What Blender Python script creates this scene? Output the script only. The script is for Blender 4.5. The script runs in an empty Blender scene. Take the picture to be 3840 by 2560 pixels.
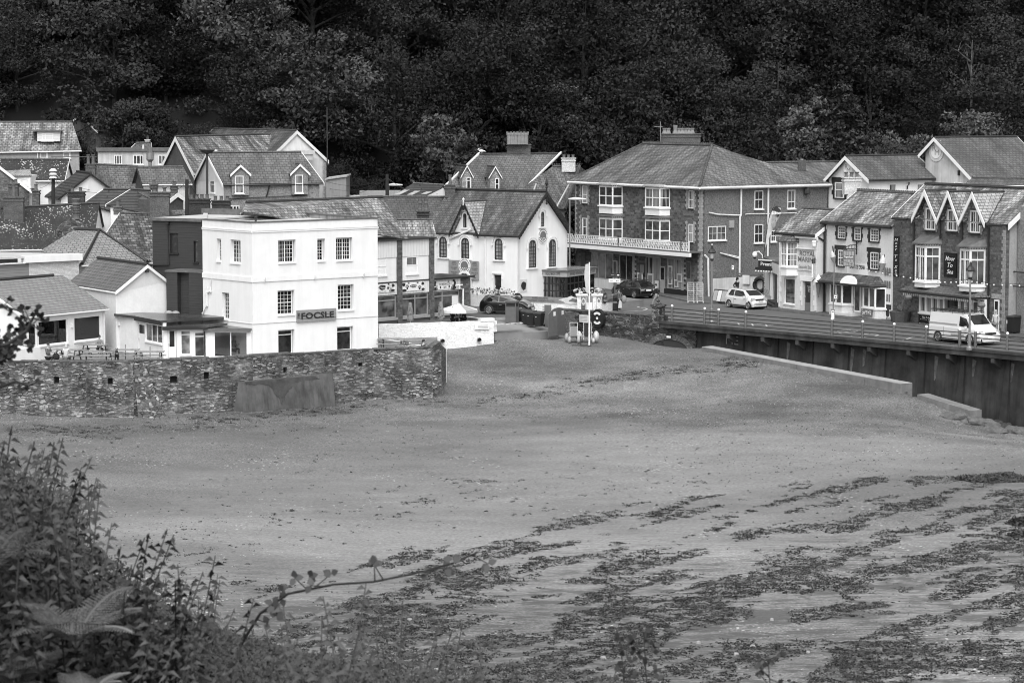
import bpy,bmesh,math,random
from mathutils import Vector,Matrix,noise
R=math.radians
sc=bpy.context.scene
col=sc.collection
# camera
FPX,YH,CH=9800.0,370.0,16.0
PITCH=math.atan((1280-YH)/FPX)
cam=bpy.data.cameras.new('camera')
co=bpy.data.objects.new('camera',cam);col.objects.link(co)
co.location=(0,0,CH);co.rotation_euler=(math.pi/2-PITCH,0,0)
cam.sensor_width=36;cam.lens=FPX/3840*36;cam.clip_start=0.5;cam.clip_end=3000
cam.dof.use_dof=True;cam.dof.focus_distance=175;cam.dof.aperture_fstop=13.0
sc.camera=co
# light: soft overcast
w=bpy.data.worlds.new('World');sc.world=w;w.use_nodes=True
nt=w.node_tree;bg=nt.nodes['Background']
sky=nt.nodes.new('ShaderNodeTexSky');sky.sky_type='NISHITA';sky.sun_disc=False
SUN_EL,SUN_AZ=R(55),R(181)
sky.sun_elevation=SUN_EL;sky.sun_rotation=SUN_AZ;sky.dust_density=4
bw=nt.nodes.new('ShaderNodeRGBToBW');nt.links.new(sky.outputs[0],bw.inputs[0]);nt.links.new(bw.outputs[0],bg.inputs[0])
bg.inputs[1].default_value=0.15
sl=bpy.data.lights.new('sun','SUN');sl.energy=.85;sl.angle=R(60)
so=bpy.data.objects.new('sun',sl);col.objects.link(so)
sd=Vector((math.sin(SUN_AZ)*math.cos(SUN_EL),math.cos(SUN_AZ)*math.cos(SUN_EL),math.sin(SUN_EL)))
so.rotation_euler=(-sd).to_track_quat('-Z','Y').to_euler()
sc.view_settings.view_transform='Standard';sc.view_settings.look='None'
sc.view_settings.exposure=0.98;sc.view_settings.gamma=1
sc.render.engine='CYCLES';sc.cycles.filter_width=1.05
# photo measurements -> real places
CR={'':(0,0,1),'A':(0,420,2.904),'B':(0,900,2.904),'C':(700,460,2.904),'D':(700,900,2.904),'E':(1400,500,2.904),'F':(1400,900,2.904),'G':(2100,460,2.904),'H':(2100,880,2.904),'I':(2640,440,3.872),'J':(2640,800,3.872),'K':(3240,460,3.872),'L':(3040,850,2.904)}
CP,SP=math.cos(PITCH),math.sin(PITCH)
def ray(c,x,y):
 ox,oy,s=CR[c];px=ox+x/s;py=oy+y/s
 a=px-1920;b=1280-py
 return Vector((a,FPX*CP+b*SP,-FPX*SP+b*CP))
def P(c,x,y,D):
 r=ray(c,x,y);k=D/r.y
 return Vector((r.x*k,D,CH+r.z*k))
def GP(c,x,y,z=0.0):
 r=ray(c,x,y);k=(z-CH)/r.z
 return Vector((r.x*k,r.y*k,z))
# materials (all grey: the place is seen in black and white)
MATS={}
def newmat(name):
 m=bpy.data.materials.new(name);m.use_nodes=True
 return m,m.node_tree,m.node_tree.nodes,m.node_tree.links,m.node_tree.nodes['Principled BSDF']
def g(v):return(v,v,v,1)
def nz(n,l,vec,scale,detail=4,rough=.55,dist=0):
 t=n.new('ShaderNodeTexNoise');t.inputs['Scale'].default_value=scale;t.inputs['Detail'].default_value=detail
 t.inputs['Roughness'].default_value=rough;t.inputs['Distortion'].default_value=dist
 if vec is not None:l.new(vec,t.inputs['Vector'])
 return t.outputs['Fac']
def ramp(n,l,f,stops,interp='LINEAR'):
 t=n.new('ShaderNodeValToRGB');cr=t.color_ramp;cr.interpolation=interp
 while len(cr.elements)<len(stops):cr.elements.new(0.5)
 for e,(p,v)in zip(cr.elements,stops):e.position=p;e.color=g(v)
 l.new(f,t.inputs[0]);return t.outputs[0]
def mth(n,l,op,a,b=None):
 t=n.new('ShaderNodeMath');t.operation=op
 for i,v in enumerate((a,b)):
  if v is None:continue
  if isinstance(v,(int,float)):t.inputs[i].default_value=v
  else:l.new(v,t.inputs[i])
 return t.outputs[0]
def mixc(n,l,f,a,b,mode='MIX'):
 t=n.new('ShaderNodeMix');t.data_type='RGBA';t.blend_type=mode
 for k,v in((0,f),(6,a),(7,b)):
  if isinstance(v,(int,float)):t.inputs[k].default_value=v if k==0 else g(v)
  else:l.new(v,t.inputs[k])
 return t.outputs[2]
def vscale(n,l,vec,s):
 t=n.new('ShaderNodeVectorMath');t.operation='MULTIPLY';l.new(vec,t.inputs[0]);t.inputs[1].default_value=s
 return t.outputs[0]
def bump(n,l,b,h,strength=.3,dist=.02):
 t=n.new('ShaderNodeBump');t.inputs['Strength'].default_value=strength;t.inputs['Distance'].default_value=dist
 l.new(h,t.inputs['Height']);l.new(t.outputs[0],b.inputs['Normal'])
def plain(name,v,rough=.6,var=.12,scale=3,metal=0,coat=0,streak=0):
 if name in MATS:return MATS[name]
 m,t,n,l,b=newmat(name)
 tc=n.new('ShaderNodeTexCoord');v0=tc.outputs['Object']
 f=nz(n,l,v0,scale,6,.6)
 c=ramp(n,l,f,[(.3,v*(1-var)),(.7,v*(1+var))])
 if streak:
  s=nz(n,l,vscale(n,l,v0,(1.6,1.6,.12)),1.3,5,.65)
  c=mixc(n,l,1.0,c,ramp(n,l,s,[(.42,1.0),(.72,1-streak)]),'MULTIPLY')
  s2=nz(n,l,v0,.35,3,.5)
  c=mixc(n,l,1.0,c,ramp(n,l,s2,[(.35,1-streak*.4),(.65,1.0)]),'MULTIPLY')
 l.new(c,b.inputs['Base Color']);b.inputs['Roughness'].default_value=rough;b.inputs['Metallic'].default_value=metal
 if coat:b.inputs['Coat Weight'].default_value=coat;b.inputs['Coat Roughness'].default_value=.06
 MATS[name]=m;return m
def slate(name,c1,c2,gap,bw_=.38,rh=.25,blotch=.35,lich=0.,lv=.55,streak=.3,mort=.03,rough=.6):
 if name in MATS:return MATS[name]
 m,t,n,l,b=newmat(name)
 uv=n.new('ShaderNodeTexCoord').outputs['UV']
 bt=n.new('ShaderNodeTexBrick');l.new(uv,bt.inputs['Vector'])
 bt.inputs['Color1'].default_value=g(c1);bt.inputs['Color2'].default_value=g(c2);bt.inputs['Mortar'].default_value=g(gap)
 bt.inputs['Scale'].default_value=1;bt.inputs['Mortar Size'].default_value=mort;bt.inputs['Mortar Smooth'].default_value=.3
 bt.inputs['Brick Width'].default_value=bw_;bt.inputs['Row Height'].default_value=rh;bt.offset=.5
 c=bt.outputs['Color']
 f=nz(n,l,vscale(n,l,uv,(1,.35,1)),.55,7,.7)
 c=mixc(n,l,1.0,c,ramp(n,l,f,[(.34,1-blotch*1.2),(.64,1+blotch)]),'MULTIPLY')
 f3=nz(n,l,uv,7,3,.6)
 c=mixc(n,l,1.0,c,ramp(n,l,f3,[(.3,.72),(.7,1.2)]),'MULTIPLY')
 if streak:
  s=nz(n,l,vscale(n,l,uv,(2.2,.22,1)),1,4,.6)
  c=mixc(n,l,1.0,c,ramp(n,l,s,[(.38,1-streak),(.6,1.0)]),'MULTIPLY')
 if lich:
  vo=n.new('ShaderNodeTexVoronoi');vo.inputs['Scale'].default_value=5.5;vo.inputs['Randomness'].default_value=1;l.new(uv,vo.inputs['Vector'])
  rad=ramp(n,l,nz(n,l,uv,.5,2),[(.3,.04),(.7,.04+lich)])
  sp=mth(n,l,'LESS_THAN',vo.outputs['Distance'],rad)
  c=mixc(n,l,mth(n,l,'MULTIPLY',sp,nz(n,l,uv,3,2)),c,lv)
 l.new(c,b.inputs['Base Color']);b.inputs['Roughness'].default_value=rough
 bump(n,l,b,bt.outputs['Fac'],.5,-.02)
 MATS[name]=m;return m
def masonry(name,c1,c2,gap,bw_=.35,rh=.16,warp=.08,blotch=.3,mort=.018,fine=.35,streak=0):
 if name in MATS:return MATS[name]
 m,t,n,l,b=newmat(name)
 uv=n.new('ShaderNodeTexCoord').outputs['UV']
 w_=n.new('ShaderNodeTexNoise');w_.inputs['Scale'].default_value=1.6;w_.inputs['Detail'].default_value=3;l.new(uv,w_.inputs['Vector'])
 sub=n.new('ShaderNodeVectorMath');sub.operation='MULTIPLY_ADD'
 l.new(w_.outputs['Color'],sub.inputs[0]);sub.inputs[1].default_value=(warp*2.5,warp*2.5,0);l.new(uv,sub.inputs[2])
 bt=n.new('ShaderNodeTexBrick');l.new(sub.outputs[0],bt.inputs['Vector'])
 bt.inputs['Color1'].default_value=g(c1);bt.inputs['Color2'].default_value=g(c2);bt.inputs['Mortar'].default_value=g(gap)
 bt.inputs['Scale'].default_value=1;bt.inputs['Mortar Size'].default_value=mort;bt.inputs['Mortar Smooth'].default_value=.4
 bt.inputs['Brick Width'].default_value=bw_;bt.inputs['Row Height'].default_value=rh;bt.squash=.7;bt.squash_frequency=3
 c=bt.outputs['Color']
 f=nz(n,l,uv,.5,5,.6)
 c=mixc(n,l,1.0,c,ramp(n,l,f,[(.3,1-blotch),(.7,1+blotch)]),'MULTIPLY')
 f2=nz(n,l,uv,9,4,.7)
 c=mixc(n,l,1.0,c,ramp(n,l,f2,[(.3,1-fine),(.7,1+fine)]),'MULTIPLY')
 if streak:
  s=nz(n,l,vscale(n,l,uv,(1.4,.25,1)),1,5,.7)
  c=mixc(n,l,1.0,c,ramp(n,l,s,[(.4,1.0),(.62,1-streak)]),'MULTIPLY')
 l.new(c,b.inputs['Base Color']);b.inputs['Roughness'].default_value=.85
 bump(n,l,b,bt.outputs['Fac'],.7,-.03)
 MATS[name]=m;return m
def rubble(name,lo=.035,hi=.34,sx=3.2,sy=9,moss=.5):
 m,t,n,l,b=newmat(name)
 uv=n.new('ShaderNodeTexCoord').outputs['UV']
 w_=n.new('ShaderNodeTexNoise');w_.inputs['Scale'].default_value=1.1;w_.inputs['Detail'].default_value=4;l.new(uv,w_.inputs['Vector'])
 sub=n.new('ShaderNodeVectorMath');sub.operation='MULTIPLY_ADD'
 l.new(w_.outputs['Color'],sub.inputs[0]);sub.inputs[1].default_value=(.2,.1,0);l.new(uv,sub.inputs[2])
 s=vscale(n,l,sub.outputs[0],(sx,sy,1))
 vo=n.new('ShaderNodeTexVoronoi');vo.inputs['Scale'].default_value=1;l.new(s,vo.inputs['Vector'])
 ve=n.new('ShaderNodeTexVoronoi');ve.feature='DISTANCE_TO_EDGE';ve.inputs['Scale'].default_value=1;l.new(s,ve.inputs['Vector'])
 bwn=n.new('ShaderNodeRGBToBW');l.new(vo.outputs['Color'],bwn.inputs[0])
 c=ramp(n,l,bwn.outputs[0],[(.15,lo*1.6),(.55,hi*.35),(.85,hi)])
 e=ramp(n,l,ve.outputs['Distance'],[(.02,0.),(.11,1.)])
 edge=ramp(n,l,nz(n,l,uv,.8,4),[(.42,.015),(.6,.26)])
 c=mixc(n,l,e,edge,c)
 f=nz(n,l,uv,.45,6,.7)
 c=mixc(n,l,1.0,c,ramp(n,l,f,[(.38,1-moss),(.6,1.15)]),'MULTIPLY')
 f2=nz(n,l,uv,11,4,.7)
 c=mixc(n,l,1.0,c,ramp(n,l,f2,[(.3,.6),(.7,1.4)]),'MULTIPLY')
 s3=nz(n,l,vscale(n,l,uv,(1.2,.12,1)),1,5,.7)
 c=mixc(n,l,1.0,c,ramp(n,l,s3,[(.5,1.0),(.68,.5)]),'MULTIPLY')
 l.new(c,b.inputs['Base Color']);b.inputs['Roughness'].default_value=.9
 bump(n,l,b,e,.9,.05)
 MATS[name]=m;return m
def rough_render(name,v,dv=.35,scale=14,blot=.12,streak=0):
 m,t,n,l,b=newmat(name)
 tc=n.new('ShaderNodeTexCoord');v0=tc.outputs['Object']
 f=nz(n,l,v0,scale,3,.7)
 c=ramp(n,l,f,[(.32,v*(1-dv)),(.68,v*(1+dv))])
 c=mixc(n,l,1.0,c,ramp(n,l,nz(n,l,v0,.4,5,.6),[(.35,1-blot),(.65,1+blot)]),'MULTIPLY')
 if streak:
  s=nz(n,l,vscale(n,l,v0,(1.5,1.5,.1)),1.1,5,.7)
  c=mixc(n,l,1.0,c,ramp(n,l,s,[(.48,1.0),(.7,1-streak)]),'MULTIPLY')
 l.new(c,b.inputs['Base Color']);b.inputs['Roughness'].default_value=.9
 bump(n,l,b,f,.5,.03)
 MATS[name]=m;return m
def boards(name,v,rh=.16,gap=.4,vertical=False,var=.08):
 m,t,n,l,b=newmat(name)
 uv=n.new('ShaderNodeTexCoord').outputs['UV']
 sx=n.new('ShaderNodeSeparateXYZ');l.new(uv,sx.inputs[0])
 fr=mth(n,l,'FRACT',mth(n,l,'DIVIDE',sx.outputs[0 if vertical else 1],rh))
 e=ramp(n,l,fr,[(0,gap),(.1,gap),(.16,1.),(1,1.)])
 base=ramp(n,l,nz(n,l,vscale(n,l,uv,(1,6,1)if not vertical else(6,1,1)),1.2,4),[(.3,v*(1-var)),(.7,v*(1+var))])
 l.new(mixc(n,l,1.0,base,e,'MULTIPLY'),b.inputs['Base Color']);b.inputs['Roughness'].default_value=.55
 bump(n,l,b,e,.4,.02)
 MATS[name]=m;return m
def glass(name,v=.02,rough=.07,folds=0,fv=.3):
 m,t,n,l,b=newmat(name)
 if folds:
  uv=n.new('ShaderNodeTexCoord').outputs['Object']
  s=nz(n,l,vscale(n,l,uv,(1,1,.06)),folds,3,.6)
  c=ramp(n,l,s,[(.40,v),(.46,fv*.6),(.56,fv),(.64,fv*.7),(.7,v)])
 else:
  uv=n.new('ShaderNodeTexCoord').outputs['Object']
  c=ramp(n,l,nz(n,l,uv,1.3,2),[(.4,v*.6),(.6,v*1.8)])
 l.new(c,b.inputs['Base Color']);b.inputs['Roughness'].default_value=rough
 b.inputs['Specular IOR Level'].default_value=.6
 MATS[name]=m;return m
def clear_glass(name):
 m,t,n,l,b=newmat(name);n.remove(b)
 tr=n.new('ShaderNodeBsdfTransparent');tr.inputs[0].default_value=g(.92)
 gl=n.new('ShaderNodeBsdfGlossy');gl.inputs['Roughness'].default_value=.03
 fr=n.new('ShaderNodeFresnel');fr.inputs[0].default_value=1.5
 mx=n.new('ShaderNodeMixShader');l.new(mth(n,l,'ADD',fr.outputs[0],.03),mx.inputs[0]);l.new(tr.outputs[0],mx.inputs[1]);l.new(gl.outputs[0],mx.inputs[2])
 l.new(mx.outputs[0],n['Material Output'].inputs[0]);MATS[name]=m;return m
M=MATS
plain('white_paint',.77,.55,.04,.8,streak=.08)
plain('white_smooth',.74,.4,.03)
plain('off_white',.62,.6,.08,1,streak=.22)
plain('stained_white',.56,.7,.14,1.2,streak=.4)
rough_render('white_roughcast',.70,.05,3,.03,streak=.06)
rough_render('cream_render',.58,.06,8,.06,streak=.15)
rough_render('pebbledash',.125,.45,9,.12,streak=.1)
rough_render('grey_roughcast',.19,.4,9,.12,streak=.15)
rough_render('dark_roughcast',.06,.3,6,.2,streak=.2)
rough_render('light_render',.30,.1,8,.12,streak=.2)
rough_render('grey_render',.14,.1,6,.2,streak=.3)
masonry('white_stone',.76,.70,.62,.5,.2,.5,.06,.02,.05)
masonry('white_brick',.62,.50,.36,.24,.085,.01,.08,.01,.1)
masonry('brick',.09,.055,.13,.24,.085,.01,.25,.012,.3)
masonry('dark_brick',.045,.028,.05,.24,.085,.01,.3,.012,.3)
masonry('pale_brick',.42,.2,.12,.24,.10,.01,.2,.014,.25)
masonry('quoin_brick',.36,.28,.16,.22,.08,.005,.1,.01,.15)
masonry('dark_stone',.125,.035,.10,.38,.19,.04,.25,.015,.35)
masonry('brown_stone',.13,.055,.09,.34,.17,.04,.25,.015,.35)
masonry('grey_stone',.14,.06,.08,.3,.13,.09,.3,.02,.4)
rubble('rubble_wall',.04,.42,3.3,12,.45);rubble('buttress_stone',.05,.5,2.6,6,.3);rubble('dark_rubble',.02,.15,2.2,5,.5)
slate('slate_dark',.085,.055,.025,blotch=.3,lich=.05,lv=.25)
slate('slate_mid',.13,.085,.035,blotch=.35,lich=.05,lv=.35)
slate('slate_brown',.14,.08,.03,blotch=.5,streak=.5,lich=.06,lv=.4)
slate('slate_weathered',.38,.17,.06,blotch=.6,streak=.65,lich=.1,lv=.55)
slate('slate_pale',.42,.3,.11,blotch=.25,streak=.25)
slate('slate_new',.235,.205,.06,.42,.3,blotch=.1,streak=.08,mort=.03)
slate('slate_new_dark',.15,.12,.04,.42,.3,blotch=.15,streak=.2,mort=.03)
slate('slate_hotel',.185,.13,.05,blotch=.45,streak=.45,lich=.04,lv=.4)
slate('slate_lichen',.03,.016,.008,blotch=.6,lich=.36,lv=.6)
slate('slate_patchy',.24,.04,.014,.4,.26,blotch=.5,streak=.6,lich=.1,lv=.4)
slate('tile_dark',.05,.04,.008,4,.34,blotch=.35,streak=0,mort=.07)
slate('ridge_tile',.075,.06,.02,.45,5,blotch=.3,streak=0)
slate('ridge_dark',.03,.022,.01,.45,5,blotch=.3,streak=0)
boards('clad_dark',.034,.17,.45);boards('clad_mid',.2,.2,.6);boards('clad_white',.66,.16,.7,True);boards('clad_white_h',.6,.14,.7)
boards('wood',.12,.11,.5);boards('wood_panel',.13,.1,.6,True);boards('corrugated',.22,.12,.75,True)
plain('lead',.1,.6,.3);plain('roof_felt',.12,.25,.5,.6);plain('flat_roof',.26,.6,.2,.5);plain('flat_roof_pale',.45,.6,.25,.4)
plain('dark_paint',.018,.4);plain('black_gloss',.008,.12,coat=1);plain('black_rubber',.012,.7);plain('iron',.03,.5)
plain('grey_metal',.2,.4,metal=.3);plain('pale_metal',.5,.4);plain('galvanised',.3,.35,metal=.6);plain('rail_paint',.11,.45)
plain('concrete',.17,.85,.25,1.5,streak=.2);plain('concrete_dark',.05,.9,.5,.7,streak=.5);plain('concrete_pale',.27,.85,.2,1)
plain('clay_pot',.10,.8,.25);plain('pale_pot',.2,.8,.2);plain('pvc',.66,.4,.05);plain('wood_dark',.06,.7,.3,6);plain('wood_pale',.22,.7,.3,6)
plain('car_white',.62,.35,.01,coat=1);plain('car_black',.006,.2,.01,coat=1);plain('tyre',.012,.8);plain('rim',.4,.3,metal=.7)
plain('skin',.34,.55,.05);plain('hair_dark',.012,.6);plain('hair_pale',.35,.6);plain('cloth_dark',.015,.9,.2);plain('cloth_grey',.1,.9,.2)
plain('cloth_mid',.2,.9,.15);plain('cloth_light',.45,.9,.1);plain('denim',.16,.9,.2);plain('sign_dark',.02,.4);plain('sign_black',.006,.25)
plain('sign_white',.72,.4,.02);plain('sign_grey',.14,.5);plain('sign_wood',.24,.6,.15,4);plain('sign_mid',.3,.5);plain('sign_ink',.03,.5)
plain('bulb',.7,.2);plain('bark',.02,.9,.3,6);plain('bark_pale',.09,.9,.3,6);plain('wheel_pale',.45,.5);plain('lamp_glass',.4,.1)
glass('glass_dark');glass('glass_mid',.06);glass('glass_curtain',.03,.1,3,.28);glass('glass_blind',.17,.15);clear_glass('glass_clear')
glass('car_glass',.01,.04);plain('interior_dark',.03,.9);plain('interior_mid',.12,.9);plain('interior_light',.5,.9)
# mesh collector
ORG={}
class MB:
 def __init__(s):s.v=[];s.f=[];s.sm=False
 def poly(s,pts):
  i=len(s.v);s.v+=[Vector(p)for p in pts];s.f.append(tuple(range(i,i+len(pts))));return s
 def hexa(s,p):
  i=len(s.v);s.v+=[Vector(q)for q in p]
  for f in((3,2,1,0),(4,5,6,7),(0,1,5,4),(1,2,6,5),(2,3,7,6),(3,0,4,7)):s.f.append(tuple(i+k for k in f))
  return s
 def box(s,a,b):
  (x0,y0,z0),(x1,y1,z1)=a,b
  return s.hexa([(x0,y0,z0),(x1,y0,z0),(x1,y1,z0),(x0,y1,z0),(x0,y0,z1),(x1,y0,z1),(x1,y1,z1),(x0,y1,z1)])
 def slab(s,pts,off):
  off=Vector(off);i=len(s.v);n=len(pts);s.v+=[Vector(p)for p in pts]+[Vector(p)+off for p in pts]
  s.f.append(tuple(range(i,i+n)));s.f.append(tuple(range(i+2*n-1,i+n-1,-1)))
  for k in range(n):s.f.append((i+k,i+n+k,i+n+(k+1)%n,i+(k+1)%n))
  return s
 def tube(s,pts,r,n=6,caps=True):
  pts=[Vector(p)for p in pts];rr=r if isinstance(r,(list,tuple))else[r]*len(pts);i=len(s.v);up=None
  for k,p in enumerate(pts):
   d=(pts[min(k+1,len(pts)-1)]-pts[max(k-1,0)])
   if d.length<1e-6:d=Vector((0,0,1))
   d.normalize();ref=Vector((0,0,1))if abs(d.z)<.9 else Vector((1,0,0))
   a=d.cross(ref).normalized();b=d.cross(a)
   for j in range(n):
    t=2*math.pi*j/n;s.v.append(p+(a*math.cos(t)+b*math.sin(t))*rr[k])
  for k in range(len(pts)-1):
   for j in range(n):
    j2=(j+1)%n;s.f.append((i+k*n+j,i+k*n+j2,i+(k+1)*n+j2,i+(k+1)*n+j))
  if caps:s.f.append(tuple(i+j for j in range(n)));e=i+(len(pts)-1)*n;s.f.append(tuple(e+j for j in range(n-1,-1,-1)))
  return s
 def lathe(s,c,prof,n=12,sx=1,sy=1):
  c=Vector(c);i=len(s.v)
  for r,z in prof:
   for j in range(n):
    t=2*math.pi*j/n;s.v.append(c+Vector((r*math.cos(t)*sx,r*math.sin(t)*sy,z)))
  for k in range(len(prof)-1):
   for j in range(n):
    j2=(j+1)%n;s.f.append((i+k*n+j,i+k*n+j2,i+(k+1)*n+j2,i+(k+1)*n+j))
  s.f.append(tuple(i+j for j in range(n-1,-1,-1)));e=i+(len(prof)-1)*n;s.f.append(tuple(e+j for j in range(n)))
  return s
 def ball(s,c,r,n=10,m=6,sc_=(1,1,1)):
  c=Vector(c);i=len(s.v)
  for k in range(m+1):
   a=math.pi*k/m
   for j in range(n):
    t=2*math.pi*j/n
    s.v.append(c+Vector((r*math.sin(a)*math.cos(t)*sc_[0],r*math.sin(a)*math.sin(t)*sc_[1],r*math.cos(a)*sc_[2])))
  for k in range(m):
   for j in range(n):
    j2=(j+1)%n;s.f.append((i+k*n+j,i+(k+1)*n+j,i+(k+1)*n+j2,i+k*n+j2))
  return s
 def wheel(s,c,r,w,n=16):
  c=Vector(c);i=len(s.v)
  pr=[(r*.6,-w/2),(r*.93,-w/2),(r,-w*.35),(r,w*.35),(r*.93,w/2),(r*.6,w/2)]
  for rr,y in pr:
   for j in range(n):
    t=2*math.pi*j/n;s.v.append(c+Vector((rr*math.cos(t),y,rr*math.sin(t))))
  for k in range(5):
   for j in range(n):
    j2=(j+1)%n;s.f.append((i+k*n+j,i+k*n+j2,i+(k+1)*n+j2,i+(k+1)*n+j))
  s.f.append(tuple(i+j for j in range(n)));s.f.append(tuple(i+5*n+j for j in range(n)))
  return s
 def add(s,o,mat=None):
  i=len(s.v);s.v+=[(mat@v if mat else v.copy())for v in o.v];s.f+=[tuple(k+i for k in f)for f in o.f];return s
 def build(s,name,mat,parent=None,org=None,smooth=False):
  if parent is not None and org is None:org=ORG.get(parent.name,Vector((0,0,0)))
  if org is None:org=Vector((0,0,0))
  me=bpy.data.meshes.new(name);me.from_pydata([tuple(v-org)for v in s.v],[],s.f)
  bm=bmesh.new();bm.from_mesh(me);bmesh.ops.recalc_face_normals(bm,faces=bm.faces);bm.to_mesh(me);bm.free()
  uvl=me.uv_layers.new(name='UVMap');vs=me.vertices;data=[0.0]*(2*len(me.loops));Z=Vector((0,0,1))
  for p in me.polygons:
   nn=p.normal;tt=Z.cross(nn)
   if tt.length<.05:tt=Vector((1,0,0))
   tt.normalize()
   if tt.x<0 or(abs(tt.x)<1e-4 and tt.y<0):tt=-tt
   bb=nn.cross(tt)
   if bb.z<0 or(abs(bb.z)<1e-3 and bb.y<0):bb=-bb
   for li in p.loop_indices:
    q=vs[me.loops[li].vertex_index].co+org
    data[2*li]=q.dot(tt);data[2*li+1]=q.dot(bb)
  uvl.data.foreach_set('uv',data)
  me.materials.append(MATS[mat]if isinstance(mat,str)else mat)
  if smooth:me.polygons.foreach_set('use_smooth',[True]*len(me.polygons))
  o=bpy.data.objects.new(name,me);col.objects.link(o)
  if parent is not None:o.parent=parent
  else:o.location=org
  ORG[o.name]=org
  return o
def tag(o,label,cat=None,group=None,kind=None):
 if label:o['label']=label
 if cat:o['category']=cat
 if group:o['group']=group
 if kind:o['kind']=kind
 return o
def thing(name,label,cat,loc=(0,0,0),rz=0,group=None,local=False):
 o=bpy.data.objects.new(name,None);col.objects.link(o);o.location=loc;o.rotation_euler=(0,0,rz)
 o.empty_display_size=.2;ORG[o.name]=Vector((0,0,0))if local else Vector(loc)
 return tag(o,label,cat,group)
def dup(root,loc,rz,label=None,scale=None):
 r=root.copy();col.objects.link(r);r.location=loc;r.rotation_euler=(0,0,rz)
 if label:r['label']=label
 if scale:r.scale=scale if isinstance(scale,tuple)else(scale,)*3
 for ch in list(root.children):
  c=ch.copy();col.objects.link(c);c.parent=r
  for gch in ch.children:d=gch.copy();col.objects.link(d);d.parent=c
 return r
class Fr:
 def __init__(s,a,b):
  s.o=Vector((a[0],a[1],0));t=Vector((b[0]-a[0],b[1]-a[1],0));s.len=t.length;s.T=t.normalized();s.N=Vector((s.T.y,-s.T.x,0))
 def w(s,u,v,z):return s.o+s.T*u+s.N*v+Vector((0,0,z))
 def hit(s,c,x,y,v=0):
  r=ray(c,x,y);C0=Vector((0,0,CH));k=(s.o+s.N*v-C0).dot(s.N)/r.dot(s.N);p=C0+r*k
  return(p-s.o).dot(s.T),p.z
 def box(s,mb,u0,u1,v0,v1,z0,z1):
  w_=s.w
  return mb.hexa([w_(u0,v0,z0),w_(u1,v0,z0),w_(u1,v1,z0),w_(u0,v1,z0),w_(u0,v0,z1),w_(u1,v0,z1),w_(u1,v1,z1),w_(u0,v1,z1)])
 def rect(s,c,x0,y0,x1,y1,v=0):
  xm,ym=(x0+x1)/2,(y0+y1)/2
  return s.hit(c,x0,ym,v)[0],s.hit(c,x1,ym,v)[0],s.hit(c,xm,y1,v)[1],s.hit(c,xm,y0,v)[1]
 def turned(s,u,ang):
  a=s.w(u,0,0);d=Matrix.Rotation(ang,3,'Z')@s.T
  return Fr(a,a+d)
def hwall(mb,fr,u0,u1,z0,z1,holes,t=.3,v=0):
 us=sorted({u0,u1,*[min(max(h[0],u0),u1)for h in holes],*[min(max(h[1],u0),u1)for h in holes]})
 zs=sorted({z0,z1,*[min(max(h[2],z0),z1)for h in holes],*[min(max(h[3],z0),z1)for h in holes]})
 def solid(i,j):
  if i<0 or j<0 or i>=len(us)-1 or j>=len(zs)-1:return False
  uc=(us[i]+us[i+1])/2;zc=(zs[j]+zs[j+1])/2
  return not any(h[0]<uc<h[1]and h[2]<zc<h[3]for h in holes)
 for i in range(len(us)-1):
  for j in range(len(zs)-1):
   if not solid(i,j):continue
   a,b,c,d=us[i],us[i+1],zs[j],zs[j+1]
   mb.poly([fr.w(a,v,c),fr.w(b,v,c),fr.w(b,v,d),fr.w(a,v,d)])
   mb.poly([fr.w(b,v-t,c),fr.w(a,v-t,c),fr.w(a,v-t,d),fr.w(b,v-t,d)])
   if not solid(i-1,j):mb.poly([fr.w(a,v-t,c),fr.w(a,v,c),fr.w(a,v,d),fr.w(a,v-t,d)])
   if not solid(i+1,j):mb.poly([fr.w(b,v,c),fr.w(b,v-t,c),fr.w(b,v-t,d),fr.w(b,v,d)])
   if not solid(i,j-1):mb.poly([fr.w(a,v-t,c),fr.w(b,v-t,c),fr.w(b,v,c),fr.w(a,v,c)])
   if not solid(i,j+1):mb.poly([fr.w(a,v,d),fr.w(b,v,d),fr.w(b,v-t,d),fr.w(a,v-t,d)])
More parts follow.
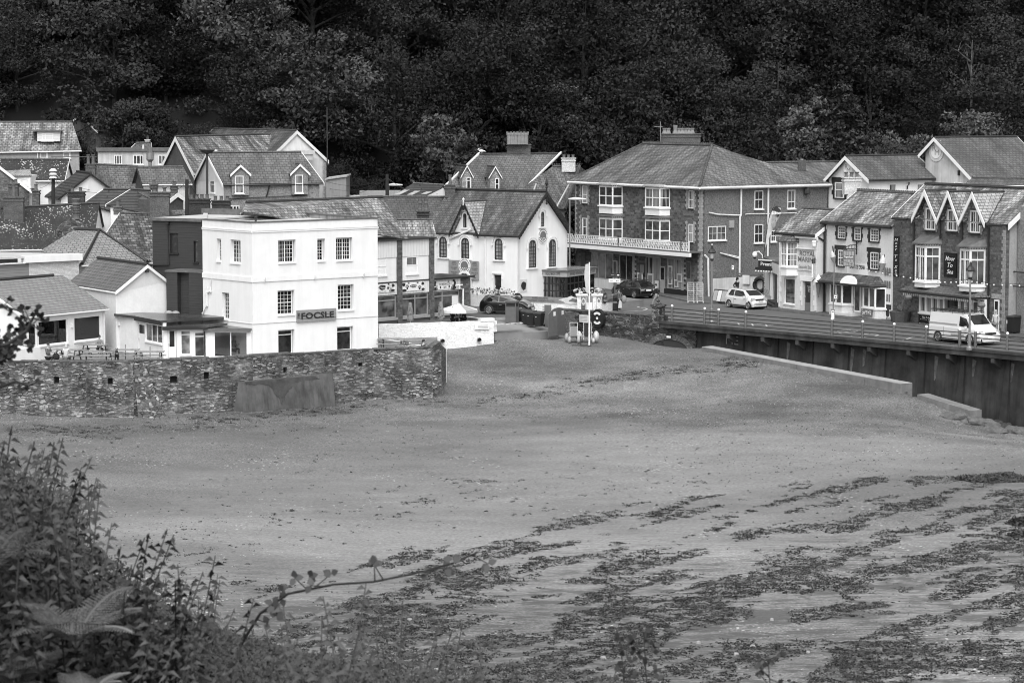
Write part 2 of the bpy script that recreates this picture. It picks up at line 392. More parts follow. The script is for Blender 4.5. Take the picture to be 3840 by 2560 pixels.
def win(par,fr,rc,nx=2,ny=2,v=.0,frame='white_smooth',gl='glass_dark',sill='white_smooth',mull=(),trans=(),fw=.06,bar=.022,d=.07,name='window',sillo=.1,pane='pane'):
 """rc = (u0,u1,z0,z1); nx, ny light counts; mull/trans = thick divisions as fractions; v = where the frame's face stands"""
 u0,u1,z0,z1=rc;m=MB()
 fr.box(m,u0,u0+fw,v-d,v,z0,z1);fr.box(m,u1-fw,u1,v-d,v,z0,z1)
 fr.box(m,u0+fw,u1-fw,v-d,v,z1-fw,z1);fr.box(m,u0+fw,u1-fw,v-d,v,z0,z0+fw)
 us=[u0+fw]+[u0+(u1-u0)*k for k in mull]+[u1-fw];zs=[z0+fw]+[z0+(z1-z0)*k for k in trans]+[z1-fw]
 for k in us[1:-1]:fr.box(m,k-fw*.5,k+fw*.5,v-d,v-.003,z0+fw,z1-fw)
 for k in zs[1:-1]:fr.box(m,u0+fw,u1-fw,v-d,v-.006,k-fw*.45,k+fw*.45)
 for i in range(len(us)-1):
  for q in range(1,nx):
   k=us[i]+(us[i+1]-us[i])*q/nx;fr.box(m,k-bar/2,k+bar/2,v-d,v-.02,z0+fw,z1-fw)
 for j in range(len(zs)-1):
  for q in range(1,ny):
   k=zs[j]+(zs[j+1]-zs[j])*q/ny;fr.box(m,u0+fw,u1-fw,v-d,v-.023,k-bar/2,k+bar/2)
 o=m.build(name,frame,par)
 p=MB();fr.box(p,u0+fw*.5,u1-fw*.5,v-d-.02,v-d*.55,z0+fw*.5,z1-fw*.5);p.build(pane,gl,o)
 if sill:
  s_=MB();fr.box(s_,u0-.06,u1+.06,v-d,sillo,z0-.09,z0-.003);s_.build('sill',sill,o)
 return o
TXT={}
def text(par,fr,rc,s,mat='sign_ink',v=.02,shear=0,name='lettering',t=.012,bold=.0,slant=0):
 u0,u1,z0,z1=rc
 key=(s,shear,bold)
 if key not in TXT:
  cu=bpy.data.curves.new('t','FONT');cu.body=s;cu.align_x='CENTER';cu.resolution_u=2;cu.shear=shear;cu.offset=bold;cu.space_line=.95
  ob=bpy.data.objects.new('t',cu);col.objects.link(ob)
  dg=bpy.context.evaluated_depsgraph_get();me=bpy.data.meshes.new_from_object(ob.evaluated_get(dg))
  vs=[v_.co.copy()for v_ in me.vertices];fs=[tuple(p.vertices)for p in me.polygons]
  bpy.data.objects.remove(ob);bpy.data.curves.remove(cu);bpy.data.meshes.remove(me)
  TXT[key]=(vs,fs)
 vs,fs=TXT[key]
 xs=[a.x for a in vs];ys=[a.y for a in vs];x0,x1,y0,y1=min(xs),max(xs),min(ys),max(ys)
 m=MB()
 for a in vs:
  fu=(a.x-x0)/(x1-x0);fz=(a.y-y0)/(y1-y0)
  m.v.append(fr.w(u0+(u1-u0)*fu,v,z0+(z1-z0)*fz+slant*fu))
 m.f=list(fs)
 return m.build(name,mat,par)
def board(par,fr,rc,mat='sign_white',v=0.0,t=.05,name='sign',slant=0):
 u0,u1,z0,z1=rc;m=MB()
 w_=fr.w;s_=slant
 m.hexa([w_(u0,v,z0),w_(u1,v,z0+s_),w_(u1,v+t,z0+s_),w_(u0,v+t,z0),w_(u0,v,z1),w_(u1,v,z1+s_),w_(u1,v+t,z1+s_),w_(u0,v+t,z1)])
 return m.build(name,mat,par)
def blob(fr,uc,zc,ru,rz,v,seed=0,n=12,irr=.3):
 rnd=random.Random(seed);pts=[]
 for k in range(n):
  a=2*math.pi*k/n;q=1+rnd.uniform(-irr,irr);pts.append(fr.w(uc+ru*q*math.cos(a),v,zc+rz*q*math.sin(a)))
 return pts
# buildings
TH=.1
def roof_slab(mb,pts,th=TH):
 n=(Vector(pts[1])-Vector(pts[0])).cross(Vector(pts[2])-Vector(pts[0])).normalized()
 if n.z<0:n=-n
 mb.slab(pts,-n*th)
def lerp(a,b,t):return Vector(a)+(Vector(b)-Vector(a))*t
def gable(name,label,cat,R0,R1,E0,E1,base,wall='white_paint',roof='slate_mid',over=.25,ov_end=.15,ridge='ridge_tile',verge='white_smooth',verge_w=.09,back=None,gutter='pvc',endmat=None,ridge_r=.1,W=True):
 """R0,R1 ridge ends, E0,E1 front eave ends (world points); back = rear eave ends or mirrored"""
 R0,R1,E0,E1=map(Vector,(R0,R1,E0,E1))
 if back is None:
  B0=Vector((2*R0.x-E0.x,2*R0.y-E0.y,E0.z));B1=Vector((2*R1.x-E1.x,2*R1.y-E1.y,E1.z))
 else:B0,B1=map(Vector,back)
 c=(E0+E1)/2;root=thing(name,label,cat,(c.x,c.y,base))
 m=MB();roof_slab(m,[E0,E1,R1,R0]);roof_slab(m,[B1,B0,R0,R1]);m.build('roof',roof,root)
 if ridge:
  m=MB();m.tube([R0+Vector((0,0,.02)),R1+Vector((0,0,.02))],ridge_r,6);m.build('ridge_tiles',ridge,root)
 def ins(e,r,o1,r1,e1):
  d=(r-e);d.z=0;d.normalize();l_=(e1-e);l_.z=0;l_.normalize()
  hv=(r-e);run=Vector((hv.x,hv.y,0)).length;k=over/max(run,.01)
  p=e+(r-e)*k+l_*ov_end;p.z=e.z+(r.z-e.z)*k-TH*1.25;return p
 e0=ins(E0,R0,0,R1,E1);e1=ins(E1,R1,0,R0,E0);b0=ins(B0,R0,0,R1,B1);b1=ins(B1,R1,0,R0,B0)
 al=(E1-E0).normalized()*ov_end
 r0=R0+al;r0.z=R0.z-TH*1.5;r1=R1-al;r1.z=R1.z-TH*1.5
 dn=lambda p:Vector((p.x,p.y,base))
 if W:
  m=MB();i=0
  m.poly([dn(e0),dn(e1),e1,e0]);m.poly([dn(b1),dn(b0),b0,b1])
  me_=m if endmat is None else MB()
  me_.poly([dn(b0),dn(e0),e0,r0,b0]);me_.poly([dn(e1),dn(b1),b1,r1,e1])
  m.poly([dn(e0),dn(b0),dn(b1),dn(e1)])
  m.build('wall',wall,root)
  if endmat:me_.build('gable_wall',endmat,root)
 if verge:
  for(a,r_,b_,sgn)in((E0,R0,B0,-1),(E1,R1,B1,1)):
   m=MB();off=(E1-E0).normalized()*sgn*.04
   for q in(a,b_):
    m.slab([q+off,r_+off,r_+off-Vector((0,0,verge_w*1.9)),q+off-Vector((0,0,verge_w*1.9))],off*.8)
   m.build('bargeboard',verge,root)
 if gutter:
  m=MB();dz=Vector((0,0,-.1));m.tube([E0+dz,E1+dz],.06,6);m.build('gutter',gutter,root)
 root_fr=Fr(e0,e1)if e1.x>e0.x else Fr(e1,e0)
 return root,root_fr,dict(e0=e0,e1=e1,b0=b0,b1=b1,r0=r0,r1=r1,E0=E0,E1=E1,R0=R0,R1=R1,B0=B0,B1=B1)
def chimney(par,c,x0,x1,ytop,ybot,D,pots=2,wall='brick',pot='clay_pot',depth=.6,ang=0,ph=.35,cap=True,style=0):
 """stack whose front spans x0..x1 in the measured crop, from ytop (top of stack) to ybot, at distance D"""
 a=P(c,x0,ytop,D);b=P(c,x1,ytop,D);zb=P(c,(x0+x1)/2,ybot,D).z;d=Vector((math.cos(ang),math.sin(ang),0))
 L=(b-a).length/max(.4,math.cos(ang));fr=Fr(a,a+d);zt=a.z
 m=MB();fr.box(m,0,L,-depth,0,zb,zt-.32)
 if cap:fr.box(m,-.05,L+.05,-depth-.05,.05,zt-.32,zt-.2);fr.box(m,.0,L,-depth,.0,zt-.2,zt-.08);fr.box(m,-.07,L+.07,-depth-.07,.07,zt-.08,zt)
 else:fr.box(m,.0,L,-depth,0,zt-.32,zt)
 o=m.build('chimney',wall,par)
 for k in range(pots):
  m=MB();p=fr.w(L*(k+.5)/pots,-depth/2,zt-.02);r=min(.15,L/pots*.42)
  if style==0:pr=[(r*1.0,0),(r*.85,ph*.3),(r*.8,ph*.85),(r*1.05,ph*.9),(r*1.05,ph),(r*.7,ph)]
  elif style==1:pr=[(r*1.2,0),(r*.75,ph*.25),(r*.75,ph*.7),(r*1.2,ph*.95),(r*1.2,ph),(r*.8,ph)]
  else:pr=[(r,0),(r,ph*.2),(r*.8,ph*.25),(r*.8,ph*.6),(r*1.1,ph*.65),(r*.9,ph*.8),(r*1.15,ph),(r*.7,ph)]
  m.lathe(p,pr,10);m.build('pot',pot,o)
 return o
# ground, beach, road
def sstep(a,b,x):
 t=min(max((x-a)/(b-a),0),1);return t*t*(3-2*t)
BT=[(20,-8.5),(60,-6.4),(100,-5.0),(150,-3.9),(165,-3.5),(169,-3.25),(174,-2.75),(186,-1.5),(190,-1.3),(260,-1.3)]
def beach_z(x,y):
 s=y+.37*math.sqrt(x*x+9)-1.1
 z=BT[0][1]
 for(a,za),(b,zb)in zip(BT,BT[1:]):
  if a<=s<=b:z=za+(zb-za)*(s-a)/(b-a);break
 else:z=BT[-1][1]if s>260 else BT[0][1]
 z+=.55*math.exp(-(((x+.8)/3.5)**2+((y-187)/3.0)**2))
 z-=.5*math.exp(-(((x-11.8)/4.0)**2+((y-187)/4.5)**2))
 u_=(x-10.9)*.669-(y-187.3)*.744
 v_=-(x-10.9)*.744-(y-187.3)*.669
 z-=1.0*sstep(25,34,u_)*(1-sstep(5,14,v_))+(.9+.8*sstep(18,25,u_))*sstep(5,8,u_)*(1-sstep(-1.1,-.7,v_-1.36-(u_-5.1)*.131))
 z+=.10*(noise.noise(Vector((x*.12,y*.12,3))))+.03*noise.noise(Vector((x*.9,y*.9,9)))
 return z
def BP(c,x,y):
 r=ray(c,x,y);d=90.0;p=None
 while d<200:
  p=Vector((r.x*d/r.y,d,CH+r.z*d/r.y))
  if p.z<beach_z(p.x,p.y):break
  d+=.1
 p.z=beach_z(p.x,p.y);return p
def beach_mat():
 m,t,n,l,b=newmat('beach_sand')
 v0=n.new('ShaderNodeTexCoord').outputs['Object']
 geo=n.new('ShaderNodeSeparateXYZ');l.new(v0,geo.inputs[0])
 big=nz(n,l,vscale(n,l,v0,(.55,1,1)),.055,5,.55,.6)
 c=ramp(n,l,big,[(.36,.10),(.5,.14),(.64,.19)])
 c=mixc(n,l,1.0,c,ramp(n,l,nz(n,l,vscale(n,l,v0,(.6,1,1)),.5,6,.65),[(.3,.84),(.7,1.14)]),'MULTIPLY')
 Ys=mth(n,l,'ADD',geo.outputs[1],mth(n,l,'MULTIPLY',mth(n,l,'ABSOLUTE',geo.outputs[0]),.37))
 sh=ramp(n,l,mth(n,l,'ADD',mth(n,l,'MULTIPLY',mth(n,l,'SUBTRACT',Ys,157),.07),mth(n,l,'MULTIPLY',nz(n,l,v0,.12,4),.8)),[(.45,.0),(.7,1.)])
 c=mixc(n,l,mth(n,l,'MULTIPLY',sh,.75),c,mixc(n,l,1.0,c,ramp(n,l,nz(n,l,vscale(n,l,v0,(1,1.3,1)),.22,5,.6),[(.35,.42),(.65,1.1)]),'MULTIPLY'))
 patch=ramp(n,l,nz(n,l,vscale(n,l,v0,(.7,1,1)),.09,5,.6),[(.5,.0),(.62,.9)])
 shm=mth(n,l,'MAXIMUM',sh,patch)
 fine=nz(n,l,v0,9,3,.8)
 grain=ramp(n,l,fine,[(.36,.35),(.5,.9),(.64,1.7)])
 c=mixc(n,l,mth(n,l,'MULTIPLY',shm,.8),c,mixc(n,l,1.0,c,grain,'MULTIPLY'))
 vo=n.new('ShaderNodeTexVoronoi');vo.inputs['Scale'].default_value=3.2;l.new(v0,vo.inputs['Vector'])
 pale=mth(n,l,'LESS_THAN',vo.outputs['Distance'],mth(n,l,'MULTIPLY',ramp(n,l,nz(n,l,v0,.2,4),[(.48,.0),(.66,.22)]),1.0))
 c=mixc(n,l,pale,c,.36)
 c=mixc(n,l,.7,c,mixc(n,l,1.0,c,ramp(n,l,nz(n,l,v0,6,4,.8),[(.32,.55),(.68,1.45)]),'MULTIPLY'))
 vr=n.new('ShaderNodeMapping');vr.inputs['Rotation'].default_value=(0,0,R(-38));vr.inputs['Scale'].default_value=(.5,3.6,1);l.new(v0,vr.inputs['Vector'])
 rl=nz(n,l,vr.outputs[0],1.3,6,.7,.4)
 low=ramp(n,l,mth(n,l,'ADD',mth(n,l,'MULTIPLY',mth(n,l,'SUBTRACT',128,geo.outputs[1]),.035),mth(n,l,'MULTIPLY',geo.outputs[0],.012)),[(.1,.0),(.7,1.)])
 c=mixc(n,l,low,c,mixc(n,l,1.0,c,ramp(n,l,rl,[(.38,.62),(.5,1.1),(.62,1.35)]),'MULTIPLY'))
 wv=n.new('ShaderNodeMapping');wv.inputs['Rotation'].default_value=(0,0,R(-18));wv.inputs['Scale'].default_value=(.6,1.2,1);l.new(v0,wv.inputs['Vector'])
 wn=nz(n,l,wv.outputs[0],.75,8,.72)
 wm=mth(n,l,'MULTIPLY',ramp(n,l,mth(n,l,'ADD',wn,mth(n,l,'MULTIPLY',low,.10)),[(.60,.0),(.66,1.)]),low)
 c=mixc(n,l,mth(n,l,'MULTIPLY',wm,.8),c,.05)
 c=mixc(n,l,mth(n,l,'MULTIPLY',low,.35),c,mixc(n,l,1.0,c,1.6,'MULTIPLY'))
 l.new(c,b.inputs['Base Color']);b.inputs['Roughness'].default_value=.85
 hh=mth(n,l,'ADD',mth(n,l,'MULTIPLY',fine,.6),rl)
 bump(n,l,b,hh,.35,.05)
 MATS['beach_sand']=m
beach_mat()
m=MB();NX,NY=260,300;xs=[-60+120*i/NX for i in range(NX+1)];ys=[20+180*(j/NY)for j in range(NY+1)]
for y in ys:
 for x in xs:m.v.append(Vector((x,y,beach_z(x,y))))
for j in range(NY):
 for i in range(NX):
  a=j*(NX+1)+i;m.f.append((a,a+1,a+NX+2,a+NX+1))
tag(m.build('beach','beach_sand',smooth=True),'grey sand and shingle beach',kind='structure')
def slabpoly(name,pts,z,depth,mat,label=None,kind='structure'):
 m=MB();m.slab([Vector((p[0],p[1],p[2]if len(p)>2 else z))for p in pts],(0,0,-depth));return tag(m.build(name,mat),label or name.replace('_',' '),kind=kind)
plain('asphalt',.085,.85,.18,.35);plain('asphalt_patch',.05,.9,.15,1);plain('pavement',.07,.85,.2,.8);plain('kerbstone',.11,.8,.3,1.5);plain('line_paint',.42,.6,.3,2)
plain('terrace_floor',.16,.8,.25,.8);plain('slip_concrete',.2,.85,.25,.5);plain('soil',.02,.95,.4,1)
# terrace wall path (pixel on the wall top, z of the top)
WTOP=[(-420,1356,0),(0,1356,0),(320,1358,0),(499,1357,0),(560,1351,0),(800,1345,0),(949,1337,0),(1216,1322,0),(1400,1310,0),(1560,1307,0),(1622,1300,.1),(1655,1281,.38)]
WP=[]
for x,y,z in WTOP:p=GP('',x,y,z);WP.append(p)
EDGE_A=GP('',2490,1207,0);EDGE_B=GP('',3840,1327,0);ed=(EDGE_B-EDGE_A).normalized();EDGE_C=EDGE_B+ed*30
TW=GP('',1851,1203,.3)
TWL=GP('',1420,1217,.3)
slabpoly('terrace',[(p.x,p.y+.5)for p in WP[:-1]]+[(-5.1,169.6),(-5.3,186),(-90,232),(-95,160)],-.7,5,'terrace_floor')
E1p=EDGE_A+Vector((-ed.x,-ed.y,0))*.3;stone_L=GP('',2085,1178,0)
slabpoly('road',[(-40,187.5),(TWL.x,TWL.y+.3),(TW.x-.2,TW.y+.3),(TW.x+.1,191.5),(stone_L.x,194.3),(EDGE_A.x-.1,EDGE_A.y+.6),(EDGE_B.x,EDGE_B.y),(EDGE_C.x,EDGE_C.y),(95,155),(95,262),(-40,262)],0,.45,'asphalt','dark asphalt road along the sea front')
slabpoly('slipway',[(TW.x+.05,185.2,-.62),(3.35,188.2,-.72),(3.35,194.0,0),(TW.x+.05,191.4,0.0)],0,.5,'slip_concrete','pale concrete slipway beside the white wall')
# hill terrain under the wood
def hill_z(x,y):
 b=238+4*math.sin(x*.07)-6*sstep(-10,-45,x)
 t=y-b
 lift=7.5*sstep(-6,-24,x)*sstep(186,232,y)
 z=lift-.15
 if t>0:z+=t*.80*(1-.25*sstep(30,90,t))*(.35+.65*sstep(0,14,t))
 return z+(1.5*noise.noise(Vector((x*.03,y*.03,0)))if t>0 else 0)
plain('hill_soil',.004,.95,.5,.2)
m=MB();NX,NY=110,70;xs=[-150+300*i/NX for i in range(NX+1)];ys=[211+240*(j/NY)for j in range(NY+1)]
for y in ys:
 for x in xs:m.v.append(Vector((x,y,hill_z(x,y)if y>212 else-1)))
for j in range(NY):
 for i in range(NX):
  a=j*(NX+1)+i;m.f.append((a,a+1,a+NX+2,a+NX+1))
tag(m.build('hill','hill_soil',smooth=True),'dark steep hillside under the wood',kind='structure')
# terrace wall of rubble stone
root=thing('stone_wall','long rubble stone terrace wall with square drain holes above the beach','wall',WP[3])
TK=.55
holes_px=[('B',615,1525,60,75),('B',1200,1535,55,70),('B',1893,1518,82,75),('B',2248,1478,60,80),('D',1072,1415,50,60),('D',1890,1355,58,42),('F',520,1335,45,38)]
m=MB();hm=MB()
segs=[]
for i in range(len(WP)-1):
 a,b=WP[i],WP[i+1];fr=Fr(a,b);segs.append(fr);hs=[]
 for c,x,y,wx,wy in holes_px:
  u,z=fr.hit(c,x,y)
  if 0.3<u<fr.len-.3:
   hw=wx/2.904/61/2;hh=wy/2.904/61/2;hs.append((u-hw,u+hw,z-hh,z+hh));fr.box(hm,u-hw-.05,u+hw+.05,-.52,-.46,z-hh-.05,z+hh+.05)
 if abs(a.z-b.z)<.01:hwall(m,fr,0,fr.len,-4.6,a.z,hs,TK)
 else:m.hexa([fr.w(0,-TK,-4.6),fr.w(fr.len,-TK,-4.6),fr.w(fr.len,0,-4.6),fr.w(0,0,-4.6),fr.w(0,-TK,a.z),fr.w(fr.len,-TK,b.z),fr.w(fr.len,0,b.z),fr.w(0,0,a.z)])
m.build('wall','rubble_wall',root);hm.build('drain_hole','interior_dark',root)
fr=segs[-1];m=MB();a=WP[-1];b=a+Vector((.2,4.5,0));q=Fr(a,b)
m.hexa([q.w(0,-.55,-4.6),q.w(q.len,-.55,-4.6),q.w(q.len,0,-4.6),q.w(0,0,-4.6),q.w(0,-.55,.2),q.w(q.len,-.55,-.55),q.w(q.len,0,-.55),q.w(0,0,.2)]);m.build('wall_end','rubble_wall',root)
m=MB();rnd=random.Random(4)
for fr,a in zip(segs,WP):
 u=0;hz=(.0)
 b_=WP[segs.index(fr)+1]
 while u<fr.len-.1:
  L=min(rnd.uniform(.5,1.3),fr.len-u);za=a.z+(b_.z-a.z)*u/fr.len;zb=a.z+(b_.z-a.z)*(u+L)/fr.len;h=rnd.uniform(.03,.13);o_=rnd.uniform(0,.08)
  m.hexa([fr.w(u+.01,-TK-.02,za+.003),fr.w(u+L-.01,-TK-.02,zb+.003),fr.w(u+L-.01,o_,zb+.003),fr.w(u+.01,o_,za+.003),fr.w(u+.01,-TK-.02,za+h),fr.w(u+L-.01,-TK-.02,zb+h),fr.w(u+L-.01,o_,zb+h),fr.w(u+.01,o_,za+h)]);u+=L
m.build('coping','grey_stone',root)
def foot(p):return Vector((p[0],p[1],-4.6))
sw=segs[4]
def onwall(c,x,y):
 for s in segs:
  u,z=s.hit(c,x,y)
  if 0<=u<=s.len:return s,u,z
 return segs[-1],u,z
s,u,z=onwall('',550,1500);m=MB()
m.hexa([s.w(u-.6,0,-4.6),s.w(u+.9,0,-4.6),s.w(u+1.0,1.4,-4.6),s.w(u-.2,1.4,-4.6),s.w(u-1.0,0,-.1),s.w(u-.2,0,-.1),s.w(u-.3,.15,-.15),s.w(u-.9,.15,-.15)])
m.build('buttress','buttress_stone',root)
s,u0,z=onwall('',870,1420);_,u1,_z=onwall('',1245,1400);m=MB()
sa,ua,za=onwall('',855,1430);sb,ub,zb=onwall('',1243,1403)
A_=sa.w(ua,0,0);B_=sb.w(ub,0,0);q=Fr(A_,B_);za=-1.5;L=q.len
m.hexa([q.w(-.1,-.3,-4.6),q.w(L,-.3,-4.6),q.w(L-.1,.95,-4.6),q.w(.75,.95,-4.6),q.w(.5,-.3,za),q.w(L,-.3,za+.2),q.w(L-.05,.28,za+.18),q.w(.9,.28,za-.03)])
plain('stained_concrete',.085,.85,.3,1.2,streak=.65);m.build('apron','stained_concrete',root)
o_=bpy.data.objects['apron'];fz=lambda u_,z_:q.w(u_,.28+.67*((za+.05-z_)/(4.6+za))+.012,z_);m=MB();plain('wet_stain',.04,.8,.6,1.5)
rj=random.Random(6);bt_=[(L-.12,-.12),(L*.8,-.2),(L*.7,-.16),(L*.62,-.28),(L*.57,-.6),(L*.53,-.85),(L*.5,-1.2),(L*.47,-1.5),(L*.45,-1.1),(L*.41,-.85),(L*.38,-.5),(L*.35,-.22),(L*.2,-.16),(1.0,-.2)]
pp=[]
for(a,b),(c,d)in zip(bt_,bt_[1:]):pp+=[(a+(c-a)*k/4+rj.uniform(-.06,.06),b+(d-b)*k/4+rj.uniform(-.07,.07))for k in range(4)]
m.slab([fz(1.0,za-.02),fz(L-.1,za+.12)]+[fz(a,za+b)for a,b in pp],q.N*.006);m.build('water_stain','wet_stain',o_)
# white painted wall by the cafe
frW=Fr(TWL,TW)
root=thing('white_wall','thick white painted stone wall below the cafe terrace with two drain pipes','wall',TW)
m=MB();n_=14
for i in range(n_):
 ua=frW.len*i/n_;ub=frW.len*(i+1)/n_;dz=lambda u:.3+.02*math.sin(u*3)
 m.hexa([frW.w(ua,-.45,-3),frW.w(ub,-.45,-3),frW.w(ub,.12,-3),frW.w(ua,.12,-3),frW.w(ua,-.4,dz(ua)),frW.w(ub,-.4,dz(ub)),frW.w(ub,0,dz(ub)),frW.w(ua,0,dz(ua))])
m.build('wall','white_stone',root)
m=MB();frW.box(m,frW.len-1.0,frW.len+.06,-.5,.06,.3,.5);m.build('pier_cap','white_smooth',root)
m=MB();a=frW.w(frW.len,-.2,0);b=GP('F',1005,830,.3);q=Fr(b,a);q.box(m,0,q.len,-.35,0,-.5,.28);m.build('return_wall','white_stone',root)
for x,y in((748,1090),(1147,1078)):
 u,z=frW.hit('F',x,y);m=MB();m.tube([frW.w(u,-.1,z),frW.w(u-.05,.32,z-.03)],[.15,.15],10,False);m.build('drain_pipe','concrete_pale',root)
 m=MB();m.tube([frW.w(u,.06,z),frW.w(u-.03,.2,z-.02)],[.13,.13],10);m.build('pipe_hollow','interior_dark',root)
u,z=frW.hit('F',1175,937);board(root,frW,(u-.55,u+.55,z-.22,z+.22),'sign_white',.1,.04);m=MB();[frW.box(m,u-.3,u+.45,.141,.15,z-.15+k*.1,z-.12+k*.1)for k in range(3)];m.build('small_print','sign_mid',root)
frW2=Fr(P('F',60,1040,180.5),P('F',740,1110,172.5))
root=thing('white_wall','low white painted garden wall behind the picnic tables right of the pub','wall',P('F',300,1080,178))
m=MB();frW2.box(m,0,frW2.len,-.4,0,-3.2,-.55);m.build('wall','white_stone',root)
# stone wall with culvert arch, beach head
a=GP('',2085,1178,0);b=GP('',2490,1172,.05)
root=thing('stone_wall','dark rubble stone wall at the head of the beach with an arched culvert','wall',a)
frS=Fr(a,EDGE_A+Vector((.0,.2,0)));m=MB()
cu,cz=frS.hit('H',1210,1200)
hwall(m,frS,0,frS.len,-3.2,.35,[],.5);m.build('wall','dark_rubble',root)
m=MB();frS.box(m,-.02,frS.len,-.55,.05,.353,.45);m.build('coping','grey_stone',root)
m=MB();u,z=frS.hit('H',1105,800);frS.box(m,frS.len-1.05,frS.len-.35,-.6,.08,-.5,1.05);frS.box(m,frS.len-1.12,frS.len-.28,-.67,.15,1.05,1.2);m.lathe(frS.w(frS.len-.7,-.25,1.2),[(.3,0),(.22,.1),(.1,.15),(.12,.3),(.0,.38)],8);m.build('gate_pier','dark_rubble',root)
frC=Fr(GP('',2380,1290,-1.6),GP('',2660,1310,-1.7))
# promenade: cantilevered slab, sea wall, ledge
frE=Fr(EDGE_A,EDGE_C)
root=thing('sea_wall','stained dark concrete sea wall under the cantilevered promenade slab','sea wall',EDGE_A)
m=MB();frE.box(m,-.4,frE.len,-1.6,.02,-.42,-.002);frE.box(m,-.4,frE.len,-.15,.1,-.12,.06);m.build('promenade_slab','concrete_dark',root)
plain('wet_wall',.04,.9,.8,.5,streak=.7);plain('recess_shadow_dark',.02,.9,.6,1);plain('streak_grey',.09,.9,.6,3)
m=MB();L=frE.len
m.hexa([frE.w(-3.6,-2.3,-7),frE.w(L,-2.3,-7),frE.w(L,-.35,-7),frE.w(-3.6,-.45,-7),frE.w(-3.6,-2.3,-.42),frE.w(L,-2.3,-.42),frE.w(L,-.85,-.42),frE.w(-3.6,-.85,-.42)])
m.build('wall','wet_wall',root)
for x in(2729,2857,2987,3120,3257,3405,3553,3722,3900):
 u,_=frE.hit('',x,1300);m=MB();w_=.14
 for sgn in(1,):
  pr=[(-.02,-.42),(-.02,-.75),(-.75,-1.15),(-1.9,-1.4),(-1.9,-.42)]
  m.slab([frE.w(u-w_,v,z)for v,z in pr],frE.T*2*w_)
 m.build('bracket','concrete_dark',root);m=MB();e_=frE.w;m.hexa([e_(u+.35,-1.2,-5),e_(u+1.0,-1.2,-5),e_(u+1.0,-.2,-5),e_(u+.35,-.2,-5),e_(u+.6,-1.5,-.43),e_(u+.85,-1.5,-.43),e_(u+.85,-.72,-.43),e_(u+.6,-.72,-.43)]);m.build('recess_shadow_fin','recess_shadow_dark',root)  # dark tapered fins added to stand in for recess shadows beneath the brackets
rnd=random.Random(8)
for x in(2925,3165,3210,3480,3622,3765):
 u,_=frE.hit('',x,1360);m=MB();h=rnd.uniform(.8,1.6)
 q=Fr(frE.w(u-1,-1.32,0),frE.w(u+1,-1.32,0))
 wv=lambda z:-.85+.5*(-.42-z)/6.58+.012;m.slab([frE.w(u-.04,wv(-1.0-h),-1.0-h),frE.w(u+.1,wv(-1.1-h*.8),-1.1-h*.8),frE.w(u+.22,wv(-.8),-.8),frE.w(u-.1,wv(-.7),-.7)],frE.N*.01)
 m.build('lime_streak','streak_grey',root)
root=thing('concrete_ledge','pale concrete ledge running along the foot of the sea wall','ledge',BP('',3000,1400))
a=Vector((13.3,182.6,-1.35));b=P('',3377,1440,166.0);q=Fr(a,b);m=MB();nseg=6
T_=(b-a)/nseg;back=-q.N*1.05
for i in range(nseg):
 p0=a+T_*i+T_*.006;p1=a+T_*(i+1)-T_*.006;dz=Vector((0,0,-1.2))
 m.hexa([p0+dz,p1+dz,p1+back+dz,p0+back+dz,p0,p1,p1+back,p0+back])
m.build('ledge','concrete',root)
m=MB()
m.slab([a+Vector((0,0,.004))-q.N*.04,b+Vector((0,0,.004))-q.N*.04,b+back*.96+Vector((0,0,.004)),a+back*.96+Vector((0,0,.004))],(0,0,.03));m.build('ledge_top','concrete_pale',root)
root=thing('concrete_ledge','lower short concrete ledge half buried beside the rocks','ledge',P('',3560,1500,163))
a=P('',3440,1478,165.2);b=P('',3640,1540,161.6);q=Fr(a,b);m=MB();dz=Vector((0,0,-1.4));back=-q.N*1.0
m.hexa([a+dz,b+dz,b+back+dz,a+back+dz,a,b,b+back,a+back]);m.build('ledge','concrete',root)
root=thing('culvert','low stone culvert arch opening onto the top of the beach','culvert',GP('',2520,1290,-1.5))
frC=Fr(frS.w(frS.len-5.4,.05,0),frE.w(2.6,-.6,0))
m=MB();frC.box(m,0,frC.len,-.5,0,-3.2,-.42);m.build('wall','dark_rubble',root)
uc,zc=frC.hit('H',1230,1105);zc-=.0
uL,_=frC.hit('H',1010,1170);uR,_z=frC.hit('H',1400,1200);rr=(uR-uL)/2;uc=(uL+uR)/2;zs=frC.hit('H',1200,1140)[1]-rr*.42
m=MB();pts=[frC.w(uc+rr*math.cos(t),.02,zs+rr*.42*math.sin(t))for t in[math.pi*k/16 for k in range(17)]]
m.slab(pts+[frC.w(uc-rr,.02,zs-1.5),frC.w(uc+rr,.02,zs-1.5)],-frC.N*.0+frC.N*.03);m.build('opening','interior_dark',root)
m=MB();n_=22
for k in range(n_):
 t0=math.pi*(k+.06)/n_;t1=math.pi*(k+.94)/n_;f=lambda t,r:frC.w(uc+(rr+r)*math.cos(t),.02,zs+(rr*.42+r)*math.sin(t))
 m.slab([f(t0,.0),f(t1,.0),f(t1,.42),f(t0,.42)],frC.N*.1)
m.build('arch_ring','grey_stone',root)
board(root,frC,(uc-.28,uc+.22,zs+rr*.42+.1,zs+rr*.42+.42),'sign_dark',.13,.05);board(root,frC,(uc-.22,uc+.16,zs+rr*.42+.13,zs+rr*.42+.27),'sign_white',.185,.01,'notice')
u,z=frE.hit('',2742,1275,-.7);text(root,Fr(frE.w(u-.8,-.74,0),frE.w(u+.8,-.74,0)),(.3,1.5,z-.3,z+.3),'ME','concrete',.05,name='painted_letters')
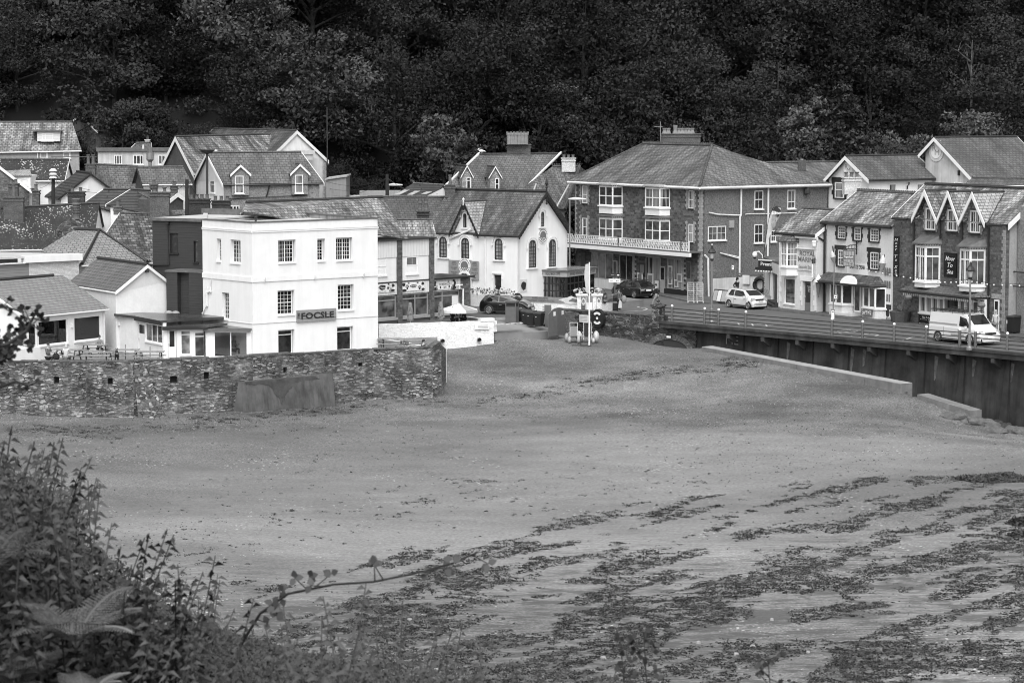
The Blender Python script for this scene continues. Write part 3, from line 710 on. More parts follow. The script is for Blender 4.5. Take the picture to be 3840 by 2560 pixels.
def railing(label,us,du_end):
 root=thing('railing',label,'railing',frE.w(us[0],-.2,0));m=MB()
 for zz in(.22,.48,.74,1.0):
  m.tube([frE.w(us[0]-du_end[0],-.2,zz),frE.w(us[-1]+du_end[1],-.2,zz)],.038,6)
 m.build('rail','iron',root)
 for e in((us[0]-du_end[0])if du_end[0]else None,(us[-1]+du_end[1])if du_end[1]else None):
  if e is None:continue
  m=MB();m.tube([frE.w(e,-.2,.1),frE.w(e,-.2,1.02)],.03,6);m.build('rail','rail_paint',root)
 for u in us:
  m=MB();m.tube([frE.w(u,-.2,0),frE.w(u,-.2,1.12)],.1,8);p=m.build('post','rail_paint',root)
  m=MB();m.ball(frE.w(u,-.2,1.19),.1,8,5);m.build('finial','white_smooth',p)
up=lambda c,x,y:frE.hit(c,x,y,-.2)[0]
railing('grey steel promenade railing, short length between stone pier and first lamp post',[up('H',1220,940),up('H',1575,955)],(1.0,1.1))
railing('grey steel promenade railing, long middle length between the two lamp posts',[up('H',1727,970),up('H',2023,1000),up('L',232,1190),up('L',565,1230),up('L',908,1265),up('L',1258,1295),up('L',1622,1330)],(.9,.9))
u0=up('L',1793,1350);u1=up('L',2140,1380);railing('grey steel promenade railing, last length in front of the parked van',[u0,u1,2*u1-u0,3*u1-2*u0],(.5,1))
K0=GP('H',640,550,.12);
kp=[GP('J',640,1370,0),GP('J',935,1405,0),GP('J',1640,1470,0),GP('L',0,965,0),GP('L',660,1035,0),GP('L',1300,1105,0),GP('L',2323,1240,0)]
hb=[GP('H',1090,655,0),GP('H',1400,745,0),GP('H',1690,770,0)]
line=[GP('H',480,560,0),GP('H',1090,668,0),GP('H',1400,735,0),GP('H',1640,755,0),GP('J',360,1300,0),GP('J',935,1405,0),GP('J',1640,1480,0),GP('L',300,995,0),GP('L',660,1035,0),GP('L',1300,1105,0),GP('L',2323,1245,0)]
line.append(line[-1]+(line[-1]-line[-2])*2)
back=[Vector((p.x+14,p.y+9,0))for p in line]
m=MB();k=MB()
for i in range(len(line)-1):
 a,b=line[i],line[i+1];q=Fr(a,b);h=Vector((0,0,.11));inn=-q.N*.16
 m.hexa([a+inn,b+inn,back[i+1],back[i],a+inn+h,b+inn+h,back[i+1]+h,back[i]+h])
 q.box(k,0,q.len,-.16,0,-.01,.125)
tag(m.build('pavement','pavement'),'dark pavement in front of the shops',kind='structure');tag(k.build('kerb','kerbstone'),'stone kerb along the shops',kind='structure')
m=MB()
def stripe(p0,p1,w_=.1):
 q=Fr(p0,p1);m.poly([q.w(0,-w_/2,.006),q.w(q.len,-w_/2,.006),q.w(q.len,w_/2,.006),q.w(0,w_/2,.006)])
def curve(pts,w_=.1):
 for a,b in zip(pts,pts[1:]):stripe(a,b,w_)
curve([GP('H',x,y)for x,y in((690,768),(760,772),(840,782),(868,793))],.14)
curve([GP('H',x,y)for x,y in((690,838),(800,832),(900,826),(950,812),(930,800),(880,797))],.14)
curve([GP('H',x,y)for x,y in((960,818),(1070,812),(1120,818))],.1)
curve([GP('H',x,y)for x,y in((1140,858),(1400,862),(1560,862),(1480,850),(1240,852))],.1)
curve([GP('H',x,y)for x,y in((1160,905),(1620,920),(1980,960),(2323,985))],.1)
for x in(1940,2090,2240):stripe(GP('H',x,962+(x-1940)*.04),GP('H',x+12,985+(x-1940)*.04),.12)
curve([GP('L',x,y)for x,y in((0,1155),(230,1165),(400,1172))],.1)
curve([GP('L',x,y)for x,y in((1000,1240),(1100,1205),(1240,1195),(1320,1198))],.12)
curve([GP('F',x,y)for x,y in((1200,855),(1330,858),(1470,860))],.12)
curve([GP('L',x,y)for x,y in((2040,1215),(2200,1225),(2323,1240))],.1)
tag(m.build('road_markings','line_paint'),'worn white painted road markings',kind='structure')
m=MB();rnd=random.Random(3)
for k in range(15):
 x=1345+k*19;y=975-(k*1.4)+rnd.uniform(-3,3);stripe(GP('F',x-7,y-6,-.35),GP('F',x+14,y+rnd.uniform(2,8),-.35),.14)
for pts in([(300,1130),(345,1122),(420,1126),(452,1134)],[(285,1138),(350,1140),(420,1152),(470,1150),(512,1142),(500,1134),(440,1132),(395,1140)],[(130,1152),(190,1150),(240,1158),(300,1155),(335,1163),(318,1172)],[(440,1188),(500,1180),(560,1186),(620,1195)],[(560,1172),(640,1165),(700,1172),(740,1182),(700,1190)],[(630,1160),(680,1156),(730,1160),(755,1167)],[(520,1196),(600,1200),(660,1197)]):
 for a,b in zip(pts,pts[1:]):stripe(GP('L',*a),GP('L',*b),.13)
for v_ in m.v[:15*4]:v_.z+=.01
tag(m.build('road_markings','line_paint'),'worn white painted letters and symbols',kind='structure')
# BUILDINGS
def W(par,fr,c,x0,y0,x1,y1,**k):
 v=k.get('v',.0);return win(par,fr,fr.rect(c,x0,y0,x1,y1,v),**k)
def roofpt(E0,E1,pitch,c,x,y):
 f=Fr(E0,E1)if E1.x>E0.x else Fr(E1,E0)
 n=f.N*math.sin(pitch)+Vector((0,0,math.cos(pitch)));e=(E1-E0).normalized();n=(n-e*n.dot(e)).normalized()
 r=ray(c,x,y);C0=Vector((0,0,CH));return C0+r*((E0-C0).dot(n)/r.dot(n))
def G2(name,label,c,r0,r1,e0,e1,pitch,base,**k):
 E0=P(c,*e0);E1=P(c,*e1);R0=roofpt(E0,E1,R(pitch),c,*r0);R1=roofpt(E0,E1,R(pitch),c,*r1)
 z=(R0.z+R1.z)/2
 return gable(name,label,k.pop('cat','house'),R0,R1,E0,E1,base,**k)
def box_block(root,fr,u0,u1,v0,v1,z0,z1,mat,name='wall'):
 m=MB();fr.box(m,u0,u1,v0,v1,z0,z1);return m.build(name,mat,root)
def gabled_dormer(root,fr,c,peak,bl,br,depth,wall,roof,verge='white_smooth',foot=None,vw=.1,dv=.0,cheek=True):
 """small gable standing on frame fr; peak/bl/br are pixels of the gable front"""
 up_,zp=fr.hit(c,*peak,dv);ul,zl=fr.hit(c,*bl,dv);ur,zr=fr.hit(c,*br,dv);zb=(zl+zr)/2;hw=(ur-ul)/2;uc=(ul+ur)/2;ov=.12
 m=MB();A=lambda u,v,z:fr.w(u,v,z)
 for s in(-1,1):
  pts=[A(uc+s*hw,dv+ov,zb),A(uc,dv+ov,zp),A(uc,-depth,zp),A(uc+s*hw,-depth*.45,zb)]
  roof_slab(m,pts,.07)
 o=m.build('dormer_roof',roof,root)
 m=MB();m.tube([A(uc,dv+ov,zp+.02),A(uc,-depth,zp+.02)],.06,5);m.build('ridge_tiles','ridge_tile',o)
 m=MB();iw=hw-.12;f=foot if foot is not None else zb-.6;zt=zb-.04
 m.slab([A(uc-iw,dv,f),A(uc+iw,dv,f),A(uc+iw,dv,zt),A(uc,dv,zp-.1),A(uc-iw,dv,zt)],-fr.N*(depth*.8));m.build('dormer_wall',wall,root)
 m=MB()
 for s in(-1,1):
  a=A(uc+s*(hw+.03),dv+ov+.003,zb+.02);b=A(uc,dv+ov+.003,zp+.03);dz=Vector((0,0,-vw*1.9));m.slab([a,b,b+dz,a+dz],fr.N*.04)
 m.build('bargeboard',verge,root)
 return uc,zb,zp
def pipe(root,pts,r=.045,mat='pvc',name='downpipe'):m=MB();m.tube(pts,r,6);return m.build(name,mat,root)
def quoins(root,fr,u,v,z0,z1,mat,dirs=(1,),h=.26,w1=.34,w2=.2,name='quoins'):
 m=MB();z=z0;k=0
 while z<z1-.02:
  ww=w1 if k%2 else w2;zz=min(z+h-.012,z1)
  for d in dirs:fr.box(m,min(u,u+d*ww),max(u,u+d*ww),v-.02,v+.02,z,zz)
  z+=h;k+=1
 return m.build(name,mat,root)
# the white pub
F0=GP('',949,1345,-.7);a1=R(38.8);dR=Vector((math.cos(a1),math.sin(a1),0));a2=R(50.9);dL=Vector((-math.cos(a2),math.sin(a2),0))
fR=Fr(F0,F0+dR);fL=Fr(F0+dL,F0)
uR=fR.hit('',1417,1100)[0];Lc=F0+dL*(-(fL.hit('',760,1000)[0]-1));fL=Fr(Lc,F0);uL=fL.len;Rc=fR.w(uR,0,0)
z_top=fR.hit('C',722,1093)[1];zc1=fR.hit('C',722,1190)[1];zb1=fR.hit('D',722,405)[1];zb0=fR.hit('D',722,460)[1];zg=fR.hit('D',730,912)[1]
pub=thing('pub','white rendered three storey pub with flat roof and THE FOCSLE sign','pub',(F0.x,F0.y,-.7))
BK=P('',968,785,188.0);BK2=Vector((Lc.x-1.2,Lc.y+11,0))
winR=[('C',982,1280,1157,1520,3,5,(.47,),()),('C',1407,1268,1478,1500,2,6,(),()),('C',1610,1255,1775,1495,3,5,(.5,),()),('D',975,550,1145,808,4,3,(),(.5,)),('D',1630,487,1790,758,4,3,(),(.5,)),('D',982,978,1145,1235,1,1,(),(.8,)),('D',1622,943,1785,1195,1,1,(),(.8,))]
winL=[('C',360,1268,400,1505,2,6,(),()),('C',510,1280,612,1525,2,5,(.6,),()),('D',418,575,488,858,3,6,(),())]
RC=.22
for fr,wl,L in((fR,winR,uR),(fL,winL,uL)):
 rc=[fr.rect(w_[0],*w_[1:5],-RC)for w_ in wl];m=MB()
 hwall(m,fr,0 if fr is fR else 0,L,-1.2,z_top,[(r[0]-.03,r[1]+.07,r[2]-.04,r[3]+.03)for r in rc],.35);m.build('wall','white_paint',pub)
 for w_,r in zip(wl,rc):win(pub,fr,r,nx=w_[5],ny=w_[6],mull=w_[7],trans=w_[8],v=-RC+.03,fw=.055,bar=.02,gl='glass_dark' if fr is fR else 'glass_mid',sillo=.08)
 m=MB();fr.box(m,-.06 if fr is fR else-.0,L+(.0 if fr is fL else.06),0.002,.05,zc1-.06,zc1+.05);fr.box(m,-.0,L,.002,.07,zc1+.05,zc1+.09);m.build('string_course','white_paint',pub)
 m=MB();fr.box(m,0,L,.002,.06,zb0,zb1);m.build('band','white_paint',pub)
 m=MB();fr.box(m,0,L,.002,.035,zg-.02,zg+.015);m.build('plinth_line','off_white',pub)
m=MB();back=[Rc,BK,BK2,Lc]
for a,b in zip(back,back[1:]):
 q=Fr(b,a);q.box(m,0,q.len,-.0,.3,-1.2,z_top-.0);
m.build('wall','stained_white',pub)
ins_=[F0+Vector((0,.3,0)),Rc+Vector((-.3,.1,0)),BK+Vector((-.1,-.3,0)),BK2,Lc+Vector((.3,.1,0))]
m=MB();m.slab([Vector((p.x,p.y,z_top-.26))for p in ins_],(0,0,-.2));m.build('flat_roof','flat_roof_pale',pub)
m=MB()
for a,b in((F0,Rc),(Lc,F0)):q=Fr(a,b);q.box(m,-.05,q.len+.05,-.34,.05,z_top+.002,z_top+.07)
q=Fr(BK,Rc);q.box(m,-.1,q.len+.1,-.05,.42,z_top+.01,z_top+.07)
m.build('parapet_coping','lead',pub)
plain('stained_parapet',.4,.8,.3,1,streak=.75)
q=Fr(BK,Rc);m=MB();q.box(m,.3,q.len-.3,.305,.34,z_top-.25,z_top-.01);m.build('parapet_face','stained_parapet',pub)
m=MB();p=P('C',752,1070,169.5);m.tube([p-Vector((0,0,.2)),p+Vector((0,0,.22))],.07,8);m.lathe(p+Vector((0,0,.2)),[(.12,0),(.13,.08),(.05,.12)],8);m.build('roof_vent','iron',pub)
r=fR.rect('D',1192,752,1616,880);sl_=0
o=board(pub,fR,r,'sign_wood',.02,.12)
r1=fR.rect('D',1252,782,1608,852,.2);text(pub,fR,(r1[0],r1[1],r1[2],r1[3]),'FOCSLE','sign_dark',.17,bold=.028,t=.05)
for zz in(r[2]+.18,r[2]+.42):m=MB();fR.box(m,r[0],r[1],.141,.144,zz,zz+.02);m.build('board_gap','sign_dark',o)
r2=fR.rect('D',1210,792,1238,855,.2)
tt=MB();tmp=text(pub,Fr((0,0,0),(1,0,0)),(0,1,0,1),'THE','sign_dark',0,bold=.02)
me=tmp.data
for v_ in me.vertices:
 q_=v_.co+ORG[pub.name];u_,z_=q_.x,q_.z
 v_.co=fR.w(r2[0]+(1-z_)*(r2[1]-r2[0]),.17,r2[2]+u_*(r2[3]-r2[2]))-ORG[pub.name]
for x,y in((850,432),(1397,405),(1930,383)):
 u,z=fR.hit('D',x,y,.1);m=MB();m.lathe(fR.w(u,.12,z-.14),[(.05,0),(.06,.1),(.06,.22),(.04,.28)],8);m.build('wall_lamp','off_white',pub)
pt=lambda x,y:fL.w(fL.hit('D',x,y,.08)[0],.08,fL.hit('D',x,y,.08)[1])
pipe(pub,[pt(262,435),pt(262,560),pt(222,575),pt(222,715),pt(172,800)],.07);pipe(pub,[pt(218,520),pt(218,580)],.09,name='pipe_hopper')
# dark clad extension behind left
pubx=thing('clad_extension','dark horizontally boarded flat roofed block joined to the left of the pub','building',(Lc.x-3,Lc.y+1,-.7))
cA=P('A',1660,1300,177.5);cA.z=0;cB=P('A',2208,1300,175.6);cB.z=0;fC=Fr(cA,cB)
zt=fC.hit('A',1900,1180)[1];zlow=fC.hit('B',1900,340)[1]
hs=[fC.rect('A',1860,1318,1950,1540,-.1),fC.rect('A',2118,1405,2165,1640,-.1)]
m=MB();hwall(m,fC,0,fC.len,zlow-4,zt,[(r_[0],r_[1],r_[2],r_[3])for r_ in hs],.3);m.build('wall','clad_dark',pubx)
m=MB();q=Fr(cA+Vector((.6,9,0)),cA);q.box(m,0,q.len,-.3,0,zlow-2,zt);m.build('wall','clad_dark',pubx)
for r_ in hs:win(pubx,fC,(r_[0]+.02,r_[1]-.02,r_[2]+.02,r_[3]-.02),nx=1,ny=1,v=-.1,frame='dark_paint',sill='dark_paint',gl='glass_mid')
m=MB();m.slab([fC.w(-.1,.1,zt+.02),fC.w(fC.len,.1,zt+.02),fC.w(fC.len+.5,-9,zt+.02),fC.w(.5,-9,zt+.02)],(0,0,.12));m.build('flat_roof','flat_roof_pale',pubx)
m=MB();fC.box(m,-.1,fC.len,.1,.18,zt-.05,zt+.16);m.build('fascia','lead',pubx)
m=MB();q=Fr(fC.w(.0,-6,0),fC.w(fC.len+2,-6,0));q.box(m,0,q.len,-.2,.1,zt+.1,zt+.55);m.build('parapet','lead',pubx)
pp_=fC.hit('A',1830,1250,.1);pl=fC.hit('B',1835,270,.1);pipe(pubx,[fC.w(pp_[0],.1,pp_[1]+.2),fC.w(pl[0],.1,pl[1]),fC.w(fC.hit('B',1640,280,.1)[0],.1,pl[1]-.05)],.06,'dark_paint')
m=MB();u_,z_=fC.hit('A',1825,1215,.1);fC.box(m,u_-.12,u_+.12,.03,.22,z_-.05,z_+.1);m.build('hopper','dark_paint',pubx)
lo=thing('clad_lobby','low dark boarded block between the white gabled block and the pub','building',(cA.x+2,cA.y-3,-.7))
lA=P('B',1815,600,174.6);lA.z=0;lB=P('B',2205,600,173.4);lB.z=0;f=Fr(lA,lB);zt=f.hit('B',1900,350)[1]
box_block(lo,f,0,.85,-2.5,.0,-.7,zt,'clad_dark');box_block(lo,f,.86,1.75,-2.5,-.4,-.7,zt-.003,'clad_dark');box_block(lo,f,1.76,f.len,-2.5,.0,-.7,zt,'clad_dark')
box_block(lo,f,-.1,f.len+.1,-2.6,.05,zt+.003,zt+.12,'lead','fascia')
# white gabled block + slate low building (restaurant)
gb=P('B',1255,1200,172.8);gb.z=0
gA=P('B',1255,560,172.6);gB_=P('B',1820,435,174.9);gP=P('B',1605,268,173.8);far=P('B',1065,232,181.0)
sh=far-gP;sh.z=0
blk=thing('white_block','white rendered gabled block with slate roof beside the dark boarding','building',(gA.x,gA.y,-.7))
fl_=gA+sh
m=MB();roof_slab(m,[gA,fl_,Vector((far.x,far.y,gP.z)),gP]);roof_slab(m,[gB_,gP,Vector((far.x,far.y,gP.z)),gB_+sh]);m.build('roof','slate_new_dark',blk)
m=MB();m.tube([gP+Vector((0,0,.03)),Vector((far.x,far.y,gP.z+.03))],.12,6);m.build('ridge_tiles','ridge_dark',blk)
f=Fr(Vector((gA.x,gA.y,0)),Vector((gB_.x,gB_.y,0)));d_=lambda p,z=-.9:Vector((p.x,p.y,z));i1=Vector((0,0,-.13))
m=MB();g0,g1,g2=gA+i1-f.N*.12+f.T*.1,gB_+i1-f.N*.12,gP+i1*1.3-f.N*.12;bk=sh
m.hexa([d_(g0),d_(g1),d_(g1+bk),d_(g0+bk),g0,g1,g1+bk,g0+bk]);m.slab([g0,g1,g2],bk);m.build('wall','white_roughcast',blk)
m=MB();dz=Vector((0,0,-.22));m.slab([gA+f.N*.02,gP+f.N*.02,gP+dz+f.N*.02,gA+dz+f.N*.02],f.N*.05);m.slab([gP+f.N*.02,gB_+f.N*.02,gB_+dz+f.N*.02,gP+dz+f.N*.02],f.N*.05);m.build('bargeboard','white_smooth',blk)
m=MB();m.tube([gA+Vector((0,0,-.1)),fl_+Vector((0,0,-.1))],.07,6);m.build('gutter','pvc',blk)
u_,z_=f.hit('B',1590,330);m=MB();f.box(m,u_-.12,u_+.1,.1,.25,z_-.12,z_+.1);m.tube([f.w(u_+.05,0,z_+.15),f.w(u_,.2,z_+.1)],.04);m.build('floodlight','iron',blk)
u_,z_=f.hit('B',1296,912);m=MB();f.box(m,u_-.06,u_+.06,-.1,.05,z_-.12,z_+.12);m.build('wall_lamp','white_smooth',blk)
rR=GP('B',1150,1218,-.7);rR.z=0;ang=R(57);rd=Vector((-math.cos(ang),-math.sin(ang),0));f=Fr(rR+rd,rR);uLft=f.hit('B',270,1000)[0];f=Fr(rR+rd*(1-uLft),rR)
rest=thing('restaurant','low white restaurant with light slate roof and two big windows','restaurant',(rR.x,rR.y,-.7))
ze=f.hit('B',1150,742)[1];ze0=f.hit('B',270,822)[1];ze=(ze+ze0)/2
hs=[f.rect('B',310,905,400,1155),f.rect('B',418,868,738,1135),f.rect('B',808,828,1098,1090)]
hs=[(max(h[0],.05),h[1],h[2],h[3])for h in hs]
m=MB();hwall(m,f,0,f.len,-1,ze-.12,hs,.28)
q=Fr(f.w(0,-6.5,0),f.w(0,0,0));q.box(m,0,q.len-.28,-.28,0,-1,ze-.12)
f.box(m,0,f.len,-6.8,-6.5,-1,ze-.12);f.box(m,f.len-.28,f.len,-6.5,-.28,-1,ze-.12)
m.build('wall','white_paint',rest)
box_block(rest,f,.28,f.len-.28,-6.5,-.28,-.9,-.75,'interior_light','floor');box_block(rest,f,.3,f.len-.3,-3.4,-3.3,-.7,ze-.3,'interior_light','inner_wall')
for x0,x1 in((465,650),(815,880)):
 r_=f.rect('B',x0,890,x1,1040,-3.2);win(rest,f,r_,nx=1,ny=1,mull=(.4,.8)if x0<700 else(),trans=(.6,),v=-3.2,frame='sign_mid',sill=None,gl='glass_dark',name='inner_window')
for i,h in enumerate(hs):
 m=MB();w_=.07
 f.box(m,h[0],h[0]+w_,-.12,-.04,h[2],h[3]);f.box(m,h[1]-w_,h[1],-.12,-.04,h[2],h[3]);f.box(m,h[0]+w_,h[1]-w_,-.12,-.04,h[3]-w_,h[3]);f.box(m,h[0]+w_,h[1]-w_,-.12,-.04,h[2],h[2]+w_)
 o=m.build('door' if i==0 else 'window','white_smooth',rest);m=MB();f.box(m,h[0]+.03,h[1]-.03,-.09,-.08,h[2]+.03,h[3]-.03);m.build('pane','glass_clear',o)
 if i:m=MB();f.box(m,h[0]-.05,h[1]+.05,-.04,.1,h[2]-.09,h[2]-.003);m.build('sill','white_smooth',o)
e0=f.w(-.3,.3,ze);e1=f.w(f.len+.05,.3,ze);pr=R(27)
r1_=roofpt(e0,e1,pr,'B',860,365);hgt=r1_.z;run=(hgt-ze)/math.tan(pr);k0=f.w(-.3,.3-run,hgt);k1=f.w(f.len-.9,.3-run,hgt)
m=MB();roof_slab(m,[e0,e1,k1+f.T*.9,k0]);roof_slab(m,[f.w(f.len,.3-2*run,ze),f.w(-.3,.3-2*run,ze),k0,k1+f.T*.9]);m.build('roof','slate_new',rest)
m=MB();m.tube([k0+Vector((0,0,.03)),k1+Vector((0,0,.03))],.12,6);m.build('ridge_tiles','ridge_dark',rest)
m=MB();m.poly([f.w(-.0,-.01,ze-.12),f.w(0,.3-run,hgt-.2),f.w(0,.3-2*run+.1,ze-.12)]);m.build('gable_wall','white_paint',rest)
m=MB();dz=Vector((0,0,-.2));m.slab([e0,k0,k0+dz,e0+dz],-f.T*.06);m.build('bargeboard','white_smooth',rest)
m=MB();m.tube([e0+Vector((0,0,-.1)),e1+Vector((0,0,-.1))],.065,6);m.build('gutter','pvc',rest)
u_=f.hit('B',1133,900,.08)[0];pipe(rest,[f.w(u_,.08,ze-.1),f.w(u_,.08,-.7)],.05)
u_,z_=f.hit('B',778,932);m=MB();f.box(m,u_-.07,u_+.07,0,.12,z_-.12,z_+.12);m.build('wall_lamp','white_smooth',rest)
REST_F=f
m=MB();u0_,z0_=f.hit('B',290,1170,1.2);u1_,_=f.hit('B',428,1170,1.2);f.box(m,u0_-3,u1_,.0,1.3,-.9,f.hit('B',400,1168,1.3)[1]);m.build('step_wall','white_paint',rest)
# lean-to with doors, sun room
lt=thing('lean_to','low white flat roofed lean-to with two white doors and a sun room','extension',P('B',1780,1290,171))
p0=GP('B',1340,1215,-.7);p0.z=0;p1=GP('B',1500,1240,-.7);p2=GP('B',1782,1300,-.7);p1.z=p2.z=0;f1=Fr(p1,p2);p3=GP('D',218,1288,-.7);p3.z=0;f2=Fr(p2,p3);p4=GP('D',718,1266,-.7);p4.z=0;f3=Fr(p3,Vector((F0.x,F0.y,0))-Vector((.1,0,0)))
z1=f1.hit('B',1640,880)[1];z2=f2.hit('B',2010,955)[1];z3=f3.hit('D',460,985)[1]
hole1=[f1.rect('B',1508,900,1580,1245,-.03),f1.rect('B',1588,915,1768,1112,-.03)];hole1[0]=(max(.05,hole1[0][0]),hole1[0][1],-.72,hole1[0][3])
m=MB();hwall(m,f1,0,f1.len,-1,z1,hole1,.2)
hole2=[f2.rect('B',1828,965,1922,1300),f2.rect('B',1968,982,2078,1245),f2.rect('B',2118,1000,2232,1272)];hole2[0]=(hole2[0][0],hole2[0][1],-.72,hole2[0][3])
hwall(m,f2,0,f2.len,-1,z2,hole2,.2)
hole3=[f3.rect('D',296,998,662,1275)];hwall(m,f3,0,f3.len,-1,z3,hole3,.2)
q=Fr(p0,p1);q.box(m,-1,q.len,-.2,0,-1,z1);m.build('wall','white_roughcast',lt)
box_block(lt,f3,.3,f3.len,-4.2,-4.0,-.7,z3,'interior_dark','inner_wall');box_block(lt,f3,-.5,f3.len+1,-4,-.3,-.9,-.72,'interior_mid','floor')
box_block(lt,f2,0,f2.len,-1.4,-1.2,-.7,z2,'interior_mid','inner_wall')
def door(root,f,h,v=-.06,glz=.55,mat='white_smooth',gl='glass_dark',lit=.12):
 m=MB();f.box(m,h[0]+.03,h[1]-.03,v-.06,v,h[2]+.02,h[3]-.03);o=m.build('door',mat,root);hh=h[3]-h[2]
 m=MB();f.box(m,h[0]+lit,h[1]-lit,v+.003,v+.012,h[3]-hh*glz,h[3]-.14);m.build('door_glass',gl,o)
 m=MB();f.box(m,h[0]+.06,h[0]+.1,v+.003,v+.06,h[2]+hh*.45,h[2]+hh*.52);m.build('handle','pale_metal',o)
 return o
door(lt,f1,hole1[0],glz=.33);door(lt,f2,hole2[0],glz=.58)
win(lt,f1,hole1[1],v=-.04,mull=(.36,.68),nx=1,ny=1,trans=(),gl='glass_mid')
for h in hole2[1:]:win(lt,f2,h,v=-.04,nx=1,ny=1,trans=(.82,),gl='glass_blind' if h is hole2[1]else 'glass_mid')
h=hole3[0];m=MB();w_=.06
for a_,b_ in((h[0],h[0]+w_),((h[0]+h[1])/2-.03,(h[0]+h[1])/2+.03),(h[1]-w_,h[1])):f3.box(m,a_,b_,-.1,-.02,h[2],h[3])
f3.box(m,h[0],h[1],-.097,-.023,h[2],h[2]+w_);f3.box(m,h[0],h[1],-.097,-.023,h[3]-w_,h[3]);o=m.build('window','white_smooth',lt)
m=MB();f3.box(m,h[0]+.02,h[1]-.02,-.08,-.07,h[2]+.02,h[3]-.02);m.build('pane','glass_clear',o);m=MB();f3.box(m,h[0]-.05,h[1]+.05,0,.08,h[2]-.1,h[2]-.01);m.build('sill','white_smooth',o)
def flat_top(root,pts,z,th,mat,name='flat_roof'):m=MB();m.slab([Vector((p.x,p.y,z))for p in pts],(0,0,th));return m.build(name,mat,root)
plain('wet_felt',.05,.25,.6,.5)
flat_top(lt,[p0+Vector((-.6,.2,0)),f1.w(-.1,.15,0),f1.w(f1.len,.2,0),f2.w(f2.len*.55,-1.2,0),p3+Vector((.9,2.2,0)),Lc+Vector((0,0,0)),Lc+Vector((-6,2,0))],z1+.01,.16,'wet_felt')
flat_top(lt,[f2.w(-.1,.25,0),f2.w(f2.len+.1,.3,0),p3+Vector((1.2,1.6,0)),f2.w(f2.len*.5,-1.4,0)],z2+.01,.12,'wet_felt')
flat_top(lt,[f3.w(-.15,.2,0),f3.w(f3.len,.2,0),f3.w(f3.len,-3,0),f3.w(.3,-4,0)],z3+.03,.12,'wet_felt')
m=MB();f1.box(m,-.1,f1.len,.12,.2,z1-.12,z1+.12);f2.box(m,-.1,f2.len+.05,.2,.29,z2-.1,z2+.09);m.build('gutter','dark_paint',lt)
m=MB();f3.box(m,-.15,f3.len,.2,.24,z3-.04,z3+.13);m.build('fascia','lead',lt)
pipe(lt,[f3.w(-.1,.2,z3),f3.w(-.1,.06,z3-.3),f3.w(-.1,.06,-.7)],.05,'dark_paint')
p=P('B',2095,800,176.5);m=MB();q=Fr(p-Vector((1.2,0,0)),p+Vector((1.2,0,0)));q.box(m,0,2.4,-.9,0,p.z-.5,p.z-.05);m.build('skylight_kerb','off_white',lt)
s=thing('sandbag','pale sandbags lying on the wet felt roof of the lean-to','sandbag',P('B',1870,815,174.0));m=MB();b_=P('B',1870,800,174);m.ball(b_+Vector((-.2,0,0)),.3,8,5,(1,.8,.7));m.ball(b_+Vector((.25,.1,.0)),.28,8,5,(1.1,.8,.65));m.build('bag','concrete_pale',s,smooth=True)
# far left flat roofed extension, hipped roof, etc.
ex=thing('flat_roof_annexe','long white annexe with flat roof and pale boarded front behind the restaurant','building',P('B',300,400,183))
qa=P('B',-150,300,175.5);qb=P('B',860,300,180.5);qa.z=qb.z=0;f=Fr(qa,qb);zt=f.hit('B',560,160)[1];zb=f.hit('B',590,232)[1];um=f.hit('B',315,300)[0]
box_block(ex,f,um,f.len,-.4,0,-.5,zb,'white_brick');box_block(ex,f,0,um,-.4,-.002,-.5,zb-.05,'clad_mid')
box_block(ex,f,um-.4,f.len+.15,-.3,.25,zb+.003,zt,'white_paint','fascia');box_block(ex,f,-.2,um-.4,-.25,.2,zb+.003,zt-.5,'white_paint','fascia');box_block(ex,f,.0,um-.5,-1.2,-.6,zb,zt-.2,'interior_mid','vent_box')
m=MB();bkv=-9;m.slab([f.w(-.1,.1,zt-.03),f.w(f.len,.1,zt-.03),f.w(f.len-4.5,bkv,zt-.03),f.w(-.1,bkv,zt-.03)],(0,0,-.12));m.build('flat_roof','flat_roof_pale',ex)
box_block(ex,f,f.len-.3,f.len,-8,-.3,-.5,zb,'white_paint')
h=thing('hipped_house','hipped light slate roofed building behind the restaurant','house',P('B',1100,300,187))
e0=P('B',890,268,181.5);e1=P('B',1600,215,184.5);e1.z=e0.z;ap0=roofpt(e0,e1,R(32),'A',1085,1290);ap1=P('A',810,1275,ap0.y+1.5);ap1.z=ap0.z
fe=P('A',470,1500,ap1.y+0);el=Vector((fe.x-2.0,ap1.y+2,e0.z));fb=Vector((e1.x-.5,e1.y+7,e0.z))
m=MB();roof_slab(m,[e0,e1,ap0]);roof_slab(m,[e0,ap0,ap1,P('A',440,1510,183)]);roof_slab(m,[e1,fb,ap1,ap0]);m.build('roof','slate_new',h)
m=MB();m.tube([e0+Vector((0,0,.05)),ap0+Vector((0,0,.05)),e1+Vector((0,0,.05))],.13,6);m.tube([ap0+Vector((0,0,.05)),ap1+Vector((0,0,.05))],.13,6);m.build('ridge_tiles','ridge_dark',h)
q=Fr(e0+Vector((.2,.3,0)),e1+Vector((-.2,.3,0)));m=MB();q.box(m,0,q.len,-6,0,-.5,e0.z-.15);m.build('wall','white_paint',h);m=MB();m.tube([e0+Vector((0,0,-.1)),e1+Vector((0,0,-.1))],.07,6);m.build('gutter','pvc',h)
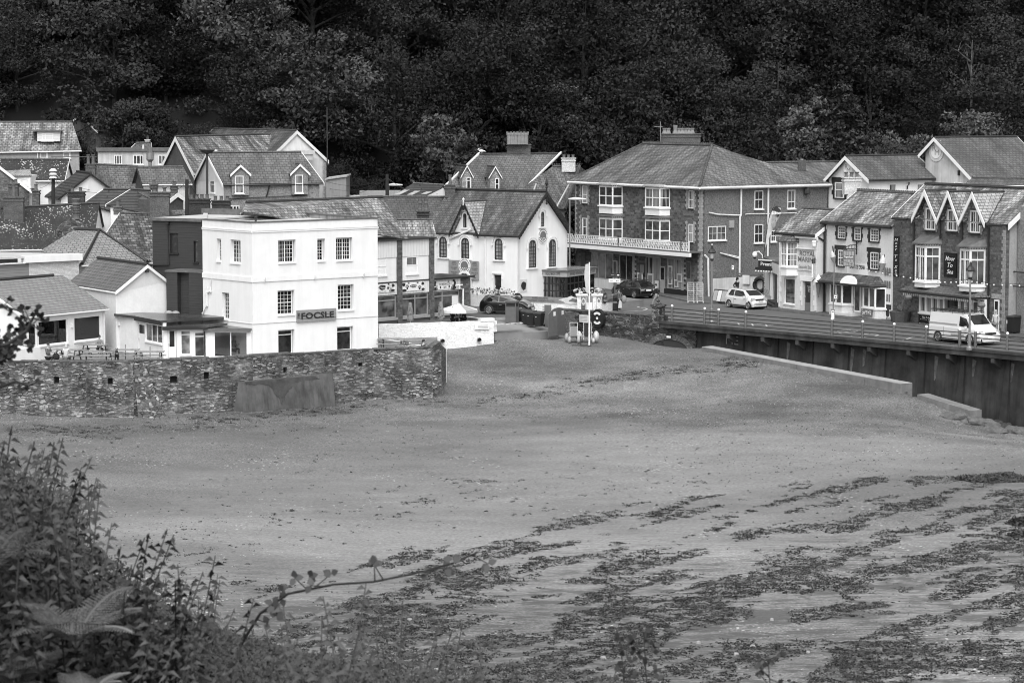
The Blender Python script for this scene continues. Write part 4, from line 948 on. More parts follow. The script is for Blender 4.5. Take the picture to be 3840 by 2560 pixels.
# left roofs cluster
X={}
o,f,g_=G2('lichen_house','large old roof covered in pale lichen spots at the left edge','A',(-260,1062),(1085,992),(-300,1500,190),(1010,1480,193),38,-.5,wall='white_paint',roof='slate_lichen',ridge='ridge_dark',verge=None);X['lich']=o
chimney(o,'A',35,250,925,1230,193.5,1,'brick',ph=1.0);chimney(o,'A',735,915,868,1010,197.5,2,'dark_brick');
m=MB();p=P('A',795,1310,189.5);m.lathe(p,[(1.25,-.3),(1.2,.2),(.95,.55),(.5,.85),(.3,1.0)],12);o2=m.build('stone_mound_stack','dark_rubble',o);m=MB();m.lathe(p+Vector((.25,0,.95)),[(.3,0),(.28,.3),(.33,.32),(.24,.36),(.33,.5),(.24,.54),(.33,.7),(.24,.74),(.33,.9),(.24,.94),(.33,1.1),(.26,1.2),(.36,1.45),(.2,1.5)],10);m.build('louvred_pot','clay_pot',o2)
o,f,g_=G2('patchy_house','patchy dark and light slate roof beside the boarded block','A',(1310,1098),(1720,1118),(960,1620,186),(1900,1640,188),38,-.5,wall='white_paint',roof='slate_patchy',verge='white_smooth')
chimney(o,'A',1235,1320,1030,1120,196,1,'clay_pot','clay_pot',ph=.5)
chimney(o,'A',1628,1838,872,1220,190,2,'brick',style=1)
o,f,g_=G2('tiled_house','dark corrugated clay tile roof in the middle of the rooftops','A',(1128,842),(1420,842),(925,985,200),(1235,1090,199),34,-.5,roof='tile_dark',wall='white_paint',ridge='ridge_dark',gutter=None)
o,f,g_=G2('tiled_house','dark tiled roof with a white verge line left of the tall brick chimney','A',(1425,842),(1640,855),(1155,1010,198.2),(1660,1120,198),33,-.5,roof='tile_dark',wall='white_paint',ridge='ridge_dark',gutter=None)
m=MB();p=P('A',1515,1060,199.0);m.lathe(p,[(.1,0),(.1,.25),(.14,.28),(.12,.42)],8);m.build('roof_vent','pale_pot',o)
Ea=P('A',635,938,201);Eb=P('A',1218,838,204.5);Pk=P('A',990,668,202.8);sh=P('A',838,645,208)-Pk;sh.z=0
o,f,g_=gable('white_gable_house','small house with white gable wall and dark tiled roof among the rooftops','house',Pk,Pk+sh,Ea,Ea+sh,-.5,roof='tile_dark',wall='white_paint',verge='dark_paint',back=(Vector((Eb.x,Eb.y,Ea.z+.6)),Vector((Eb.x,Eb.y,Ea.z+.6))+sh),ridge='ridge_dark',gutter='dark_paint')
q=Fr(Ea+Vector((.0,.12,0)),Eb);W(o,q,'A',705,950,735,992,nx=1,ny=1,v=.0)
o,f,g_=gable('stone_gable_house','stone gabled house with white verge at the left edge','house',P('A',-40,560,206),P('A',-120,530,214),P('A',-420,900,203),P('A',-420,880,211),0,roof='slate_mid',endmat='grey_stone',wall='grey_stone',back=(P('A',352,858,207),P('A',300,820,215)),verge_w=.14)
chimney(o,'A',88,190,778,940,202,2,'brick');chimney(o,'A',348,422,855,1025,201,1,'grey_stone',ph=.5)
o,f,g_=G2('slate_house','dark lichen spotted roof with a small pale slate dormer','A',(-300,512),(750,515),(-300,742,211),(700,742,212.5),38,0,roof='slate_lichen',wall='white_paint',verge_w=.1)
q=Fr(P('A',-50,760,210.6),P('A',332,760,210.4));zt_=q.hit('A',200,690)[1];zb_=q.hit('A',200,835)[1];box_block(o,q,0,q.len,-3,0,zb_,zt_,'white_paint','dormer_wall');m=MB();a_=P('A',-60,695,210.3);b_=P('A',345,690,210.3);roof_slab(m,[a_,b_,P('A',318,600,214),P('A',-60,600,214)]);m.build('dormer_roof','slate_pale',o);W(o,q,'A',235,732,298,800,nx=1,ny=1)
W(o,f,'A',350,775,412,835,nx=2,ny=1,v=.05)
o,f,g_=G2('slate_house','mid grey slate roof behind the white gable house with two-pot chimney','A',(1000,568),(1500,592),(1000,838,213),(1455,838,214),40,0,roof='slate_brown',wall='white_paint',verge=None)
chimney(o,'A',930,1035,565,690,212,2,'brick',ph=.75)
o,f,g_=G2('small_house','small house with dark slate roof and stained white wall','A',(1495,602),(1998,598),(1550,782,207),(2095,778,208),42,0,roof='slate_mid',wall='stained_white',endmat='dark_roughcast',verge='dark_paint')
chimney(o,'A',1635,1705,785,880,201,1,'brick');chimney(o,'A',1855,1925,800,880,202,1,'brick');
m=MB();p=P('A',1635,600,210);m.lathe(p-Vector((0,0,.5)),[(.14,0),(.14,.9),(.3,1.1),(.3,1.6),(.18,1.62),(.26,2.1)],10);m.build('metal_flue','galvanised',o)
q=Fr(P('A',1830,960,196.5),P('A',2010,945,198));gg=thing('gablet','small white barged gable end among the chimneys','gable',P('A',1920,990,197));gabled_dormer(gg,q,'A',(1918,885),(1835,955),(2008,945),4,'dark_roughcast','slate_mid',foot=-.3,vw=.16)
bc=thing('terrace_house','low house with two dark brick multi-pot chimneys behind the flat roof','house',P('C',200,1000,194));q=Fr(P('C',-60,990,194),P('C',650,990,196));zt=q.hit('C',300,985)[1];box_block(bc,q,0,q.len,-4,0,-.5,zt-1.0,'off_white');m=MB();roof_slab(m,[q.w(-.2,.2,zt-1.1),q.w(q.len+.2,.2,zt-1.1),q.w(q.len+.2,-2.2,zt+.2),q.w(-.2,-2.2,zt+.2)]);m.build('roof','slate_mid',bc)
chimney(bc,'C',22,246,830,1010,193.5,4,'dark_brick');chimney(bc,'C',275,470,848,1000,194,3,'dark_brick')
o,f,g_=G2('far_house','large house with pale weathered slate roof and a white boarded flat dormer','A',(-350,114),(785,108),(-300,436,229),(888,415,230),36,5,roof='slate_weathered',wall='light_render',verge=None)
q=Fr(P('A',405,300,230.2),P('A',652,300,230.4));zt_=q.hit('A',530,215)[1];zb_=q.hit('A',530,320)[1];box_block(o,q,0,q.len,-3.2,0,zb_,zt_,'clad_white_h','dormer_wall');box_block(o,q,-.5,q.len+.15,-3.4,.2,zt_+.003,zt_+.12,'lead','dormer_roof');W(o,q,'A',455,235,580,312,nx=1,ny=1,mull=(.3,),trans=(.7,),v=.03)
W(o,f,'A',440,440,520,505,nx=1,ny=1,mull=(.85,),v=.03);W(o,f,'A',690,440,768,500,nx=1,ny=1,mull=(.85,),v=.03,gl='glass_mid')
m=MB();m.tube([f.w(f.hit('A',410,450)[0],.1,f.hit('A',410,430)[1]),f.w(f.hit('A',410,450)[0],.1,f.hit('A',410,505)[1])],.06);m.build('downpipe','pvc',o)
fn=thing('garden_fence','thin metal garden railing between the far houses','fence',P('A',970,590,224));q=Fr(P('A',560,560,226),P('A',1072,560,226));m=MB();zt_=q.hit('A',900,490)[1];zb_=q.hit('A',900,592)[1]
m.tube([q.w(0,0,zt_),q.w(q.len,0,zt_)],.04);m.tube([q.w(3.8,0,(zt_+zb_)/2+.1),q.w(q.len,0,(zt_+zb_)/2+.1)],.04);[m.tube([q.w(3.8+k*.35,0,zb_-1),q.w(3.8+k*.35,0,zt_)],.03 if k%3 else.05,4)for k in range(int((q.len-3.8)/.35)+1)];m.build('rails','iron',fn)
o=thing('flat_roof_house','low white flat roofed house with three pairs of windows','house',P('A',1400,600,222));q=Fr(P('A',1070,500,222),P('A',1860,500,223));zt_=q.hit('A',1400,428)[1];box_block(o,q,0,q.len,-6,0,5,zt_,'stained_white');box_block(o,q,-.15,q.len+.1,-6,.2,zt_+.003,zt_+.2,'lead','flat_roof')
for x0,x1,mu in((1245,1325,(.33,.66)),(1450,1560,(.35,.7)),(1725,1802,(.5,))):W(o,q,'A',x0,470,x1,572,nx=1,ny=1,mull=mu,v=.04,gl='glass_mid')
m=MB();p=P('A',1560,415,222.5);m.tube([p,p+Vector((0,0,.45))],.08);m.build('flue','pvc',o)
o,f,g_=G2('cottage','cottage roof half hidden by bushes behind the flat white house','A',(1480,340),(1640,335),(1390,430,232),(1640,425,232),40,6,roof='slate_mid',wall='off_white');chimney(o,'A',1580,1625,300,345,234,1,'white_paint')
o,f,g_=G2('hill_cottage','brown tiled roof end showing among the trees above the houses','A',(870,25),(1270,28),(1070,210,236),(1330,205,238),40,10,roof='slate_brown',wall='grey_render',verge_w=.1,gutter=None)
Pk=P('A',1910,268,214);E0=P('A',2112,668,211);sh=P('C',905,160,228)-Pk;sh.z=0;Bk=P('A',1755,590,216.5)
o,f,g_=gable('grey_gable_house','tall house with dark rendered gable and pale lichen streaked slate roof','house',Pk,Pk+sh,E0,E0+sh,3,roof='slate_weathered',wall='dark_roughcast',back=(Vector((Bk.x,Bk.y,Bk.z)),Bk+sh),verge_w=.2)
Pk=P('C',1200,85,226);E0=P('C',965,318,223.5);E1=P('C',1545,412,228.5);sh=P('C',290,80,238)-Pk;sh.z=0
o,f,g_=gable('white_gable_house','tall pale house with broad gable and brick quoins behind the dormer house','house',Pk,Pk+sh,E0,E0+sh,3,roof='slate_brown',wall='stained_white',endmat='off_white',back=(E1,E1+sh),verge_w=.16)
q=Fr(E0,E1);quoins(o,q,q.hit('C',1515,600)[0],.06,5,q.hit('C',1515,430)[1],'quoin_brick',(-1,),.2,.35,.22);box_block(o,q,q.hit('C',1230,400)[0],q.hit('C',1330,400)[0],0,.5,q.hit('C',1300,405)[1],q.hit('C',1300,345)[1],'off_white','chimney_breast');box_block(o,q,q.hit('C',1060,400)[0],q.hit('C',1345,400)[0],0,.6,q.hit('C',1300,345)[1],q.hit('C',1300,300)[1],'off_white','cornice')
m=MB();p=P('C',1532,460,228);m.tube([p,p+Vector((0,0,5))],.05);m.build('aerial_pole','iron',o)
E0=P('C',400,668,205);E1=P('C',1490,655,207.5);R0=roofpt(E0,E1,R(47),'C',222,328);R1=roofpt(E0,E1,R(47),'C',1245,322);R1.z=R0.z;BL=P('C',68,590,212)
o,f,g_=gable('dormer_house','grey roughcast house with dark slate roof and two white barged gabled dormers','house',R0,R1,E0,E1,1,roof='slate_mid',wall='grey_roughcast',endmat='white_paint',verge_w=.13,gutter='dark_paint',back=(Vector((BL.x,BL.y,E0.z)),Vector((BL.x+R1.x-R0.x,BL.y+2,E0.z))))
for pk,bl,br,wr in(((582,462),(475,572),(695,560),(527,580,620,770)),((1232,452),(1128,560),(1338,556),(1180,570,1268,765))):
 gabled_dormer(o,f,'C',pk,bl,br,3.2,'grey_roughcast','slate_mid',foot=f.hit('C',600,790)[1],dv=.22);W(o,f,'C',*wr,nx=1,ny=1,trans=(.52,),v=.27,gl='glass_curtain',sillo=.35)
pipe(o,[f.w(f.hit('C',905,670)[0],.1,f.hit('C',905,670)[1]),f.w(f.hit('C',865,800)[0],.1,f.hit('C',865,805)[1])],.06,'dark_paint');pipe(o,[f.w(f.hit('C',1330,670)[0],.1,f.hit('C',1330,670)[1]),f.w(f.hit('C',1300,700)[0],.1,f.hit('C',1300,690)[1]),f.w(f.hit('C',1300,780)[0],.1,f.hit('C',1300,785)[1])],.06,'dark_paint');pipe(o,[f.w(f.hit('C',430,825)[0],.1,f.hit('C',430,828)[1]),f.w(f.hit('C',1300,790)[0],.1,f.hit('C',1300,788)[1])],.04,'dark_paint')
quoins(o,f,f.hit('C',1405,700)[0],.02,2,g_['e0'].z,'quoin_brick',(-1,),.2,.35,.2);q=Fr(g_['b0'],g_['e0']);W(o,q,'C',250,580,302,765,nx=1,ny=1,trans=(.5,),v=.05,gl='glass_curtain');W(o,f,'C',472,905,575,985,nx=1,ny=1,mull=(.33,.66),v=.05)
m=MB();p=P('C',320,390,209);m.tube([p,p+Vector((0,0,.7))],.12,8);m.build('flue','pvc',o)
sp=thing('satellite_dish','dark satellite dish on a tall pole against the white gable','dish',P('C',224,830,203));m=MB();m.tube([P('C',224,830,203),P('C',222,345,203)],.09,8);m.build('pole','iron',sp);m=MB();c_=P('C',222,312,203);m.lathe(c_,[(.02,-.25),(.4,-.12),(.6,.1),(.62,.12),(.4,-.06),(.02,-.18)],14,1,.6);m.build('dish','iron',sp)
o=thing('metal_shed','pale corrugated metal shed behind the far houses','shed',P('C',1630,820,222));q=Fr(P('C',1520,700,222),P('C',1738,700,222));z0_=q.hit('C',1520,625)[1];z1_=q.hit('C',1738,590)[1];m=MB();m.hexa([q.w(0,-5,2),q.w(q.len,-5,2),q.w(q.len,0,2),q.w(0,0,2),q.w(0,-5,z0_),q.w(q.len,-5,z1_),q.w(q.len,0,z1_),q.w(0,0,z0_)]);m.build('wall','corrugated',o)
m=MB();m.hexa([q.w(-.1,-5.1,z0_+.005),q.w(q.len+.1,-5.1,z1_+.005),q.w(q.len+.1,.15,z1_+.005),q.w(-.1,.15,z0_+.005),q.w(-.1,-5.1,z0_+.12),q.w(q.len+.1,-5.1,z1_+.12),q.w(q.len+.1,.15,z1_+.12),q.w(-.1,.15,z0_+.12)]);m.build('roof','light_render',o)
o=thing('garden_wall','low pale block garden wall beneath the wooded hill','wall',P('C',2000,800,226));q=Fr(P('C',1740,780,226),P('C',2330,780,227));box_block(o,q,q.hit('C',1885,780)[0],q.len,-.3,0,0,q.hit('C',2100,738)[1],'light_render');box_block(o,q,0,q.hit('C',1884,780)[0],-.3,0,0,q.hit('C',1800,790)[1],'off_white','low_wall')
# columned cafe with the roof behind the pub
cfA=GP('F',250,905,0);cfB=GP('F',990,838,0)
f=Fr(Vector((cfA.x,cfA.y,0)),Vector((cfB.x,cfB.y,0)))
cafe=thing('cafe','cafe with stone pillars, white boarded panels, animal print signs and a long pale slate roof','cafe',cfA)
um=lambda c,x,y:f.hit(c,x,y)[0]
zt=f.hit('E',450,1155)[1];uL_=um('F',-260,600);uE=um('E',655,1300)
E0=f.w(uL_,.15,zt+.03);E1=f.w(um('E',372,1150),.15,zt+.03)
R1=roofpt(E0,E1,R(41),'E',100,702);R0=roofpt(E0,E1,R(41),'C',650,838);R0.z=R1.z
m=MB();roof_slab(m,[P('C',600,960,R0.y-4.2),E1,R1,R0]);B1=Vector((2*R1.x-E1.x,2*R1.y-E1.y,E1.z));B0=B1+(R0-R1);roof_slab(m,[B1,B0,R0,R1]);m.build('roof','slate_weathered',cafe)
m=MB();m.tube([R0+Vector((0,0,.04)),R1+Vector((0,0,.04))],.13,6);m.build('ridge_tiles','ridge_dark',cafe)
m=MB();f.box(m,uL_,um('E',372,1150)-.2,-6.5,-.25,-.7,zt-.1);m.build('wall','off_white',cafe)
m=MB();f.box(m,um('E',372,1150)-.2,uE,-3.0,-.25,0,zt-.1);m.build('wall','off_white',cafe)
m=MB();f.box(m,uL_,uE+.05,-3.2,.25,zt,zt+.09);m.build('eaves_board','iron',cafe)
zp=f.hit('E',450,1335)[1];zl=f.hit('F',450,437)[1];zs1=f.hit('F',450,575)[1];zs0=f.hit('F',450,445)[1];zw=f.hit('F',450,825)[1];zw2=f.hit('F',450,862)[1]
pil=[(um('F',253,600),um('F',305,600)),(um('F',603,600),um('F',653,600))]
bays=[(uL_,pil[0][0]),(pil[0][1],pil[1][0]),(pil[1][1],um('F',945,600))]
for a,b in pil:m=MB();f.box(m,a,b,-.2,.12,-.1,zt-.002);m.build('pillar','brown_stone',cafe)
m=MB();a=bays[2][1];f.box(m,a,a+1.0,-3,.12,-.1,f.hit('F',960,415)[1]);m.build('pillar','brown_stone',cafe)
ztx=f.hit('F',800,422)[1]
for i,(a,b)in enumerate(bays):
 top=zt if i<2 else ztx
 if i<2:
  box_block(cafe,f,a,b,-.25,.05,zp,zt-.003,'clad_white','clad_panel');box_block(cafe,f,a,b,-.25,.0,zl,zp-.003,'white_paint','panel');box_block(cafe,f,a,b+.0,.0,.1,zl-.06,zl+.02,'dark_paint','ledge')
 box_block(cafe,f,a,b,-.25,.04,zs1,(zs0 if i<2 else ztx),'clad_white','sign_panel')
 win(cafe,f,(a+.03,b-.03,zw,zs1-.04),v=-.06,nx=1,ny=1,mull=(.52,)if i<2 else(.35,),trans=(.78,),frame='sign_mid',gl='glass_mid',sill=None,fw=.08)
 box_block(cafe,f,a,b,-.2,.16,zw-.16,zw-.01,'sign_mid','sill');box_block(cafe,f,a,b,-.2,.02,-.1,zw-.165,'wood_panel','stall_riser')
box_block(cafe,f,bays[2][0],bays[2][1]+1.3,-3.2,.3,ztx+.003,ztx+.12,'dark_paint','flat_roof')
W(cafe,f,'E',-30,1348,145,1550,v=.03,nx=4,ny=2,trans=(.5,),frame='white_smooth');W(cafe,f,'E',360,1342,490,1530,v=.03,nx=2,ny=1,trans=(.52,),gl='glass_mid')
u0,u1,z0,z1=f.rect('E',368,1345,470,1430,.03);box_block(cafe,f,u0,u1,-.0,.003,z0,z1,'interior_mid','blind')
def cone_sign(par,fr,u,z,h,v,dark='sign_dark'):
 m=MB();m.slab([fr.w(u-h*.12,v,z),fr.w(u+h*.12,v,z),fr.w(u,v,z-h*.55)],fr.N*.01);m.build('cone','sign_mid',par);m=MB();m.slab(blob(fr,u,z+h*.1,h*.18,h*.17,v+.003,3,12,.08),fr.N*.01);m.build('scoop','off_white',par)
def blobs(par,fr,lst,v):
 m=MB()
 for i,(u,z,ru,rz)in enumerate(lst):m.slab(blob(fr,u,z,ru,rz,v,i*7+1,14,.12),fr.N*.008)
 m.build('spots','sign_dark',par)
def rel(r,fx,fy):return r[0]+(r[1]-r[0])*fx,r[3]-(r[3]-r[2])*fy
r=f.rect('F',-60,480,240,572,.1);o=board(cafe,f,r,'sign_white',.05,.05);Lr=r[1]-r[0];H=r[3]-r[2]
blobs(o,f,[(*rel(r,.52,.4),Lr*.13,H*.3),(*rel(r,.9,.25),Lr*.07,H*.2),(*rel(r,.88,.82),Lr*.1,H*.15),(*rel(r,.73,.5),.08,.12),(*rel(r,.75,.08),.1,.05),(*rel(r,.05,.2),Lr*.08,H*.2)],.105)
text(o,f,(*[rel(r,.42,0)[0],rel(r,.64,0)[0]],rel(r,0,.5)[1],rel(r,0,.28)[1]),'Mabel','sign_white',.12,slant=-.05);cone_sign(o,f,*rel(r,.82,.45),.8,.12)
text(o,f,(rel(r,.4,0)[0],rel(r,.66,0)[0],rel(r,0,.95)[1],rel(r,0,.8)[1]),'SALES ICE CREAM','sign_mid',.11)
r=f.rect('F',310,462,555,552,.1);o=board(cafe,f,r,'sign_white',.05,.05);Lr=r[1]-r[0];H=r[3]-r[2]
blobs(o,f,[(*rel(r,.08,.18),Lr*.08,H*.2),(*rel(r,.1,.88),Lr*.11,H*.16),(*rel(r,.93,.2),Lr*.06,H*.18),(*rel(r,.94,.88),Lr*.07,H*.14),(*rel(r,.3,.05),.1,.04),(*rel(r,.7,.05),.1,.04)]+[(*rel(r,.24+dx,.62+dy),.09,.09)for dx,dy in((0,0),)]+[(*rel(r,.24+dx,.55+dy),.035,.06)for dx,dy in((-.06,-.1),(-.025,-.24),(.02,-.24),(.055,-.1))]+[(*rel(r,.79,.76),.09,.09)]+[(*rel(r,.79+dx,.68+dy),.035,.06)for dx,dy in((-.06,-.08),(-.025,-.2),(.02,-.2),(.055,-.08))],.105)
blobs(o,f,[(*rel(r,.51,.42),Lr*.15,H*.17)],.11);text(o,f,(rel(r,.39,0)[0],rel(r,.63,0)[0],rel(r,0,.5)[1],rel(r,0,.33)[1]),'SCOOPS','sign_white',.125,bold=.02)
r=f.rect('F',655,450,897,535,.1);o=board(cafe,f,r,'sign_white',.05,.05)
text(o,f,(rel(r,.23,0)[0],rel(r,.76,0)[0],rel(r,0,.9)[1],rel(r,0,.2)[1]),'THE REDWOOD\nCAFE','sign_ink',.11,bold=.01)
blobs(o,f,[(*rel(r,.04,.2),.2,.2),(*rel(r,.06,.88),.3,.12),(*rel(r,.92,.28),.2,.25),(*rel(r,.9,.85),.25,.15),(*rel(r,.31,.72),.07,.09),(*rel(r,.7,.7),.07,.09),(*rel(r,.67,.05),.1,.04)],.108);cone_sign(o,f,*rel(r,.14,.4),.7,.125);cone_sign(o,f,*rel(r,.85,.4),.7,.125)
u_,z_=f.hit('F',935,490,.3);u2,z2_=f.hit('F',978,530,.3);pipe(cafe,[f.w(u_,.3,z_),f.w(u_,.3,z_-.25),f.w(u2,.3,z2_),f.w(u2,.3,.0)],.07);m=MB();m.tube([f.w(u_-.35,.3,z_),f.w(u_+.35,.3,z_)],.06);m.build('hopper','pvc',cafe)
rw=f.rect('F',858,605,925,720,.0);o=board(cafe,f,rw,'sign_white',-.04,.03,'poster')
CAFE_F=f
o,f2_,g_=G2('slate_roofed_house','plain dark slate roof between the cafe and the chapel-like pasty shop','E',(-60,690),(800,695),(100,925,207),(650,935,208),42,0,roof='slate_dark',wall='off_white',verge=None,gutter=None)
chimney(o,'E',475,606,850,960,203,2,'dark_brick',style=2,ph=1.0)
o,f2_,g_=G2('slate_roofed_house','lower weathered slate roof just right of the cafe roof','E',(200,940),(640,942),(300,1160,196.5),(700,1150,197),44,0,roof='slate_weathered',wall='off_white',verge=None,gutter=None,back=None)
E0=P('E',200,690,213);E1=P('E',700,705,213.5)
o,f2_,g_=G2('corrugated_shed','shed with dark corrugated roof and pale rooflight strips','E',(430,546),(765,565),(195,690,213),(640,700,213.5),24,0,cat='shed',roof='tile_dark',wall='white_paint',verge=None,gutter=None)
m=MB()
for a,b,w_ in(((225,672),(335,620),22),((370,672),(450,632),22),((515,665),(580,640),18)):
 pa=roofpt(E0,E1,R(24),'E',*a);pb=roofpt(E0,E1,R(24),'E',*b);d=Vector((.45,0,0));m.slab([pa,pa+d,pb+d,pb],(0,0,.04))
m.build('rooflight','light_render',o)
m=MB();a=P('E',590,680,211.5);b=P('E',765,596,212.5);c_=P('E',765,690,212.5);m.slab([a,c_,b],(0,.3,0));m.build('gable_panel','off_white',o)
# pasty shop in the old chapel
c0=P('F',1570,600,201.5);c0.z=0;aL=R(38);aR=R(52);dl=Vector((-math.cos(aL),math.sin(aL),0));dr=Vector((math.cos(aR),math.sin(aR),0))
fa=Fr(c0+dl,c0);un=fa.hit('E',590,1200)[0];fa=Fr(c0+dl*(1-un),c0);fb=Fr(c0,c0+dr);ub=fb.hit('E',2112,1300)[0]
zE=fa.hit('E',1100,1088)[1];zEb=zE
ch=thing('pasty_shop','white former chapel with steep slate roof, arched windows and black scalloped bargeboards','shop',c0)
zR=fb.hit('E',1860,640,.4)[1]
def rt(r,g_=.0):return(r[0]-g_,r[1]+g_,r[2]-g_,r[3]+g_)
door1=fa.rect('F',1325,378,1410,600,-.2);m=MB();dpt=ub
hwall(m,fa,0,fa.len,-.2,zE,[door1],.3)
m.hexa([fa.w(0,-.31,-.2),fa.w(fa.len-.31,-.31,-.2),fa.w(fa.len-.31,-ub,-.2),fa.w(0,-ub,-.2),fa.w(0,-.31,zE),fa.w(fa.len-.31,-.31,zE),fa.w(fa.len-.31,-ub,zE),fa.w(0,-ub,zE)])
m.slab([fb.w(0.01,0,-.2),fb.w(ub,0,-.2),fb.w(ub,0,zEb),fb.w(ub/2,0,zR-.25),fb.w(0.01,0,zEb)],-fb.N*.3)
m.build('wall','white_paint',ch)
door(ch,fa,(door1[0],door1[1],.6,door1[3]),v=-.2,glz=.95,mat='dark_paint')
m=MB();fa.box(m,door1[0]-.15,door1[1]+.15,0,.07,door1[3]+.08,door1[3]+.18);fa.box(m,door1[0]-.15,door1[0]-.07,0,.07,door1[3]-.3,door1[3]+.078);fa.box(m,door1[1]+.07,door1[1]+.15,0,.07,door1[3]-.3,door1[3]+.078);m.build('hood_mould','white_smooth',ch)
hw=ub/2;ov=.38
ea0=fa.w(-.35,.12,zE-.05);ea1=fa.w(fa.len+ov,.12,zE-.05);rdz=Vector((0,0,0));rA=fa.w(-.35,-hw,zR);rB=fa.w(fa.len+ov,-hw,zR);eb0=fa.w(-.35,-ub-.35,zE-.05);eb1=fa.w(fa.len+ov,-ub-.35,zE-.05)
rl=roofpt(ea0,ea1,math.atan2(zR-zE,hw+.35),'E',890,645);
m=MB();roof_slab(m,[ea0,ea1,rB,rA],.12);roof_slab(m,[eb1,eb0,rA,rB],.12);m.build('roof','slate_brown',ch)
m=MB();m.tube([rA+Vector((0,0,.05)),rB+Vector((0,0,.05))],.12,6);m.build('ridge_tiles','ridge_dark',ch)
ga_=fa.hit('E',880,1080)[0];gb_=fa.hit('E',1110,1090)[0]
for a,b in((-.35,ga_),(gb_,fa.len+ov)):m=MB();m.tube([fa.w(a,.25,zE-.12),fa.w(b,.25,zE-.12)],.09,6);m.build('gutter','dark_paint',ch)
def scallop(par,a,b,nrm,depth=.34,n=10,r=.1):
 m=MB();a=Vector(a);b=Vector(b);dz=Vector((0,0,-depth));m.slab([a,b,b+dz,a+dz],nrm*.05)
 for k in range(n):
  c_=a+(b-a)*((k+.5)/n)+dz;pts=[c_+(b-a).normalized()*(r*math.cos(t))+Vector((0,0,r*1.1*math.sin(t)))for t in[2*math.pi*j/10 for j in range(10)]];m.slab([p+nrm*.01 for p in pts],nrm*.04)
 return m.build('bargeboard','dark_paint',par)
gA_=fb.w(-.35,ov,zE-.02);gB2=fb.w(ub+.35,ov,zE-.02);gP_=fb.w(ub/2,ov,zR+.05);scallop(ch,gA_,gP_,fb.N,.3,16,.07);scallop(ch,gB2,gP_,fb.N,.3,16,.07)
m=MB();m.lathe(gP_+Vector((0,0,-.9)),[(.02,-.15),(.1,-.05),(.04,.1),(.08,.2),(.05,.3),(.05,1.1),(.11,1.2),(.06,1.3),(.14,1.5),(.02,1.9)],8);m.build('finial','dark_paint',ch)
up1,zpk=fa.hit('E',990,742,.35);ul1,_=fa.hit('E',835,1072,.35);ur1,_=fa.hit('E',1147,1082,.35);uc1=(ul1+ur1)/2;hw1=(ur1-ul1)/2;slope=(zR-zE)/(hw+.35);back_d=(zpk-zE)/slope
m=MB()
for s in(-1,1):roof_slab(m,[fa.w(uc1+s*hw1,.42,zE-.06),fa.w(uc1,.42,zpk),fa.w(uc1,-back_d+.35,zpk),fa.w(uc1+s*hw1,.3,zE-.02)],.07)
m.build('dormer_roof','slate_pale',ch);m=MB();m.tube([fa.w(uc1,.42,zpk+.03),fa.w(uc1,-back_d+.35,zpk+.03)],.09,6);m.build('ridge_tiles','ridge_tile',ch)
m=MB();m.slab([fa.w(uc1-hw1+.25,.02,zE-.3),fa.w(uc1+hw1-.25,.02,zE-.3),fa.w(uc1+hw1-.2,.02,zE),fa.w(uc1,.02,zpk-.2),fa.w(uc1-hw1+.2,.02,zE)],-fa.N*1.5);m.build('wall','white_paint',ch)
scallop(ch,fa.w(uc1-hw1-.05,.43,zE-.1),fa.w(uc1,.43,zpk+.05),fa.N,.22,9,.13);scallop(ch,fa.w(uc1+hw1+.05,.43,zE-.1),fa.w(uc1,.43,zpk+.05),fa.N,.22,9,.13)
m=MB();m.lathe(fa.w(uc1,.45,zpk),[(.06,-.3),(.06,.1),(.1,.15),(.03,.3)],8);m.build('finial','pvc',ch)
def arch_pts(fr,u0,u1,z0,z1,v,grow=0,n=8,pointed=.55):
 w_=(u1-u0)/2+grow;uc=(u0+u1)/2;rise=min((u1-u0)*pointed,(z1-z0)*.5);zs=z1-rise;pts=[(uc-w_,z0-grow*0),(uc+w_,z0-grow*0)]
 for k in range(n+1):t=k/n;pts.append((uc+w_*math.cos(t*math.pi/2)**.85,zs+(rise+grow)*math.sin(t*math.pi/2)))
 for k in range(n-1,-1,-1):t=k/n;pts.append((uc-w_*math.cos(t*math.pi/2)**.85,zs+(rise+grow)*math.sin(t*math.pi/2)))
 return pts,zs
